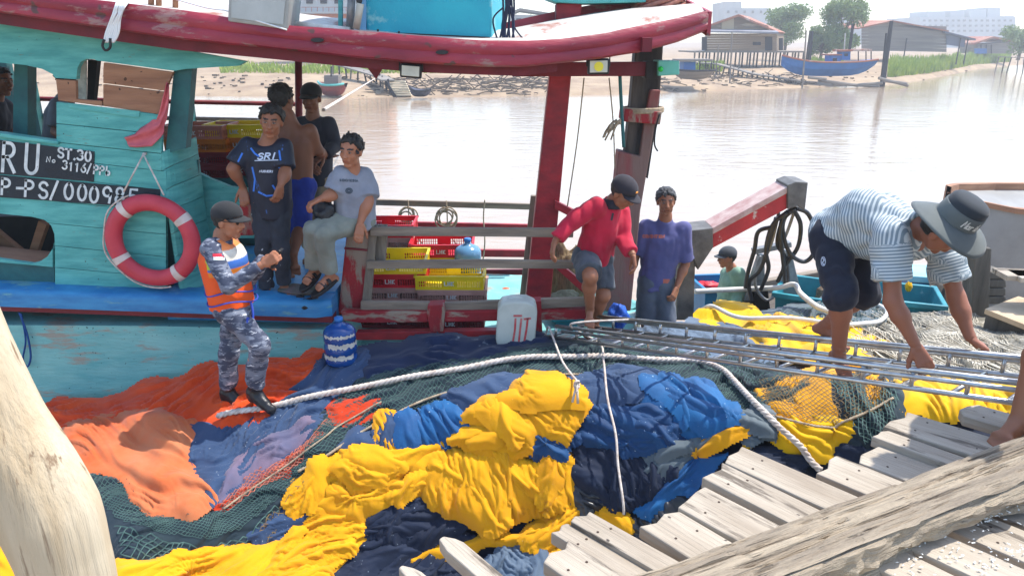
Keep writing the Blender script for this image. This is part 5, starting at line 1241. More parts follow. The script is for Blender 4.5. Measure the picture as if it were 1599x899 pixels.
mb = MB(); mb.px([(1079, 360), (1113, 356), (1114, 386), (1090, 422), (1082, 400)], 7.56, .36); ob('boom_heel', mb, boomgrey, bo, bevel=.008)
mb = MB(); mb.px([(1230, 289), (1243, 284), (1262, 285), (1257, 329), (1246, 322), (1230, 327)], 7.56, .36); ob('boom_head', mb, boomgrey, bo, bevel=.008)
boomslab('boom_post', [(1060, 404), (1086, 400), (1083, 500), (1056, 500)], 7.6, .28, boomgrey)
for poly, Y in (([(1186, 398), (1194, 398), (1196, 500), (1172, 500)], 8.4), ([(1228, 392), (1236, 392), (1256, 478), (1216, 478)], 8.5), ([(1176, 390), (1236, 378), (1237, 386), (1178, 398)], 8.35), ([(1186, 400), (1190, 400), (1170, 470), (1162, 470)], 8.3)):
    boomslab('winch_frame', poly, Y, .1, galv)
mb = MB(); mb.px([(1176, 455), (1200, 450), (1206, 500), (1176, 500)], 8.3, .4); ob('winch_drum', mb, blackm, wb, bevel=.03)
rn = random.Random(31)
def hoses(paths, r, m_, name='hose'):
    for p in paths:
        mb = MB(); mb.tube(catmull([U(u, v, y) for u, v, y in p], 7), r, 8); ob(name, mb, m_, wb, smooth=True)
hoses([[(1246, 326, 7.75), (1262, 334, 7.75), (1273, 362, 7.8), (1272, 392, 7.85), (1258, 408, 7.9), (1240, 402, 7.9), (1228, 384, 7.9), (1222, 352, 7.85), (1232, 330, 7.8), (1246, 326, 7.75)],
       [(1240, 328, 7.7), (1226, 334, 7.75), (1218, 360, 7.8), (1222, 400, 7.9), (1226, 440, 8.0), (1220, 450, 8.0)],
       [(1236, 330, 7.7), (1222, 345, 7.8), (1214, 380, 7.9), (1226, 402, 8), (1230, 436, 8.0), (1224, 448, 8.0)],
       [(1212, 340, 7.8), (1200, 380, 7.9), (1188, 420, 8), (1170, 440, 8.1), (1174, 470, 8.1)],
       [(1238, 326, 7.7), (1250, 350, 7.8), (1246, 385, 7.9), (1228, 412, 8), (1214, 440, 8.05)], [(1228, 332, 7.7), (1206, 352, 7.8), (1196, 390, 7.9), (1200, 420, 8), (1188, 452, 8.1)],
       [(1204, 355, 7.8), (1184, 362, 7.9), (1178, 390, 8), (1168, 425, 8.1), (1164, 450, 8.1)]], .024, pm('black_hose', S(34, 36, 40), S(54, 56, 60), 7, rough=.35))
hoses([[(1216, 332, 7.8), (1206, 375, 7.9), (1196, 400, 8), (1180, 430, 8.1), (1182, 452, 8.1), (1196, 468, 8.1), (1208, 464, 8.1)], [(1225, 378, 8), (1232, 398, 8), (1226, 420, 8)], [(1243, 322, 7.8), (1230, 360, 7.9), (1222, 378, 7.95)]], .018, galv)
o = ob('water_hose', MB().tube(catmull([U(1085, 455, 8.2), U(1120, 453, 8.2), U(1170, 451, 8.2), U(1215, 449, 8.0), U(1240, 444, 7.9), U(1250, 458, 7.7), U(1275, 478, 7.3), U(1300, 488, 7.1)], 7), .03, 10), hosem, smooth=True)
tag(o, 'pale grey hose running past the winch behind the green shirt man', 'hose')
def tub(c, sx, sy, h_, rz, m_, mi, label, lid=None):
    t = thing('fish_tub', c, label, 'tub'); mb = MB(); R = Matrix.Rotation(rz, 3, 'Z')
    def ring(f, z, dx=0): return [Vector(c) + R @ Vector((x * (sx / 2 * f + dx), y * (sy / 2 * f + dx), z)) for x, y in ((-1, -1), (1, -1), (1, 1), (-1, 1))]
    rows = [ring(.9, 0), ring(.98, h_ - .07), ring(1, h_ - .06, .03), ring(1, h_, .03), ring(1, h_, -.02), ring(.9, .06, -.03)]
    mb.grid(rows, closed=True); mb.f.append((0, 1, 2, 3)); k = len(mb.v); mb.f.append((k - 4, k - 3, k - 2, k - 1)); ob('body', mb, m_, t, bevel=.01)
    if lid:
        mb = MB(); mb.box(Vector(c) + Vector((0, 0, h_ + .05)), (sx + .08, sy + .08, .09), rz); ob('lid', mb, lid, t, bevel=.012)
    return t
tubblue = pm('tub_blue', S(30, 120, 164), S(24, 104, 148), 3, wear=(S(120, 170, 190), .2, 4), rough=.45)
tubteal = pm('tub_teal', S(40, 140, 150), S(30, 116, 128), 3, wear=(S(150, 190, 190), .24, 4), rough=.45)
tubwhite = pm('tub_lid', S(150, 206, 214), S(130, 196, 206), 3, rough=.4)
def at(u, v, Y): return U(u, v, Y)
tub(at(1128, 492, 9.5), .8, .6, .5, .12, tubblue, None, 'blue tub with red floats inside beside the boom post')
lump('red_floats', at(1106, 446, 9.6), .16, .1, .07, plast['red'], 'red plastic bundle inside the blue tub', 'floats', 4.0)
tub(at(1262, 500, 8.3), .72, .8, .42, -.5, tubteal, None, 'teal tub behind the bare foot of the bending man')
tub(at(1412, 500, 8.0), .62, .7, .34, -.35, tubteal, None, 'teal open tub right of the bending man legs')
tub(at(1438, 492, 9.2), .52, .5, .52, -.25, tubblue, None, 'blue ice box with pale lid under the bending man chest', tubwhite)
tub(at(905, 520, 7.0), .6, .5, .3, .1, tubteal, None, 'teal tub on the bow deck behind the man in red')
lump('rope_heap', at(1288, 478, 8.6), .24, .2, .3, pm('brown_rope_heap', S(150, 128, 104), S(96, 80, 64), 20, (1, 1, 3), rough=.9, bump=1, bscale=30), 'brown heap of rope behind the bending man leg', 'rope', 2.0, .35)
lump('yellow_float', at(1419, 448, 8.2), .04, .04, .06, yellow2, 'small yellow float on the teal tub', 'float', 2.5, .2)
# right-hand landing
ld = thing('landing_stage', (6.0, 8.0, 0), 'wooden landing stage with posts at the right edge', 'landing stage')
darkpost = pm('dark_post_wood', S(104, 98, 88), S(74, 70, 64), 5, (2, 2, .3), rough=.8, bump=.8, bscale=16, bstretch=(2, 2, .2))
mb = MB(); mb.px([(1524, 386), (1549, 388), (1543, 520), (1514, 520)], 7.3, .2); ob('post', mb, darkpost, ld, bevel=.01)
mb = MB()
for k in range(4): pass
for k in range(4):
    mb = MB(); mb.px([(1543 + (k % 2), 424 + k * 13), (1571, 424 + k * 13), (1571 + (k % 2), 436 + k * 13), (1542, 436 + k * 13)], 7.5, .22); ob('block', mb, darkpost, ld, bevel=.012)
mb = MB(); p1, p2 = G(1540, 486, 2.25), G(1540, 462, 2.25)
mb.prism([G(1538, 482, 2.2), G(1660, 530, 2.2), G(1720, 500, 2.2), G(1590, 462, 2.2)], (0, 0, -.05)); ob('landing_board', mb, pm('landing_ply', S(196, 172, 140), S(170, 146, 116), 3, rough=.75, bump=.4), ld, bevel=.005)
mb = MB(); mb.prism([G(1541, 485, 2.15), G(1660, 533, 2.15), G(1720, 503, 2.15), G(1592, 466, 2.15)], (0, 0, -.4)); ob('landing_base', mb, darkpost, ld)
for k in range(4):
    a = G(1560 + k * 22, 428 + k * 3, 2.5); mb = MB(); mb.beam(a, a + Vector((1.5, -.1 - .05 * k, 0)), .26, .05); ob('plank', mb, plankm, ld, bevel=.006)
for u, v, Y, h_ in ((1460, 500, 8.8, .5), (1485, 506, 8.6, .55), (1500, 460, 10, .6)):
    mb = MB(); c = U(u, v, Y); mb.tube([c + Vector((0, 0, -.6)), c + Vector((0, 0, h_))], .13, 12); ob('stump', mb, darkpost, ld, smooth=True)
lump('white_bucket', at(1512, 418, 9.0), .14, .14, .13, whitefelt, 'white rounded float beside the wooden post', 'float', 1.0, .05)
# grey boat
gboat = thing('grey_boat', (8.2, 11.0, 0), 'grey painted boat with brown rim moored at the right edge', 'boat')
gm = pm('grey_hull_paint', S(150, 150, 148), S(130, 130, 128), 1.5, wear=(S(120, 116, 110), .14, 4), rough=.55, bump=.2)
rows = []; bx = U(1503, 330, 11.5).x
for dx, yn, yf, zt in ((0, 11.9, 12.0, 2.24), (.15, 11.6, 12.3, 2.2), (.6, 11.2, 12.8, 2.14), (1.5, 11.0, 13.2, 2.08), (4, 11.0, 13.4, 2.04), (8, 11.0, 13.4, 2.06)):
    x = bx + dx; m = (yn + yf) / 2
    rows.append([(x, yn, zt), (x, yn + .1, zt * .5), (x, yn + .35, .1), (x, m, -.2), (x, yf - .35, .1), (x, yf - .1, zt * .5), (x, yf, zt), (x, yf - .1, zt), (x, m, zt - .35), (x, yn + .1, zt)])
mb = MB(); mb.grid(rows, closed=True); mb.f.append(tuple(range(10))); mb.f.append(tuple(len(mb.v) - 10 + k for k in range(10))); ob('hull', mb, gm, gboat, auto=50)
mb = MB(); mb.grid([[Vector(r[0]) + Vector((0, -.04, .03)), Vector(r[0]) + Vector((0, .1, .03)), Vector(r[0]) + Vector((0, .1, -.05)), Vector(r[0]) + Vector((0, -.04, -.05))] for r in rows], closed=True); ob('rim', mb, brownwood, gboat)
mb = MB(); mb.grid([[Vector(r[6]) + Vector((0, -.1, .12)), Vector(r[6]) + Vector((0, .04, .12)), Vector(r[6]) + Vector((0, .04, -.3)), Vector(r[6]) + Vector((0, -.1, -.3))] for r in rows], closed=True); ob('rim', mb, brownwood, gboat)
# ------------------------------------------------------------------ people: smooth blended bodies, clothes as shells of their own
V3 = lambda p: np.array(p, float)
def nz(v): v = V3(v); return v / (np.linalg.norm(v) + 1e-12)
def cone(a, b, ra, rb, clips=()): return ('c', V3(a), V3(b), ra, rb, tuple(clips))
def ell(c, ax, rad, clips=(), neg=False): return ('n' if neg else 'e', V3(c), np.array(ax, float), V3(rad), None, tuple(clips))
def sdf_mesh(prims, h, k=.02, clips=(), rough=None, lo=None, hi=None):
    """surface of the smooth union of the given round cones and ellipsoids"""
    mn, mx = np.full(3, 1e9), np.full(3, -1e9)
    for p in prims:
        if p[0] == 'c': mn = np.minimum(mn, np.minimum(p[1] - p[3], p[2] - p[4])); mx = np.maximum(mx, np.maximum(p[1] + p[3], p[2] + p[4]))
        elif p[0] == 'e': mn = np.minimum(mn, p[1] - p[3].max()); mx = np.maximum(mx, p[1] + p[3].max())
    mn -= .03; mx += .03
    if lo is not None: mn = np.maximum(mn, lo)
    if hi is not None: mx = np.minimum(mx, hi)
    n = np.ceil((mx - mn) / h).astype(int) + 1
    f = np.full(n, .08, np.float32)
    ax = [mn[i] + h * np.arange(n[i]) for i in range(3)]
    def dist(p, X, Y, Z):
        if p[0] == 'c':
            a, b = p[1], p[2]; e = b - a; L2 = e @ e + 1e-12
            t = np.clip(((X - a[0]) * e[0] + (Y - a[1]) * e[1] + (Z - a[2]) * e[2]) / L2, 0, 1)
            d = np.sqrt((X - a[0] - t * e[0]) ** 2 + (Y - a[1] - t * e[1]) ** 2 + (Z - a[2] - t * e[2]) ** 2) - (p[3] + (p[4] - p[3]) * t)
        else:
            A = p[2]; q = [((X - p[1][0]) * A[i][0] + (Y - p[1][1]) * A[i][1] + (Z - p[1][2]) * A[i][2]) / p[3][i] for i in range(3)]
            r = np.sqrt(q[0] ** 2 + q[1] ** 2 + q[2] ** 2); g = np.sqrt((q[0] / p[3][0]) ** 2 + (q[1] / p[3][1]) ** 2 + (q[2] / p[3][2]) ** 2) + 1e-9
            d = r * (r - 1) / g
        for c, nn in p[5]: d = np.maximum(d, (X - c[0]) * nn[0] + (Y - c[1]) * nn[1] + (Z - c[2]) * nn[2])
        return d
    for p in prims:
        if p[0] == 'c': l0 = np.minimum(p[1] - p[3], p[2] - p[4]); h0 = np.maximum(p[1] + p[3], p[2] + p[4])
        else: l0 = p[1] - p[3].max(); h0 = p[1] + p[3].max()
        i0 = np.clip(np.floor((l0 - .06 - mn) / h).astype(int), 0, n); i1 = np.clip(np.ceil((h0 + .06 - mn) / h).astype(int) + 1, 0, n)
        if (i1 <= i0).any(): continue
        sl_ = tuple(slice(a, b) for a, b in zip(i0, i1))
        X = ax[0][sl_[0]][:, None, None]; Y = ax[1][sl_[1]][None, :, None]; Z = ax[2][sl_[2]][None, None, :]
        d = dist(p, X, Y, Z); g = f[sl_]
        if p[0] == 'n': f[sl_] = np.maximum(g, -d)
        else:
            kk = np.maximum(k - np.abs(g - d), 0) / k; f[sl_] = np.minimum(g, d) - kk * kk * k * .25
    X = ax[0][:, None, None]; Y = ax[1][None, :, None]; Z = ax[2][None, None, :]
    for c, nn in clips: f = np.maximum(f, (X - c[0]) * nn[0] + (Y - c[1]) * nn[1] + (Z - c[2]) * nn[2]).astype(np.float32)
    if rough:
        amp, sc, st, seed = rough; I = np.argwhere(np.abs(f) < amp * 2 + h)
        P = mn + I * h; q = P * sc * np.array(st) + seed
        f[tuple(I.T)] += (amp * (1 - 2 * np.abs(2 * noise3(q) - 1)) + amp * .5 * (2 * noise3(q * 2.3 + 5) - 1)).astype(np.float32)
    s = f < 0
    c8 = np.stack([s[a:n[0] - 1 + a, b:n[1] - 1 + b, c:n[2] - 1 + c] for a in (0, 1) for b in (0, 1) for c in (0, 1)])
    act = c8.any(0) & ~c8.all(0); I = np.argwhere(act); K = len(I)
    cv = np.stack([f[I[:, 0] + a, I[:, 1] + b, I[:, 2] + c] for a in (0, 1) for b in (0, 1) for c in (0, 1)], 1).astype(float)
    off = np.array([(a, b, c) for a in (0, 1) for b in (0, 1) for c in (0, 1)], float)
    acc = np.zeros((K, 3)); cnt = np.zeros(K)
    for i in range(8):
        for j in range(i + 1, 8):
            if np.abs(off[i] - off[j]).sum() != 1: continue
            m = (cv[:, i] < 0) != (cv[:, j] < 0); t = np.where(m, cv[:, i] / (cv[:, i] - cv[:, j] + 1e-12), 0)
            acc[m] += off[i] + t[m, None] * (off[j] - off[i]); cnt[m] += 1
    V = mn + (I + acc / cnt[:, None]) * h
    ids = -np.ones(act.shape, int); ids[act] = np.arange(K)
    Q = []
    for axn in range(3):
        o1, o2 = [(1, 2), (2, 0), (0, 1)][axn]
        a = [slice(None)] * 3; b = [slice(None)] * 3; a[axn] = slice(0, -1); b[axn] = slice(1, None)
        e = np.argwhere(s[tuple(a)] != s[tuple(b)])
        e = e[(e[:, o1] > 0) & (e[:, o2] > 0) & (e[:, o1] < n[o1] - 1) & (e[:, o2] < n[o2] - 1)]
        d1 = np.zeros(3, int); d1[o1] = 1; d2 = np.zeros(3, int); d2[o2] = 1
        q = np.stack([ids[tuple((e - d1 - d2).T)], ids[tuple((e - d2).T)], ids[tuple(e.T)], ids[tuple((e - d1).T)]], 1)
        ins = s[tuple(a)][tuple(e.T)]; q[~ins] = q[~ins][:, ::-1]; Q.append(q)
    Q = np.concatenate(Q); Q = Q[(Q >= 0).all(1)]
    return V, Q

def hand_prims(w, d, n, sg, curl=(.35, .5, .4), spread=.15, thumb=None, sc=1.0):
    d = nz(d); n = nz(V3(n) - d * (V3(n) @ d)); s = np.cross(d, n) * sg; out = []
    w = V3(w)
    offs = (.029, .010, -.010, -.028); lens = (.070, .079, .073, .057)
    for o, L_ in zip(offs, lens):
        kn = w + (d * .088 + s * o) * sc; out.append(cone(w + s * o * .55 * sc + d * .012 * sc, kn, .0165 * sc, .0125 * sc))
        p = kn; a = 0; dd = nz(d + s * o * spread * 12)
        for L2, c in zip((.46, .30, .24), curl):
            a += c * (1 + (.12 if o < 0 else 0)); e = p + (dd * math.cos(a) + n * math.sin(a)) * L_ * L2 * sc
            out.append(cone(p, e, .0098 * sc, .0086 * sc)); p = e
    t0 = w + (d * .02 + s * .024) * sc; tv = thumb if thumb is not None else (d * .62 + s * .55 + n * .35)
    t1 = t0 + nz(tv) * .048 * sc; t2 = t1 + nz(nz(tv) + d * .6) * .034 * sc; t3 = t2 + nz(nz(tv) + d * .9 + n * .2) * .026 * sc
    out += [cone(t0, t1, .0165 * sc, .013 * sc), cone(t1, t2, .0118 * sc, .0108 * sc), cone(t2, t3, .0105 * sc, .009 * sc)]
    return out
def foot_prims(a, t, sc=1.0):
    a, t = V3(a), V3(t); fw = nz(t - a - np.array([0, 0, (t - a)[2]]) * .0); L_ = np.linalg.norm(t - a)
    dn = np.array([0, 0, -1.]); fw2 = nz((t - a)); sd = np.cross(fw2, dn); sd = nz(sd) if np.linalg.norm(sd) > .05 else np.array([1., 0, 0]); up = nz(np.cross(sd, fw2)); up = up if up[2] > 0 else -up
    heel = a - up * .045 * sc - fw2 * .035 * sc + dn * .01
    ball = a + (t - a) * .68 - up * .012 * sc; out = [cone(a, heel, .033 * sc, .029 * sc), cone(a, ball, .035 * sc, .026 * sc), cone(heel, ball, .027 * sc, .025 * sc), cone(ball - sd * .022, ball + sd * .022, .02 * sc, .02 * sc)]
    for o, l_, r in ((.030, .072, .0135), (.012, .07, .0105), (-.004, .063, .010), (-.018, .054, .0095), (-.031, .044, .009)):
        b = ball + sd * o; out.append(cone(b - up * .006, b + fw2 * l_ * .85 * sc - up * .012, r + .001, r))
    return out
def skinmat(name, c):
    m_ = pm('skin_' + name, c, None, attr='Col', rough=.5, spec=.35, bump=.06, bscale=150); return m_

def head_parts(c, face, up):
    c = V3(c); fy = nz(face); uz = nz(V3(up) - fy * (V3(up) @ fy)); rx = np.cross(fy, uz)
    HS = 1.07; Pt = lambda x, y, z: c + (rx * x + fy * y + uz * z) * HS
    ax = (rx, fy, uz); E = lambda x, y, z, a, b, d, neg=False: ell(Pt(x, y, z), ax, (a * HS, b * HS, d * HS), neg=neg)
    pr = [E(0, -.012, .036, .073, .092, .078), E(0, .018, -.018, .062, .07, .086), cone(Pt(-.03, .02, -.07), Pt(.03, .02, -.07), .03, .03), cone(Pt(-.012, .052, -.094), Pt(.012, .052, -.094), .021, .021),
          cone(Pt(-.034, .072, .028), Pt(.034, .072, .028), .013, .013), E(-.034, .052, -.02, .026, .026, .024), E(.034, .052, -.02, .026, .026, .024),
          cone(Pt(0, .084, .016), Pt(0, .104, -.02), .009, .0135), E(0, .096, -.024, .019, .012, .010), cone(Pt(-.017, .078, -.05), Pt(.017, .078, -.05), .0115, .0115), cone(Pt(-.013, .077, -.062), Pt(.013, .077, -.062), .010, .010)]
    for sx in (-1, 1):
        pr += [E(sx * .031, .093, .012, .017, .013, .009, True), E(sx * .03, .073, .011, .0145, .0145, .0125), E(sx * .073, -.008, -.004, .011, .02, .031)]
    return pr, Pt, (rx, fy, uz)

def person(name, label, J, skin, face, hair='short', hairc=(.012, .011, .010), shirt=None, pants=None, handsd=None, feet=True, sc=1.0, arch=None, hcurl=None, extra=None, fine=True, brows=True):
    """J: joints in the world; shirt/pants: dict(mat, ...)"""
    J = {k: V3(v) for k, v in J.items()}
    P = (J['hL'] + J['hR']) / 2; C = (J['sL'] + J['sR']) / 2; up = nz(C - P); sd = nz(J['sL'] - J['sR']); fr = nz(np.cross(sd, up))
    TL = np.linalg.norm(C - P)
    zmin = min(v[2] for v in J.values()); root = thing(name, (P[0], P[1], zmin - .03), label, 'person')
    # body
    def torso(e=0.0, clips=(), low=0.0):
        return [cone(P + sd * s * .058 - up * low, C + sd * s * .07 - up * .10, .088 + e, .092 + e, clips) for s in (-1, 1)] + [cone(P - up * low + fr * .01, C - up * .14 + fr * .012, .09 + e, .096 + e, clips)] + ([] if arch is None else [q for s in (-1, 1) for q in (cone(P + sd * s * .06, V3(arch) + sd * s * .066, .09 + e, .088 + e), cone(V3(arch) + sd * s * .066, C + sd * s * .07 - up * .04, .088 + e, .08 + e))])
    sh = [cone(J['sR'] * .86 + C * .14 - up * .012, J['sL'] * .86 + C * .14 - up * .012, .052, .052), cone(C - up * .02, J['neck'] + up * .01, .075, .054)]
    pr = torso() + sh + [cone(J['hR'], J['hL'], .092, .092)]
    for s in 'LR':
        S_, E_, W_ = J['s' + s], J['e' + s], J['w' + s]; pr += [cone(S_, E_, .052, .040), cone(S_, S_ * .75 + E_ * .25, .056, .05), cone(E_, E_ * .68 + W_ * .32, .039, .041), cone(E_ * .68 + W_ * .32, W_, .041, .027)]
        H_, K_, A_ = J['h' + s], J['k' + s], J['a' + s]; bk = -fr * .014
        pr += [cone(H_, K_, .086, .056), cone(K_, K_ * .68 + A_ * .32 + bk, .052, .053), cone(K_ * .68 + A_ * .32 + bk, A_, .053, .034)]
    hd, Pt, axs = head_parts(J['head'], face, (J['head'] - J['neck']) * .6 + np.array([0, 0, .1]))
    hcen = J['head']; nk = cone(Pt(0, -.025, -.06), J['neck'], .05, .056)
    parts = [sdf_mesh(pr + [nk], .012, .035)]
    parts.append(sdf_mesh(hd + [cone(Pt(0, -.025, -.06), (J['neck'] + Pt(0, -.025, -.06)) / 2, .05, .052)], .0055, .014))
    nb, nh = len(parts[0][0]), len(parts[1][0])
    for s in 'LR':
        W_, E_ = J['w' + s], J['e' + s]; d = nz(W_ - E_); sp = (handsd or {}).get(s, {})
        d2 = sp.get('dir', d); nn = sp.get('palm', (P - W_) * np.array([1, 1, 0]) + np.array([0, 0, -.02])); sg = sp.get('sg', 1 if s == 'L' else -1)
        hp = hand_prims(W_ + d * .01, d2, nn, sg, sp.get('curl', (.35, .5, .4)), sp.get('spread', .1), sp.get('thumb'))
        parts.append(sdf_mesh(hp + [cone(W_ - d * .05, W_ + nz(d2) * .015, .0285, .023)], .0055, .009))
        if feet: parts.append(sdf_mesh(foot_prims(J['a' + s], J['t' + s]) + [cone(J['a' + s] * .85 + J['k' + s] * .15, J['a' + s], .0385, .034)], .0065, .012))
    Vs, Qs, o = [], [], 0
    for V, Q in parts: Vs.append(V); Qs.append(Q + o); o += len(V)
    V = np.concatenate(Vs); body = mesh_np('body', V, np.concatenate(Qs), skinmat('all', skin), root, smooth=True)
    col = np.tile(np.array([*skin, 1.0]), (len(V), 1)); col[:, :3] *= (.86 + .28 * fbm2(V[:, 0] * 14 + V[:, 1] * 9, V[:, 2] * 14, 2.0))[:, None]
    hv = (V[nb:nb + nh] - hcen) / 1.07; lx, ly, lz = hv @ axs[0], hv @ axs[1], hv @ axs[2]; hc = col[nb:nb + nh]
    for sx in (-1, 1):
        de = np.hypot(lx - sx * .03, lz - .0115); m = (de < .0115) & (np.abs(lz - .0105) < .0042) & (ly > .06); hc[m, :3] = (.22, .20, .18)
        m = (np.hypot(lx - sx * .03, lz - .0105) < .0052) & (ly > .06); hc[m, :3] = (.012, .009, .008)
        m = (de < .0155) & (np.abs(lz - .0195) < .0035) & (ly > .06); hc[m, :3] = np.array(skin) * .35
        if brows: m = (np.abs(lx - sx * .031) < .021) & (np.abs(lz - .036 + .12 * np.abs(np.abs(lx) - .028)) < .0055) & (ly > .055); hc[m, :3] = (.016, .013, .012)
    m = (np.abs(lx) < .023) & (np.abs(lz + .056) < .0095) & (ly > .07); hc[m, :3] = np.array(skin) * np.array([.82, .62, .62])
    m = (np.abs(lx) < .022) & (np.abs(lz + .0565) < .0018) & (ly > .07); hc[m, :3] = np.array(skin) * .3
    at_ = body.data.color_attributes.new('Col', 'FLOAT_COLOR', 'POINT'); at_.data.foreach_set('color', col.astype(np.float32).ravel())
    # hair
    hm = pm('hair_%02d' % int(hairc[0] * 1000), hairc, tuple(x * 1.8 for x in hairc), 60, (1, 1, .3), rough=.55, bump=.8, bscale=120)
    fy, uz, rx = axs[1], axs[2], axs[0]
    if hair in ('short', 'cap', 'messy'):
        top = .0135 if hair != 'messy' else .02
        cl = [(Pt(0, .052, .072), nz(fy * .8 - uz * .6)), (Pt(0, 0, -.055), -uz)]
        if hair == 'cap': cl.append((Pt(0, 0, .05), uz))
        hp = [ell(Pt(0, -.014, .038), axs, (.078 + top, .098 + top, .083 + top), cl[:1]), ell(Pt(0, -.03, -.005), axs, (.074, .074, .062), cl[:1])]
        if hair != 'cap': hp += [ell(Pt(0, .026, .092), axs, (.055, .05, .028 + top * .5))]
        rl = random.Random(int(abs(hcen[0]) * 1000)); 
        if hair != 'cap':
            for _ in range(90):
                th, phh = rl.uniform(0, 2 * math.pi), rl.uniform(-.35, 1.3); dx_, dy_, dz_ = math.cos(th) * math.cos(phh), math.sin(th) * math.cos(phh), math.sin(phh)
                if dy_ > .55 and dz_ < .35: continue
                b0 = Pt(dx_ * .076, -.014 + dy_ * .096, .038 + dz_ * .082); tipv = nz(rx * (dx_ + rl.uniform(-.5, .5)) + fy * (dy_ + rl.uniform(-.2, .7)) + uz * (dz_ * .6 + rl.uniform(-.7, .3)))
                hp.append(cone(b0, b0 + tipv * rl.uniform(.012, .03), .011, .003))
        V, Q = sdf_mesh(hp, .006, .012, [] if hair == 'none' else cl[1:] if hair != 'cap' else cl, (.007 if hair != 'cap' else .003, 34, (1, 1, .8), 3.0 + hcen[0]))
        mesh_np('hair', V, Q, hm, root, smooth=True)
    # shirt
    if shirt:
        e = shirt.get('ease', .016); hem = shirt.get('hem', .08); ncl = [(J['neck'] - up * .012, nz(up + fr * .45))]
        hemc = (P - up * hem, -up); pr2 = torso(e, [hemc], hem * .8) + [cone(J['sR'] * .86 + C * .14 - up * .014, J['sL'] * .86 + C * .14 - up * .014, .052 + e * .8, .052 + e * .8, ncl), cone(C - up * .03, J['neck'], .078 + e, .056 + e * .6, ncl)]
        fl = shirt.get('sleeve', .75); lo_ = shirt.get('loose', .012)
        if fl:
            for s in 'LR':
                S_, E_, W_ = J['s' + s], J['e' + s], J['w' + s]
                if fl <= 1.05:
                    en = S_ + (E_ - S_) * fl; d = nz(E_ - S_); pr2.append(cone(S_, en + d * .03, .056 + e, .048 + e + lo_, [(en, d)]))
                else:
                    en = E_ + (W_ - E_) * (fl - 1); d = nz(W_ - E_); pr2 += [cone(S_, E_, .056 + e, .044 + e), cone(E_, en + d * .03, .044 + e, .030 + e + lo_ * .5, [(en, d)])]
        V, Q = sdf_mesh(pr2, .0105, shirt.get('k', .03), (), (shirt.get('fold', .006), 11, shirt.get('fst', (1, 1, .55)), hcen[0] * 3))
        so_ = mesh_np(shirt.get('name', 'shirt'), V, Q, shirt['mat'], root, smooth=True)
        if shirt.get('stripe'):
            t = (V - C) @ up; 
            for s in 'LR':
                S_, E_ = J['s' + s], J['e' + s]; d = nz(E_ - S_); q = (V - S_) @ d; r = np.linalg.norm(V - S_ - q[:, None] * d, axis=1); m = (q > .05) & (r < .1) & (((V - C) @ sd) * (1 if s == 'L' else -1) > .13); t = np.where(m, q * 1.0, t)
            a_ = so_.data.attributes.new('stripe', 'FLOAT', 'POINT'); a_.data.foreach_set('value', t.astype(np.float32))
        shirt['obj'] = so_
    if pants:
        e = pants.get('ease', .016); fl = pants.get('leg', .8); wst = pants.get('waist', .10)
        pr2 = [cone(J['hR'], J['hL'], .095 + e * .7, .095 + e * .7), cone(P + sd * .05, P + sd * .055 + up * (wst + .04), .094 + e * .6, .088 + e * .6, [(P + up * wst, up)]), cone(P - sd * .05, P - sd * .055 + up * (wst + .04), .094 + e * .6, .088 + e * .6, [(P + up * wst, up)])]
        for s in 'LR':
            H_, K_, A_ = J['h' + s], J['k' + s], J['a' + s]
            if fl <= 1:
                en = H_ + (K_ - H_) * fl; d = nz(K_ - H_); pr2.append(cone(H_, en + d * .04, .088 + e, .066 + e + pants.get('loose', .012), [(en, d)]))
            else:
                en = K_ + (A_ - K_) * (fl - 1); d = nz(A_ - K_); pr2 += [cone(H_, K_, .088 + e, .060 + e), cone(K_, en + d * .03, .060 + e, .040 + e + pants.get('loose', .012), [(en, d)])]
        V, Q = sdf_mesh(pr2, .0105, .022, (), (pants.get('fold', .006), 12, (1, 1, .8), hcen[1] * 3))
        pants['obj'] = mesh_np(pants.get('name', 'trousers'), V, Q, pants['mat'], root, smooth=True)
    return root, Pt, axs, body
def cap_on(root, Pt, axs, mat, brim_mat=None, front=.0, name='cap'):
    rx, fy, uz = axs; pr = [ell(Pt(0, -.010, .048), axs, (.094, .113, .089), [(Pt(0, 0, .034), nz(-uz + fy * .12))])]
    V, Q = sdf_mesh(pr, .0055, .01); c_ = mesh_np(name, V, Q, mat, root, smooth=True)
    mb = MB(); rows = []
    for i in range(7):
        r_ = i / 6; row = []
        for k in range(15):
            a = math.radians(18 + 144 * k / 14); x = .080 * math.cos(a) * (1 + .04 * r_); y = .075 * math.sin(a) + r_ * .078 * math.sin(a) ** .6
            row.append(Vector(Pt(x, y, .042 - r_ * .016 - .22 * max(0, abs(x) - .02) ** 1.3)))
        rows.append(row)
    mb.grid(rows); b_ = ob('brim', mb, brim_mat or mat, c_, smooth=True); m = b_.modifiers.new('thick', 'SOLIDIFY'); m.thickness = .005
    return c_
def decal(target_objs, polys, mat, parent, name='print', off=.004):
    """flat print laid on a garment along the sight line from the jetty"""
    vs, fs = [], []
    for o in target_objs:
        base = wloc(o); k = len(vs); vs += [v.co + base for v in o.data.vertices]; fs += [tuple(i + k for i in p.vertices) for p in o.data.polygons]
    bvh = BVHTree.FromPolygons(vs, fs)
    org = Vector((0, 0, H))
    def mapf(u, v):
        d = (U(u, v, 5) - org).normalized(); hit = bvh.ray_cast(org, d)
        return None if hit[0] is None else hit[0] - d * off
    mb = MB()
    for pl, w_ in polys: ribbons(mb, pl, w_, mapf)
    if not mb.f: return None
    return mesh_np(name, [tuple(p) for p in mb.v], mb.f, mat, parent)
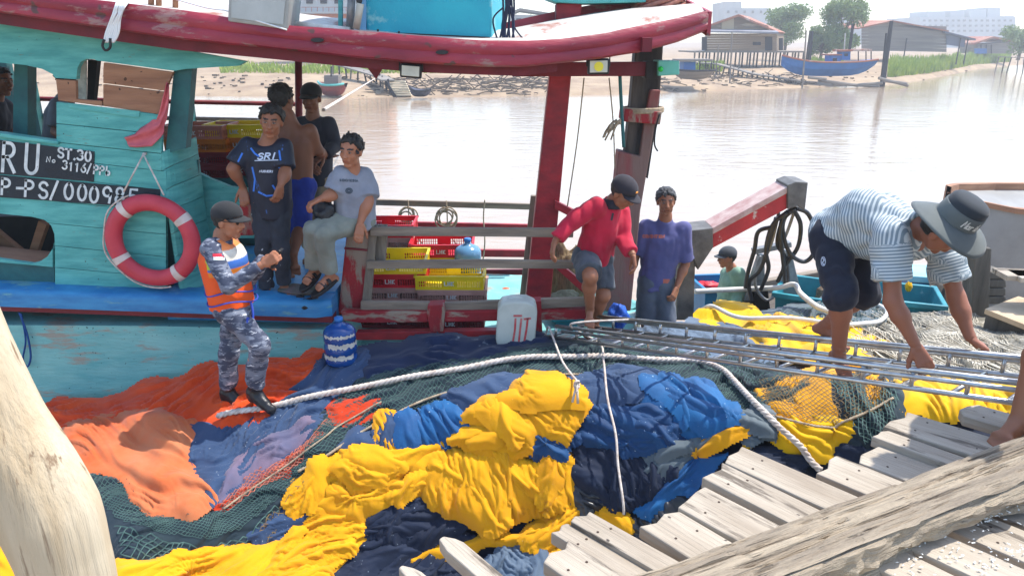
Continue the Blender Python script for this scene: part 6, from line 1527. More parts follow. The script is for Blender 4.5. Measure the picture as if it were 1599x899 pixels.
def fill(u0, v0, u1, v1, n=5): 
    """closely laid strokes covering a small rectangle"""
    st = (v1 - v0) / n; return [[(u0 + (u1 - u0) * k / 5, v0 + st * (i + .5)) for k in range(6)] for i in range(n)], st * 1.25
def fab(name, a, b_=None, **kw): return pm(name, a, b_ or tuple(x * .8 for x in a), kw.pop('scale', 5), rough=.85, bump=.15, bscale=250, bdist=.002, sheen=.1, **kw)
SK1, SK2, SK3 = S(166, 110, 82), S(146, 96, 70), S(126, 82, 60)
def JP(**k): return {n: U(*v) if len(v) == 3 and not isinstance(v, Vector) else v for n, v in k.items()}

# ---- officer in camouflage and orange life vest
camo = pm('navy_camouflage', S(112, 118, 132), S(62, 68, 86), 9, (1, 1, 2.6), lo=.47, hi=.53, wear=(S(196, 198, 204), .34, 12, (1, 1, 3.2)), rough=.85, bump=.15, bscale=200)
J = JP(head=(357, 345, 5.08), neck=(348, 367, 5.1), sR=(329, 388, 4.96), sL=(360, 381, 5.24), eR=(357, 447, 4.84), eL=(388, 436, 5.2), wR=(409, 413, 4.90), wL=(414, 405, 5.06), hR=(357, 484, 4.99), hL=(371, 480, 5.17), kR=(406, 538, 4.9), kL=(358, 548, 5.1), aR=(397, 612, 4.97), aL=(355, 612, 5.14), tR=(424, 640, 4.9), tL=(381, 634, 5.08))
sh = dict(mat=camo, sleeve=1.93, ease=.014, hem=.02, loose=.012, fold=.007); pa_ = dict(mat=camo, leg=1.86, ease=.016, fold=.009, loose=.012)
hd_ = {'R': dict(dir=(.7, .1, .35), palm=(0, 1, .1), curl=(.7, .9, .5), thumb=V3((.25, .05, 1))), 'L': dict(dir=(.8, -.3, .1), palm=(-.1, -1, .2), curl=(.8, .9, .5))}
off_, Pt, axs, _ = person('person', 'man in orange life vest and blue camouflage standing on the net holding a phone', J, SK1, (1, -.22, -.1), 'cap', shirt=sh, pants=pa_, handsd=hd_, feet=False)
blackcap = fab('black_cap', S(34, 35, 38)); cap_on(off_, Pt, axs, blackcap)
mb = MB()
for sx in (-1, 1): mb.lathe([(.001, 0), (.019, 0), (.021, .004), (.001, .007)], Pt(sx * .031, .083, .012), Matrix([[axs[0][i], axs[2][i], axs[1][i]] for i in range(3)]), 14)
mb.tube([Vector(Pt(-.075, .0, .016)), Vector(Pt(-.066, .07, .016)), Vector(Pt(0, .098, .016)), Vector(Pt(.066, .07, .016)), Vector(Pt(.075, 0, .016))], .0025, 6); ob('sunglasses', mb, blackm, off_)
Jn = {k: V3(v) for k, v in J.items()}; P = (Jn['hL'] + Jn['hR']) / 2; C = (Jn['sL'] + Jn['sR']) / 2; up = nz(C - P); sd = nz(Jn['sL'] - Jn['sR']); fr = nz(np.cross(sd, up))
pr = [cone(P + sd * s * .07 + up * .02, C + sd * s * .075 - up * .09, .128, .132) for s in (-1, 1)] + [cone(P + fr * .03, C + fr * .035 - up * .12, .125, .135)] + [cone(C + sd * s * .075 - up * .05 + fr * .02, C + sd * s * .085 + up * .035, .085, .055) for s in (-1, 1)]
V, Q = sdf_mesh(pr, .0095, .03, [(P + up * .03, -up), (C + up * .065, up)], (.004, 9, (1, 1, 1), 3.0))
vest = mesh_np('life_vest', V, Q, pm('vest_fabric', S(235, 90, 24), None, attr='Col', rough=.6, bump=.1, bscale=120), off_, smooth=True)
hgt = (V - P) @ up; frn = (V - P) @ fr; TLn = np.linalg.norm(C - P); col = np.tile(np.array([*S(226, 84, 20), 1.0]), (len(V), 1))
q = hgt / TLn; fm = frn > -.02
col[fm & (q > .62), :3] = S(222, 128, 40); col[fm & (q > .70), :3] = S(58, 104, 178); col[fm & (q > .82), :3] = S(214, 206, 190); col[fm & (q > .98), :3] = S(226, 130, 70)
col[(frn > -.02) & (frn < .03) & (q > .74) & (q < .95), :3] = S(170, 190, 50)
a_ = vest.data.color_attributes.new('Col', 'FLOAT_COLOR', 'POINT'); a_.data.foreach_set('color', col.astype(np.float32).ravel())
strapm = pm('blue_strap', S(46, 74, 170), None, rough=.7)
for hq, rr in ((.30, .006), (.14, .006)):
    mb = MB(); c0 = P + up * TLn * hq + fr * .01; mb.tube([Vector(c0 + (sd * .205 * math.cos(a) + fr * .165 * math.sin(a)) + up * .012 * math.sin(3 * a)) for a in [i * math.pi / 16 for i in range(33)]], rr, 6); ob('strap', mb, strapm, off_, smooth=True)
mb = MB(); p0 = P + up * .05 + fr * .17 - sd * .05
mb.tube(catmull([Vector(p0), Vector(p0 - up * .08 + fr * .01 - sd * .02), Vector(p0 - up * .16 - sd * .05), Vector(p0 - up * .1 - sd * .09), Vector(p0 - up * .2 - sd * .14)], 5), .009, 6); ob('strap_end', mb, strapm, off_, smooth=True)
for s in 'LR':
    a, t = Jn['a' + s], Jn['t' + s]; fw = nz(t - a); pr = [cone(a * .8 + Jn['k' + s] * .2, a, .056, .05)] + [cone(a - fw * .02 + np.array([0, 0, -.04]), a + (t - a) * .95, .044, .038), cone(a, a + (t - a) * .6, .05, .042), cone(a + np.array([0, 0, -.06]) - fw * .03, a, .04, .05)]
    V, Q = sdf_mesh(pr, .009, .02, [(a * .78 + Jn['k' + s] * .22, nz(Jn['k' + s] - a))], (.003, 20, (1, 1, 1), 1.0)); mesh_np('boot', V, Q, pm('black_leather', S(26, 26, 28), S(40, 40, 44), 10, rough=.35, bump=.3), off_, smooth=True)
for (r_, m_) in (((333, 396, 349, 401), pm('patch_red', S(190, 40, 60), None, rough=.8)), ((334, 401, 350, 406), whitepaint)):
    pl, w_ = fill(*r_, 3); decal([sh['obj']], [(pl, w_)], m_, off_, 'sleeve_patch')
ph = MB(); ph.box((Jn['wR'] + Jn['wL']) / 2 + nz((.75, 0, .2)) * .1, (.02, .075, .15), M=Matrix.Rotation(.5, 3, 'Y')); o = ob('mobile_phone', ph, blackm, bevel=.005); tag(o, 'black phone in the hands of the officer', 'phone')

# ---- man in printed black and blue shirt
J = JP(head=(424, 190, 5.93), neck=(421, 217, 5.99), sR=(388, 228, 5.99), sL=(443, 230, 5.97), eR=(363, 264, 5.90), eL=(446, 270, 5.9), wR=(379, 291, 5.98), wL=(438, 289, 5.80), hR=(411, 316, 6.0), hL=(436, 316, 6.0), kR=(412, 388, 5.95), kL=(439, 388, 5.92), aR=(416, 456, 6.0), aL=(444, 450, 5.99), tR=(407, 473, 5.84), tL=(459, 463, 5.84))
jersey = pm('printed_jersey', S(30, 36, 52), S(22, 27, 40), 5, wear=(S(56, 104, 176), .24, 7, (2.5, 2.5, .6)), rough=.6, bump=.1, bscale=200)
sh = dict(mat=jersey, sleeve=.8, ease=.022, hem=.12, loose=.02); jeans = pm('black_denim', S(58, 62, 72), S(34, 37, 44), 7, lo=.3, hi=.7, specks=(S(170, 172, 176), .27, 16), rough=.9, bump=.2, bscale=160)
srt, Pt, axs, bd = person('person', 'young man in a black and blue printed jersey leaning on the red bollard', J, SK2, (.12, -1, -.14), 'messy', shirt=sh, pants=dict(mat=jeans, leg=1.88, ease=.012, fold=.008), handsd={'L': dict(dir=(-.3, -.1, -.9), palm=(-.6, .3, -.3)), 'R': dict(dir=(.15, -.5, -.75), palm=(0, .5, -.9), curl=(.2, .4, .3))})
decal([sh['obj']], [(strokes('SRI', 402, 249, 8, 9, -.04, .3, 1.35), 2.4)], pm('print_white', S(200, 210, 225), None, rough=.7), srt)
decal([sh['obj']], [(strokes('NUSIERI', 405, 269, 2.6, 3, .02, .2, 1.35), 1.1), ([[(398, 251), (434, 250)]], 1.3)], MATS['print_white'], srt)
decal([sh['obj']], [([[(392, 232), (398, 240), (404, 244)], [(378, 240), (372, 252)], [(394, 262), (398, 280), (396, 298)], [(436, 236), (438, 250), (436, 262)], [(426, 290), (434, 302)], [(404, 300), (416, 306), (428, 305)]], 2.8)], pm('print_blue', S(60, 120, 210), None, rough=.7), srt)

# ---- shirtless man in blue shorts
J = JP(head=(441, 156, 6.42), neck=(449, 182, 6.42), sL=(436, 203, 6.42), sR=(484, 205, 6.42), eR=(498, 236, 6.48), eL=(422, 244, 6.5), wR=(508, 245, 6.7), wL=(440, 262, 6.62), hL=(450, 290, 6.4), hR=(473, 290, 6.4), kR=(471, 352, 6.34), kL=(455, 358, 6.38), aR=(458, 396, 6.14), aL=(452, 424, 6.4), tR=(463, 427, 6.10), tL=(446, 434, 6.55))
person('person', 'shirtless man in blue shorts turned away behind the printed jersey', J, SK3, (.35, .93, -.05), 'messy', pants=dict(name='shorts', mat=fab('blue_shorts', S(30, 60, 160), S(24, 46, 130)), leg=1.02, ease=.026, loose=.02, waist=.06, fold=.008), handsd={'R': dict(dir=(.1, .6, .2), palm=(0, -.1, -1))})
# ---- man in black cap and black shirt
J = JP(head=(486, 154, 6.86), neck=(488, 180, 6.88), sR=(470, 194, 6.9), sL=(512, 194, 6.86), eR=(464, 230, 6.9), eL=(524, 226, 6.8), wR=(482, 252, 6.76), wL=(506, 243, 6.62), hR=(480, 274, 6.9), hL=(502, 274, 6.9), kR=(481, 338, 6.85), kL=(504, 338, 6.85), aR=(482, 398, 6.9), aL=(504, 398, 6.9), tR=(478, 408, 6.76), tL=(508, 408, 6.76))
sh = dict(mat=fab('black_shirt', S(48, 50, 60)), sleeve=1.9, ease=.02, hem=.1)
bk, Pt, axs, _ = person('person', 'man in black cap and black shirt behind the shirtless man', J, SK3, (-.1, -1, -.12), 'cap', shirt=sh, pants=dict(mat=fab('khaki_trousers', S(140, 126, 100)), leg=1.8, ease=.018), handsd={'L': dict(dir=(-.5, -.5, -.3), palm=(0, .2, -1))})
cap_on(bk, Pt, axs, blackcap)
# ---- seated man in grey shirt
J = JP(head=(548, 236, 5.88), neck=(550, 261, 5.95), sR=(532, 274, 5.9), sL=(570, 276, 6.0), eR=(519, 304, 5.84), eL=(575, 314, 5.93), wR=(502, 310, 5.72), wL=(563, 347, 5.86), hR=(546, 342, 5.98), hL=(566, 344, 6.03), kR=(489, 360, 5.74), kL=(505, 366, 5.70), aR=(490, 422, 5.86), aL=(516, 430, 5.8), tR=(476, 437, 5.74), tL=(494, 447, 5.68))
greyshirt = fab('grey_cotton', S(146, 150, 160), S(126, 130, 142)); sh = dict(mat=greyshirt, sleeve=.85, ease=.024, hem=.06, loose=.022, fold=.009)
st_, Pt, axs, bd = person('person', 'man in grey t-shirt and pale trousers sitting on the bollard with a black bag', J, SK1, (-.28, -1, -.12), 'short', shirt=sh, pants=dict(mat=fab('pale_trousers', S(136, 140, 128), S(116, 120, 110)), leg=1.9, ease=.018, loose=.018, fold=.008), handsd={'L': dict(dir=(-.1, -.35, -.9), palm=(-.3, .8, -.1), curl=(.15, .3, .3)), 'R': dict(dir=(-.7, -.4, -.3), palm=(0, 0, -1), curl=(.6, .7, .5))})
decal([sh['obj']], [(strokes('INDONESIA', 530, 283, 3.0, 3.2, .03, 0, 1.25), 1.1), ([arc(545, 298, 5, 4, 0, 360, 10), arc(545, 298, 2.4, 2, 0, 360, 8)], 2.2)], pm('print_grey', S(70, 80, 92), None, rough=.8), st_)
for s in 'RL':
    a, t = V3(J['a' + s]), V3(J['t' + s]); mb = MB(); fw = nz(t - a); sdv = nz(np.cross(fw, (0, 0, 1))); dn = nz(np.cross(fw, sdv)); dn = dn if dn[2] < 0 else -dn
    cc = a + (t - a) * .55 + dn * .04; mb.prism([Vector(cc + fw * .15 * math.cos(q) + sdv * .052 * math.sin(q) * (1 + .15 * math.cos(q))) for q in [k * math.pi / 10 for k in range(20)]], tuple(dn * .03)); sn = ob('sandal', mb, blackm, st_, bevel=.005)
    for tt, w2 in ((.35, .03), (.7, .03)):
        mb = MB(); c1 = a + (t - a) * tt; rows = [[Vector(c1 + fw * w2 * (j - .5) + sdv * .052 * math.cos(q) - dn * (.05 - .01 * tt) * math.sin(q) + dn * .03) for q in [k * math.pi / 8 for k in range(9)]] for j in (0, 1)]; mb.grid(rows); so2 = ob('sandal_strap', mb, blackm, sn); m = so2.modifiers.new('t', 'SOLIDIFY'); m.thickness = .006
# ---- man in red shirt and cap stepping onto the ladder
J = JP(head=(973, 301, 5.74), neck=(958, 315, 5.82), sR=(930, 322, 5.74), sL=(969, 332, 5.94), eR=(895, 345, 5.69), eL=(974, 374, 5.86), wR=(867, 376, 5.60), wL=(988, 397, 5.71), hR=(914, 400, 5.86), hL=(937, 404, 5.96), kR=(922, 432, 5.56), kL=(942, 462, 5.80), aR=(921, 484, 5.73), aL=(928, 506, 5.88), tR=(920, 506, 5.60), tL=(914, 522, 5.74))
redsh = fab('red_jersey', S(188, 22, 56), S(166, 18, 48)); sh = dict(mat=redsh, sleeve=1.9, ease=.026, hem=.09, loose=.012, fold=.009)
rd, Pt, axs, bd = person('person', 'man in red long-sleeved shirt and dark cap stepping onto the ladder', J, SK2, (.62, -.5, -.5), 'cap', shirt=sh, pants=dict(name='shorts', mat=fab('grey_shorts', S(86, 92, 98), S(62, 68, 76)), leg=.86, ease=.022, loose=.022, fold=.008), handsd={'R': dict(dir=(-.2, -.3, -.9), palm=(.8, .1, -.2), curl=(.3, .4, .3)), 'L': dict(dir=(.15, -.3, -.9), palm=(-.8, 0, -.2))})
cp = cap_on(rd, Pt, axs, fab('navy_cap', S(42, 38, 46)))
mb = MB(); mb.tube([Vector(Pt(x, .088, .075)) for x in (-.012, .012)], .008, 6); ob('cap_badge', mb, pm('badge_orange', S(220, 140, 50), None, rough=.7), cp)
J_ = {k: V3(v) for k, v in J.items()}
mb = MB(); c0 = V3(J['neck']); fr_ = nz((.55, -.6, 0)); sd_ = np.cross(fr_, (0, 0, 1)); rows = [[Vector(c0 + (fr_ * math.cos(a) + sd_ * math.sin(a)) * (.074 + .012 * j) + np.array([0, 0, .028 - .035 * j])) for a in [i * 2 * math.pi / 20 for i in range(21)]] for j in (0, 1, 2)]; mb.grid(rows); o = ob('collar', mb, fab('dark_collar', S(46, 44, 52)), rd, smooth=True); m = o.modifiers.new('t', 'SOLIDIFY'); m.thickness = .006
decal([sh['obj']], [([[(960, 322), (957, 334), (955, 343)]], 3.2), ([[(928, 309), (938, 304)]], 5)], MATS['dark_collar'], rd)
# ---- man in purple t-shirt
J = JP(head=(1040, 315, 6.88), neck=(1039, 338, 6.92), sR=(1009, 354, 6.96), sL=(1067, 358, 6.9), eR=(991, 402, 6.97), eL=(1070, 412, 6.9), wR=(983, 434, 6.87), wL=(1057, 448, 6.78), hR=(1013, 440, 6.92), hL=(1036, 440, 6.9), kR=(1010, 504, 6.9), kL=(1038, 506, 6.86), aR=(1008, 570, 6.95), aL=(1038, 572, 6.92), tR=(1003, 582, 6.8), tL=(1042, 584, 6.78))
sh = dict(mat=fab('purple_cotton', S(86, 86, 132), S(72, 74, 118)), sleeve=.88, ease=.024, hem=.07, loose=.022, fold=.009)
pp, Pt, axs, bd = person('person', 'man in purple t-shirt and grey shorts standing beside the mast', J, SK2, (-.06, -1, -.06), 'messy', (.03, .03, .032), shirt=sh, pants=dict(name='shorts', mat=fab('blue_grey_shorts', S(92, 100, 112), S(74, 82, 94)), leg=.95, ease=.024, loose=.03), handsd={'R': dict(palm=(.9, .2, 0), curl=(.3, .4, .3)), 'L': dict(palm=(-.5, .7, 0), curl=(.5, .6, .4))})
decal([sh['obj']], [(strokes('CONDITION', 1004, 371, 3.1, 4.2, .01, 0, 1.42), 1.7)], pm('print_orange', S(170, 96, 80), None, rough=.8), pp)
decal([sh['obj']], [fill(1037, 436, 1044, 442, 2)], MATS['print_orange'], pp, 'hem_patch')
# ---- man in green shirt
J = JP(head=(1135, 402, 8.53), neck=(1142, 419, 8.55), sL=(1152, 428, 8.41), sR=(1136, 427, 8.71), eL=(1155, 458, 8.41), eR=(1130, 456, 8.67), wL=(1146, 484, 8.33), wR=(1126, 478, 8.53), hL=(1145, 484, 8.47), hR=(1141, 484, 8.65), kL=(1142, 530, 8.45), kR=(1140, 530, 8.65), aL=(1144, 575, 8.45), aR=(1140, 575, 8.65), tL=(1128, 582, 8.45), tR=(1124, 582, 8.65))
sh = dict(mat=fab('sage_shirt', S(132, 166, 144), S(110, 144, 124)), sleeve=1.9, ease=.03, hem=.1, fold=.008)
gn, Pt, axs, bd = person('person', 'man in sage green shirt and cap beside the blue tub', J, SK1, (-1, -.25, -.05), 'cap', shirt=sh, pants=dict(mat=fab('dark_trousers', S(50, 54, 60)), leg=1.9))
cap_on(gn, Pt, axs, fab('grey_cap', S(64, 70, 76)))
# ---- man bending over the ladder
pel = V3(U(1309, 364, 4.04)); rs = np.array([-.8, -.6, 0])
J = JP(head=(1472, 358, 3.50), neck=(1434, 352, 3.64), sR=(1390, 366, 3.58), sL=(1468, 376, 3.80), eR=(1394, 470, 3.50), eL=(1494, 466, 3.70), wR=(1429, 538, 3.42), wL=(1514, 526, 3.60), kR=(1313, 462, 3.70), kL=(1352, 458, 3.92), aR=(1310, 552, 3.84), aL=(1288, 508, 4.26), tR=(1322, 584, 3.72), tL=(1322, 540, 4.12))
J['hR'] = pel + rs * .085; J['hL'] = pel - rs * .085
sm = bpy.data.materials.new('striped_cotton'); sm.use_nodes = True; N = sm.node_tree.nodes; L = sm.node_tree.links; b = N['Principled BSDF']; b.inputs['Roughness'].default_value = .85
at_ = N.new('ShaderNodeAttribute'); at_.attribute_name = 'stripe'; m1 = N.new('ShaderNodeMath'); m1.operation = 'MULTIPLY'; m1.inputs[1].default_value = 2 * math.pi / .0165; m2 = N.new('ShaderNodeMath'); m2.operation = 'SINE'
mr = N.new('ShaderNodeMapRange'); mr.inputs[1].default_value = -.15; mr.inputs[2].default_value = .45; mx = N.new('ShaderNodeMix'); mx.data_type = 'RGBA'; mx.inputs[6].default_value = (*S(124, 138, 146), 1); mx.inputs[7].default_value = (*S(196, 202, 202), 1)
L.new(at_.outputs['Fac'], m1.inputs[0]); L.new(m1.outputs[0], m2.inputs[0]); L.new(m2.outputs[0], mr.inputs[0]); L.new(mr.outputs[0], mx.inputs[0]); L.new(mx.outputs[2], b.inputs['Base Color'])
sh = dict(mat=sm, sleeve=.70, ease=.030, hem=.07, loose=.028, stripe=True, fold=.011, k=.045, fst=(1, 1, 1)); pt_ = dict(name='shorts', mat=fab('navy_shorts', S(30, 33, 48), S(24, 26, 40)), leg=1.12, ease=.024, loose=.016, waist=.05, fold=.010)
bn, Pt, axs, bd = person('person', 'man in striped shirt and wide brimmed hat bending over the ladder', J, S(146, 94, 72), (.62, -.42, -.60), 'cap', arch=U(1362, 332, 3.86), shirt=sh, pants=pt_, handsd={'R': dict(dir=(.30, -.30, -.62), palm=(.2, .8, -.3), curl=(.30, .45, .4), spread=.35), 'L': dict(dir=(.62, -.1, -.35), palm=(-.1, .1, -1), curl=(.7, .8, .5))})
hatm = fab('grey_hat_cloth', S(98, 104, 102), S(84, 90, 90)); hatd = fab('dark_hat_cloth', S(50, 56, 62))
hu = nz(axs[2] * .9 + np.array([.25, 0, .55])); hx = nz(np.cross(hu, (0, 1, 0))); hy = np.cross(hu, hx); M_ = Matrix([[hx[i], hy[i], hu[i]] for i in range(3)])
hc0 = V3(Pt(0, -.01, .045)) + np.array([.02, -.02, .02])
mb = MB(); mb.lathe([(.002, .128), (.05, .126), (.08, .116), (.094, .10), (.098, .07)], hc0, M_, 36); hat = ob('hat', mb, hatd, bn, auto=60)
mb = MB(); mb.lathe([(.0985, .072), (.101, .068), (.104, .02), (.104, .0)], hc0, M_, 36); ob('hat_band', mb, hatm, hat, auto=60)
rows = []
for i in range(7):
    r_ = .100 + .100 * i / 6; rows.append([Vector(hc0) + M_ @ Vector((r_ * math.cos(a), r_ * math.sin(a), .004 - .05 * (i / 6) ** 1.3 + .018 * (i / 6) * math.sin(2 * a + .6))) for a in [k * 2 * math.pi / 40 for k in range(40)]])
mb = MB(); mb.grid(rows, closed=True); br = ob('hat_brim', mb, hatm, hat, smooth=True); m = br.modifiers.new('t', 'SOLIDIFY'); m.thickness = .005
tc_ = np.array([0, 0, H]) - hc0; ca, cb = tc_ @ hx, tc_ @ hy; a0 = math.atan2(cb, ca) + .62
def hatmap(x, y):
    a = a0 + x / .1055 * HSG; return Vector(hc0) + M_ @ Vector((.1058 * math.cos(a), .1058 * math.sin(a), .022 - y))
HSG = 1.0 if np.cross(np.array([math.cos(a0), math.sin(a0)]), np.array([math.cos(a0 + .1), math.sin(a0 + .1)])) > 0 else -1.0
lm = MB(); ribbons(lm, strokes('Marib', -.025, 0, .017, .036, 0, .12, 1.25), .0065, hatmap); mesh_np('lettering', [tuple(p) for p in lm.v], lm.f, pm('hat_print', S(214, 214, 208), None, rough=.8), hat)
decal([pt_['obj']], [([[(1284, 402), (1287, 406), (1284, 410), (1287, 414)]], 2.2), ([arc(1285.5, 408, 3.4, 7, 0, 360, 12)], 1.3)], pm('short_logo', S(176, 180, 190), None, rough=.8), bn, 'logo')
mb = MB(); mb.tube([Vector(V3(J['aR']) + np.array([math.cos(a) * .042, math.sin(a) * .042, .03 + .006 * math.sin(a)])) for a in [k * math.pi / 8 for k in range(17)]], .005, 6); ob('anklet', mb, ropet, bn)
# ---- person whose bare foot stands on the jetty planks at the right edge
an = V3(G(1590, 658, 3.085)); to = V3(G(1553, 690, 3.03)); kk_ = an + np.array([.10, .06, .40]); hp_ = kk_ + np.array([.10, .04, .40]); z3 = np.array([0, 0, 1.])
J = dict(aR=an, tR=to, kR=kk_, hR=hp_, hL=hp_ + np.array([.10, .15, 0]), kL=hp_ + np.array([.16, .18, -.40]), aL=hp_ + np.array([.16, .2, -.80]), tL=hp_ + np.array([.03, .1, -.86]))
J['sR'] = hp_ + np.array([-.02, -.12, .50]); J['sL'] = hp_ + np.array([.14, .24, .50]); J['neck'] = (J['sR'] + J['sL']) / 2 + z3 * .07; J['head'] = J['neck'] + np.array([-.03, 0, .14])
for s, o in (('R', (-.06, -.1, 0)), ('L', (.06, .1, 0))): J['e' + s] = J['s' + s] + np.array(o) - z3 * .27; J['w' + s] = J['e' + s] + np.array([-.08, 0, -.23])
sh = dict(mat=fab('plain_dark_shirt', S(60, 66, 80)), sleeve=.8, ease=.03, hem=.1)
person('person', 'barefoot person at the right edge with one foot on the jetty planks', J, SK2, (-1, -.4, -.2), 'short', shirt=sh, pants=dict(name='shorts', mat=MATS['navy_shorts'], leg=.9, ease=.025))
# ---- two men inside the cabin
J = JP(head=(108, 128, 7.0), neck=(104, 152, 7.02), sR=(92, 166, 6.88), sL=(98, 164, 7.22), eR=(88, 206, 6.8), eL=(110, 204, 7.3), wR=(112, 216, 6.72), wL=(132, 214, 7.2), hR=(86, 236, 6.95), hL=(88, 234, 7.15), kR=(140, 244, 6.85), kL=(142, 242, 7.15), aR=(140, 306, 6.9), aL=(142, 304, 7.15), tR=(160, 312, 6.9), tL=(162, 310, 7.15))
person('person', 'man in grey shirt sitting inside the cabin behind the bare board', J, SK3, (1, -.2, -.1), 'short', shirt=dict(mat=fab('dull_grey_shirt', S(110, 116, 126)), sleeve=.85, ease=.026, hem=.06), pants=dict(mat=MATS['dark_trousers'], leg=1.9))
J = JP(head=(2, 128, 7.05), neck=(-6, 150, 7.05), sR=(-22, 166, 6.92), sL=(6, 166, 7.2), eR=(-24, 206, 6.85), eL=(14, 204, 7.2), wR=(-2, 214, 6.75), wL=(24, 216, 7.05), hR=(-20, 238, 6.95), hL=(-6, 238, 7.15), kR=(22, 244, 6.8), kL=(34, 242, 7.05), aR=(22, 306, 6.85), aL=(34, 304, 7.05), tR=(40, 312, 6.85), tL=(50, 310, 7.05))
person('person', 'man in dark clothes sitting at the left cabin window', J, SK3, (1, -.3, -.1), 'short', shirt=dict(mat=fab('dark_blue_shirt', S(34, 38, 50)), sleeve=.85, ease=.026, hem=.06), pants=dict(mat=MATS['dark_trousers'], leg=1.9))
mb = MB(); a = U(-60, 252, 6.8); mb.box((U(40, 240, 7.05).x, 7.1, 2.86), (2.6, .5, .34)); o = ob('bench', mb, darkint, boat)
# ------------------------------------------------------------------ far bank
farwood = pm('far_boards', S(150, 128, 104), S(116, 100, 84), .6, (.3, 1, 4), lo=.3, hi=.7, rough=.9, wear=(S(176, 160, 136), .3, .5, (.4, 1, 3)))
fargrey = pm('far_grey_boards', S(138, 130, 120), S(112, 106, 100), .5, (.3, 1, 5), rough=.9)
rust = pm('rusty_roof', S(168, 116, 92), S(150, 84, 64), .3, (1, 1, 1), rough=.8, wear=(S(190, 170, 156), .35, .4))
darkopen = pm('dark_opening', S(40, 40, 46), None, rough=.9)
concrete = pm('far_concrete', S(188, 188, 184), S(170, 170, 168), .1, rough=.9)
farblue = pm('far_blue_paint', S(40, 112, 180), S(34, 96, 160), .8, rough=.6)
def fpx(name, poly, Y, th, m_, parent): mb = MB(); mb.px(poly, Y, th); return ob(name, mb, m_, parent)
def ext(name, poly, Y, e, m_, parent): mb = MB(); mb.prism([U(u, v, Y) for u, v in poly], e); return ob(name, mb, m_, parent)
# stilt house
sh_ = thing('stilt_house', U(1170, 100, 102), 'brown timber house on stilts with rusty roof on the far bank', 'house')
for k in range(7):
    v0 = 53 + k * 3.9; fpx('board', [(1101, v0), (1213, v0 - .6), (1213, v0 + 3.5), (1101, v0 + 3.5)], 100 + .03 * (k % 2), .2, farwood, sh_)
ext('side_wall', [(1213.2, 52), (1213.4, 52), (1213.4, 80), (1213.2, 80)], 100.1, (4.0, 9, 0), farwood, sh_)
ext('gable', [(1104, 40), (1153, 25), (1200, 41), (1200, 49), (1104, 50)], 100.2, (0, .3, 0), farwood, sh_)
for poly in ([(1127, 31), (1146, 28), (1146, 47), (1127, 47)],): fpx('gable_panel', poly, 100.1, .1, pm('pale_boards', S(178, 160, 130), None, rough=.9), sh_)
rf = ext('roof', [(1153, 22.5), (1216, 50), (1214, 52), (1153, 26)], 99.6, (4.4, 10, 0), rust, sh_)
ext('roof', [(1153, 22.5), (1098, 42), (1098, 45), (1153, 26)], 99.6, (4.4, 10, 0), rust, sh_)
ext('lean_to_roof', [(1100, 48), (1216, 50), (1216, 53), (1100, 51)], 98.6, (0, 1.6, .25), pm('far_tin', S(150, 150, 156), S(120, 120, 130), .4, rough=.6), sh_)
for u0, u1 in ((1096, 1104), (1195, 1206)): fpx('door', [(u0, 58), (u1, 58), (u1, 79), (u0, 79)], 99.9, .1, darkopen, sh_)
fpx('window', [(1176, 66), (1188, 66), (1188, 71), (1176, 71)], 99.9, .1, darkopen, sh_)
ext('door', [(1216, 60), (1222, 60), (1222, 79), (1216, 79)], 100.6, (.1, .1, 0), darkopen, sh_)
fpx('floor_edge', [(1080, 80), (1258, 80), (1258, 82.5), (1080, 82.5)], 99.8, 8, fargrey, sh_)
rn = random.Random(21)
for k in range(30):
    u = 1086 + k * 5.8; p = U(u + rn.uniform(-1.5, 1.5), 82, 100 + (k % 3) * 1.6); mb = MB(); mb.tube([(p.x, p.y, 1.1), (p.x, p.y, p.z)], .11, 6); ob('stilt', mb, darkopen if k % 2 else fargrey, sh_)
# grey shed
g = thing('grey_shed', U(1410, 82, 120), 'long grey weathered shed behind the tall mooring poles', 'shed')
for k in range(9):
    v0 = 36 + k * 5.0; fpx('board', [(1346, max(v0, 43)), (1394, v0 - 2 if k else 34), (1478, max(v0 + 1, 49)), (1478, v0 + 4.6 + 1), (1394, v0 + 3.9), (1346, max(v0 + 4.6, 43.5))], 120 + .04 * (k % 2), .2, fargrey, g)
ext('roof', [(1340, 44), (1394, 32), (1394, 34), (1340, 46)], 119.4, (0, 12, .3), rust, g); ext('roof', [(1394, 32), (1482, 48), (1482, 50), (1394, 34)], 119.4, (0, 12, .3), rust, g)
ext('lean_to', [(1476, 49), (1524, 61), (1524, 63.5), (1476, 52)], 119.2, (0, 5, 0), pm('dark_tin', S(96, 100, 112), S(80, 84, 96), .4, rough=.6), g); fpx('lean_to_wall', [(1478, 53), (1508, 60), (1506, 74), (1478, 70)], 119.8, .2, pm('blue_grey_boards', S(96, 104, 122), None, rough=.9), g)
for u in (1416, 1500, 1512): p = U(u, 60, 119.5); mb = MB(); mb.tube([(p.x, p.y, 1.2), p], .09, 6); ob('post', mb, darkopen, g)
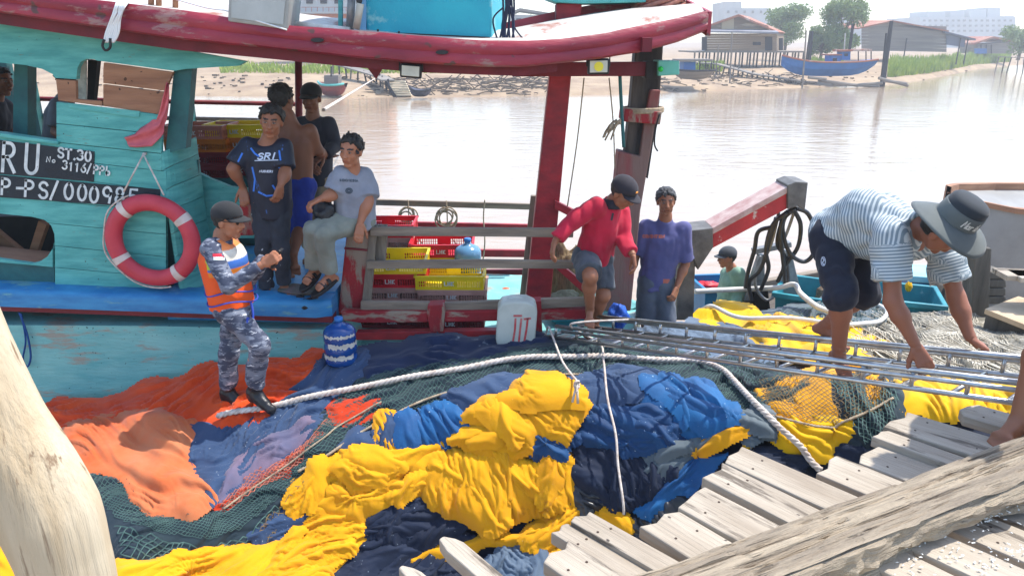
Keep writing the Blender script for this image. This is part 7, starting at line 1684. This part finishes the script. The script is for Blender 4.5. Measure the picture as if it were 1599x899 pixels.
# small houses
h2 = thing('red_roof_house', U(1555, 82, 150), 'low house with pale red roof at the far right', 'house')
ext('roof', [(1522, 67), (1552, 57), (1586, 63), (1586, 66), (1552, 60), (1522, 70)], 150, (0, 10, 0), rust, h2); fpx('wall', [(1526, 70), (1584, 66), (1584, 84), (1526, 84)], 151, 6, fargrey, h2)
for u in (1532, 1540, 1548): fpx('post', [(u, 70), (u + 1, 70), (u + 1, 84), (u, 84)], 150.4, .2, darkopen, h2)
fpx('shop_front', [(1522, 76), (1541, 76), (1541, 84), (1522, 84)], 149.6, .2, farblue, h2)
h3 = thing('white_house', U(830, 40, 140), 'pale house with grey roof behind the boat roof', 'house')
ext('roof', [(795, 20), (812, 13), (868, 22), (868, 25), (812, 17), (795, 24)], 140, (0, 9, 0), fargrey, h3); fpx('wall', [(797, 23), (866, 25), (866, 55), (797, 55)], 140.5, 8, concrete, h3)
for u in (806, 826, 846): fpx('window', [(u, 29), (u + 8, 29), (u + 8, 36), (u, 36)], 140.3, .2, darkopen, h3)
h4 = thing('pink_building', U(490, 40, 110), 'white and salmon building beyond the grey roof box', 'building')
fpx('upper_wall', [(440, -40), (600, -40), (600, 20), (440, 20)], 110, 8, concrete, h4); fpx('lower_wall', [(440, 21), (600, 21), (600, 70), (440, 70)], 110.4, 8, pm('salmon_wall', S(210, 140, 104), S(196, 124, 90), .4, rough=.9), h4)
fpx('balcony_slab', [(436, 18.5), (602, 18.5), (602, 21.5), (436, 21.5)], 108.4, 2, concrete, h4)
for u in (456, 478, 500, 522): fpx('window', [(u, -6), (u + 10, -6), (u + 10, 6), (u, 6)], 109.8, .2, darkopen, h4)
for u in (455, 478, 548): fpx('window', [(u, 24), (u + 9, 24), (u + 9, 29), (u, 29)], 110.2, .2, darkopen, h4)
for k in range(12): u = 450 + k * 9; fpx('baluster', [(u, 12), (u + .8, 12), (u + .8, 18.5), (u, 18.5)], 108.5, .1, rust, h4)
fpx('handrail', [(448, 11.2), (552, 11.2), (552, 12.2), (448, 12.2)], 108.45, .15, rust, h4)
# far hazy blocks
hz_ = thing('long_concrete_building', U(1510, 60, 340), 'long hazy concrete building with roof towers on the right horizon', 'building')
fpx('block', [(1436, 27), (1586, 27), (1586, 75), (1436, 75)], 340, 30, concrete, hz_)
for a, c, t in ((1449, 1476, 18), (1484, 1506, 17), (1514, 1540, 15), (1542, 1562, 12), (1570, 1584, 25)): fpx('roof_tower', [(a, t), (c, t), (c, 27), (a, 27)], 344, 16, concrete, hz_)
for i in range(3):
    for k in range(16): u = 1442 + k * 9; v = 31 + i * 8; fpx('window', [(u, v), (u + 3.4, v), (u + 3.4, v + 3), (u, v + 3)], 339.6, .5, fargrey, hz_)
for nm, l_, bl, Y in (('flat_roof_building', 'white flat roofed building behind the stilt house', [[(1132, 3), (1158, 3), (1158, 13), (1132, 13)], [(1132, 13), (1204, 13), (1204, 40), (1132, 40)]], 260), ('tower_block', 'pale tower block just behind the leafy tree', [[(1318, 14), (1352, 14), (1352, 70), (1318, 70)]], 280)):
    t = thing(nm, U(bl[-1][0][0] + 30, 60, Y), l_, 'building')
    for q in bl: fpx('block', q, Y, 16, concrete, t)
    for k in range(5):
        u = bl[-1][0][0] + 4 + k * (bl[-1][1][0] - bl[-1][0][0] - 8) / 5; v = bl[-1][0][1] + 4; fpx('window', [(u, v), (u + 3, v), (u + 3, v + 4), (u, v + 4)], Y - .4, .5, fargrey, t)
# trees
leafm = pm('leaf', S(134, 152, 92), S(96, 122, 68), 1.2, rough=.7, trans=.25); leafy = pm('yellow_green_leaf', S(160, 176, 60), S(118, 146, 50), 1.0, rough=.7, trans=.25); barkm = pm('bark', S(96, 80, 66), S(70, 58, 48), 3, rough=.9)
def tree(u, vb, Y, r, hgt, label, nleaf=2600, seed=1, m_=None, name='tree', ls=.24):
    base = U(u, vb, Y); base.z = 1.6; rs_ = np.random.RandomState(seed); t = thing(name, base, label, 'tree'); mb = MB(); top = base + Vector((0, 0, hgt * .55))
    mb.tube([base, base + Vector((.1, 0, hgt * .3)), top], [.28, .2, .12], 8); cl = []
    for k in range(16):
        a = rs_.uniform(0, 6.28); rr = r * rs_.uniform(.25, .85); zz = hgt * rs_.uniform(.32, .92); sq = 1 - abs(zz / hgt - .6) * 1.1
        c = base + Vector((math.cos(a) * rr * sq, math.sin(a) * rr * sq, zz)); cl.append(c); s0 = base + Vector((0, 0, hgt * rs_.uniform(.2, .5))); mb.tube([s0, (s0 + c) / 2 + Vector((0, 0, .3)), c], [.09, .06, .03], 5)
    ob('trunk', mb, barkm, t); V, Fc = [], []
    for k in range(int(nleaf * 1.9)):
        c = cl[rs_.randint(len(cl))]; d = rs_.normal(size=3); d = d / np.linalg.norm(d) * r * .42 * rs_.uniform(.25, 1.2) ** .6; p = np.array(c) + d * np.array([1, 1, .75]); a = rs_.normal(size=3); a /= np.linalg.norm(a); b_ = np.cross(a, rs_.normal(size=3)); b_ /= np.linalg.norm(b_); s_ = ls * rs_.uniform(.5, 1.2); o = len(V)
        V += [p - a * s_, p + b_ * s_ * .5, p + a * s_, p - b_ * s_ * .5]; Fc.append((o, o + 1, o + 2, o + 3))
    mesh_np('crown', V, Fc, m_ or leafm, t); return t
tree(1311, 80, 108, 3.6, 8.6, 'leafy tree standing beside the grey shed', 4200, 5)
tree(1226, 70, 125, 3.6, 9.0, 'leafy tree rising behind the stilt house roof', 3200, 6)
tree(1282, 80, 112, 2.0, 5.0, 'small bushy tree between the stilt house and the leafy tree', 1600, 8)
tree(1592, 82, 130, 3.4, 5.6, 'green shrub at the right end of the far bank', 2400, 9)
tree(500, 45, 104, 1.7, 5.2, 'round green bush in front of the salmon wall', 1600, 10, leafy)
tree(826, 40, 150, 2.2, 9.0, 'feathery palm-like tree behind the pale house', 900, 11)
tree(860, 40, 135, 2.2, 8.0, 'shrubby tree beside the red roof post', 1000, 12)
# reeds along the bank
rs_ = np.random.RandomState(4); V, Fc = [], []
def reeds(u0, u1, f0, f1, n, hh):
    for k in range(n):
        u = rs_.uniform(u0, u1); f = rs_.uniform(f0, f1); p = B(u, f); h_ = hh * rs_.uniform(.55, 1.15) * (.7 + .6 * noise2(u * .12, f * 30)); a = rs_.uniform(0, 6.28); lx, ly = math.cos(a) * .09, math.sin(a) * .09; bx, by = rs_.normal(size=2) * .22; o = len(V)
        V.extend([(p.x - lx, p.y - ly, p.z), (p.x + lx, p.y + ly, p.z), (p.x + lx * .8 + bx * .4, p.y + ly * .8 + by * .4, p.z + h_ * .6), (p.x - lx * .8 + bx * .4, p.y - ly * .8 + by * .4, p.z + h_ * .6), (p.x + bx, p.y + by, p.z + h_)]); Fc.extend([(o, o + 1, o + 2, o + 3), (o + 3, o + 2, o + 4)])
reeds(1384, 1575, 1.06, 1.22, 5200, 1.5); reeds(1255, 1310, 1.22, 1.34, 1200, 1.1); reeds(1078, 1125, 1.2, 1.3, 700, 1.0); reeds(350, 760, 1.25, 1.4, 1800, .8)
o = mesh_np('reeds', V, Fc, leafy); tag(o, 'yellow green reeds growing along the far bank', 'reeds', kind='stuff')
# blue boat on the mud
def far_boat(name, label, u0, u1, vtop, vbot, Y, m_, trim, sheer=6, flip=1):
    t = thing(name, U((u0 + u1) / 2, vbot, Y), label, 'boat'); rows = []; tr = []
    for k in range(13):
        s_ = k / 12; u = u0 + (u1 - u0) * s_; q = abs(2 * s_ - 1); vt = vtop - sheer * (q ** 2.5) * (1.5 if s_ < .5 else .6); wd = 1.3 * (1 - q ** 3 * (.95 if s_ < .5 else .4)); vb = vbot - (vbot - vtop) * .75 * q ** 4
        a = U(u, vt, Y); b2 = U(u, vb, Y); x = a.x
        rows.append([(x, Y - wd, a.z), (x, Y - wd * .75, (a.z + b2.z) / 2), (x, Y - wd * .2, b2.z), (x, Y + wd * .2, b2.z), (x, Y + wd * .75, (a.z + b2.z) / 2), (x, Y + wd, a.z)]); tr.append((x, Y - wd - .04, a.z))
    mb = MB(); mb.grid(rows, closed=True); ob('hull', mb, m_, t, smooth=False); mb = MB(); mb.tube(tr, .1, 6); ob('rubbing_rail', mb, trim, t); return t
bb = far_boat('blue_boat', 'blue wooden boat lying on the mud of the far bank', 1221, 1366, 97, 119, 84, farblue, rust, 7)
fpx('cabin', [(1295, 87), (1313, 87), (1313, 101), (1295, 101)], 83.6, 1.2, farblue, bb); fpx('cabin', [(1314, 80), (1328, 80), (1328, 94), (1314, 94)], 83.6, 1.2, farblue, bb); fpx('canopy', [(1312, 78), (1362, 77), (1362, 80), (1312, 81)], 83.2, 2, rust, bb); fpx('cabin_roof', [(1292, 85), (1315, 85), (1315, 87), (1292, 87)], 83.3, 1.8, rust, bb)
for u in (1340, 1352, 1360): fpx('post', [(u, 80), (u + 1.2, 80), (u + 1.2, 96), (u, 96)], 83.5, .1, darkopen, bb)
fpx('window', [(1301, 91), (1307, 91), (1307, 97), (1301, 97)], 83.5, .1, darkopen, bb); fpx('window', [(1319, 84), (1324, 84), (1324, 88), (1319, 88)], 83.5, .1, darkopen, bb)
mb = MB(); mb.tube([U(1326, 82, 84), U(1332, 38, 84)], .16, 8); ob('mast', mb, darkopen, bb)
mb = MB(); mb.tube([U(1318, 82, 84), U(1320, 52, 84)], .06, 6); ob('mast', mb, whitefelt, bb)
b2 = far_boat('small_red_boat', 'small red boat with teal rim moored at the far pier', 497, 540, 132, 150, 66, pm('far_red', S(140, 60, 56), S(110, 48, 48), .8, rough=.7), teal, 3); fpx('cabin', [(506, 118), (528, 118), (528, 131), (506, 131)], 66, 1.4, fargrey, b2); fpx('mast', [(516, 104), (518, 104), (518, 120), (516, 120)], 66, .1, darkopen, b2)
far_boat('canoe', 'small dark canoe below the far steps', 640, 672, 141, 151, 64, pm('far_dark_blue', S(60, 64, 84), None, rough=.8), darkopen, 4)
b4 = far_boat('moored_launch', 'small blue cabin launch moored behind the navigation light', 1052, 1114, 110, 124, 74, fargrey, darkopen, 1); fpx('cabin', [(1068, 97), (1086, 97), (1086, 112), (1068, 112)], 74, 2, farblue, b4); fpx('canopy', [(1060, 93), (1113, 93), (1113, 96), (1060, 96)], 73.5, 3, fargrey, b4)
for u in (1092, 1102, 1111): fpx('post', [(u, 96), (u + 1.2, 96), (u + 1.2, 112), (u, 112)], 74, .1, darkopen, b4)
# mooring poles
for k, (u0, v0, u1, v1, Y, r, l_) in enumerate(((1392, 33, 1378, 135, 82, .26, 'tall dark mooring pole right of the blue boat'), (1384, 52, 1376, 134, 82.6, .14, 'shorter pole beside the tall dark mooring pole'), (1143, 50, 1140, 132, 80, .09, 'thin pale pole in front of the stilt house'), (1259, 48, 1253, 139, 79, .1, 'thin pole at the end of the far walkway'), (1267, 49, 1262, 96, 95, .36, 'thick dark post beside the stilt house'), (1122, 70, 1118, 108, 84, .07, 'short stick pole left of the stilt house'))):
    mb = MB(); a, c = U(u0, v0, Y), U(u1, v1, Y); mb.tube([c - Vector((0, 0, 1)), (a + c) / 2, a], [r, r * .9, r * .75], 8); o = ob('mooring_pole', mb, darkopen if r > .12 else fargrey); tag(o, l_, 'pole', 'poles on the far bank')
# walkways
def walkway(name, label, pts, Y0, Y1, nlegs, seed):
    t = thing(name, U(pts[0][0], pts[0][1], Y0), label, 'walkway'); rn = random.Random(seed); n = len(pts); P_ = [U(u, v, Y0 + (Y1 - Y0) * i / (n - 1)) for i, (u, v) in enumerate(pts)]
    for a, c in zip(P_, P_[1:]): mb = MB(); mb.beam(a, c, 1.2, .12); ob('deck', mb, fargrey, t)
    for k in range(nlegs):
        s_ = k / (nlegs - 1) * (n - 1); i = min(int(s_), n - 2); p = P_[i].lerp(P_[i + 1], s_ - i); mb = MB(); mb.tube([(p.x + rn.uniform(-.4, .4), p.y, -.3), (p.x, p.y, p.z + rn.uniform(-.1, .3))], .085, 6); ob('leg', mb, darkopen if k % 3 else fargrey, t)
walkway('plank_walkway', 'rickety plank walkway on thin poles in front of the stilt house', [(1085, 98), (1120, 100), (1180, 116), (1252, 127)], 92, 82, 26, 2)
walkway('bank_pier', 'grey pier on posts leading down to the far steps', [(520, 98), (556, 108), (590, 118), (606, 126)], 80, 68, 12, 3)
walkway('end_walkway', 'low walkway at the right end of the far bank', [(1560, 89), (1640, 92)], 120, 118, 9, 4)
st2 = thing('bank_steps', U(622, 150, 66), 'pale timber steps going down to the water on the far bank', 'steps')
for k in range(7): fpx('step', [(604 + k * 2.2, 127 + k * 3.5), (632 + k * 1.6, 127 + k * 3.5), (633 + k * 1.6, 129 + k * 3.5), (605 + k * 2.2, 129 + k * 3.5)], 68.5 - k * .35, .5, pm('pale_steps', S(186, 174, 150), None, rough=.9), st2)
fpx('stringer', [(600, 127), (604, 127), (620, 152), (614, 152)], 66.2, .2, darkopen, st2)
# logs under the blue boat, driftwood on the mud
for u0, v0, u1, v1, l_ in ((1300, 131, 1372, 135, 'long grey log at the waterline under the blue boat'), (1282, 126, 1340, 134, 'slanting grey log under the middle of the blue boat'), (1372, 122, 1418, 134, 'log running down to the water right of the tall pole'), (1378, 126, 1416, 131, 'thin log crossing right of the tall pole'), (1262, 121, 1290, 124, 'short log under the bow of the blue boat'), (1340, 133, 1378, 130, 'log between the blue boat and the tall pole')):
    mb = MB(); mb.tube([U(u0, v0, 81), U(u1, v1, 81)], .16, 7); o = ob('drift_log', mb, fargrey); tag(o, l_, 'log', 'logs on the far mud')
mb = MB(); rn = random.Random(17)
for k in range(520):
    u = rn.uniform(585, 870) if k < 400 else rn.uniform(1000, 1260); f = rn.uniform(1.005, 1.16); p = B(u, f); a = rn.uniform(-.5, .5) + (math.pi if rn.random() < .5 else 0); l_ = rn.uniform(.3, 1.5); up_ = rn.uniform(-.05, .25) if rn.random() < .8 else rn.uniform(.4, 1.0)
    e = p + Vector((math.cos(a) * l_, math.sin(a) * l_, up_ * l_)); mb.tube([p + Vector((0, 0, .03)), (p + e) / 2 + Vector((0, 0, .05)), e], .045, 4)
o = ob('driftwood', mb, pm('driftwood_grey', S(96, 84, 72), S(70, 62, 54), 2, rough=.9)); tag(o, 'tangle of driftwood sticks on the far muddy bank', 'driftwood', kind='stuff')
mb = MB()
for k in range(260):
    u = rn.choice([rn.uniform(1000, 1600), rn.uniform(-100, 600)]); f = rn.uniform(1.0, 1.2); p = B(u, f); s_ = rn.uniform(.08, .3); mb.box(p + Vector((0, 0, s_ * .2)), (s_ * rn.uniform(1, 2.5), s_, s_ * .6), rn.uniform(0, 3))
o = ob('bank_debris', mb, pm('mud_debris', S(110, 96, 80), S(84, 74, 64), 2, rough=.95)); tag(o, 'small stones and debris strewn over the far mud', 'debris', kind='stuff')
# ------------------------------------------------------------------ humid air
hm_ = bpy.data.materials.new('humid_air'); hm_.use_nodes = True; N = hm_.node_tree.nodes; L = hm_.node_tree.links; N.remove(N['Principled BSDF']); pv = N.new('ShaderNodeVolumePrincipled'); pv.inputs['Color'].default_value = (.95, .97, 1, 1); pv.inputs['Density'].default_value = .0016; pv.inputs['Anisotropy'].default_value = .3
L.new(pv.outputs[0], N['Material Output'].inputs['Volume'])
mb = MB(); mb.box((0, 190, 11.2), (900, 480, 26.4))
o = ob('haze', mb, hm_); tag(o, 'thin humid haze over the river', 'haze', kind='stuff')
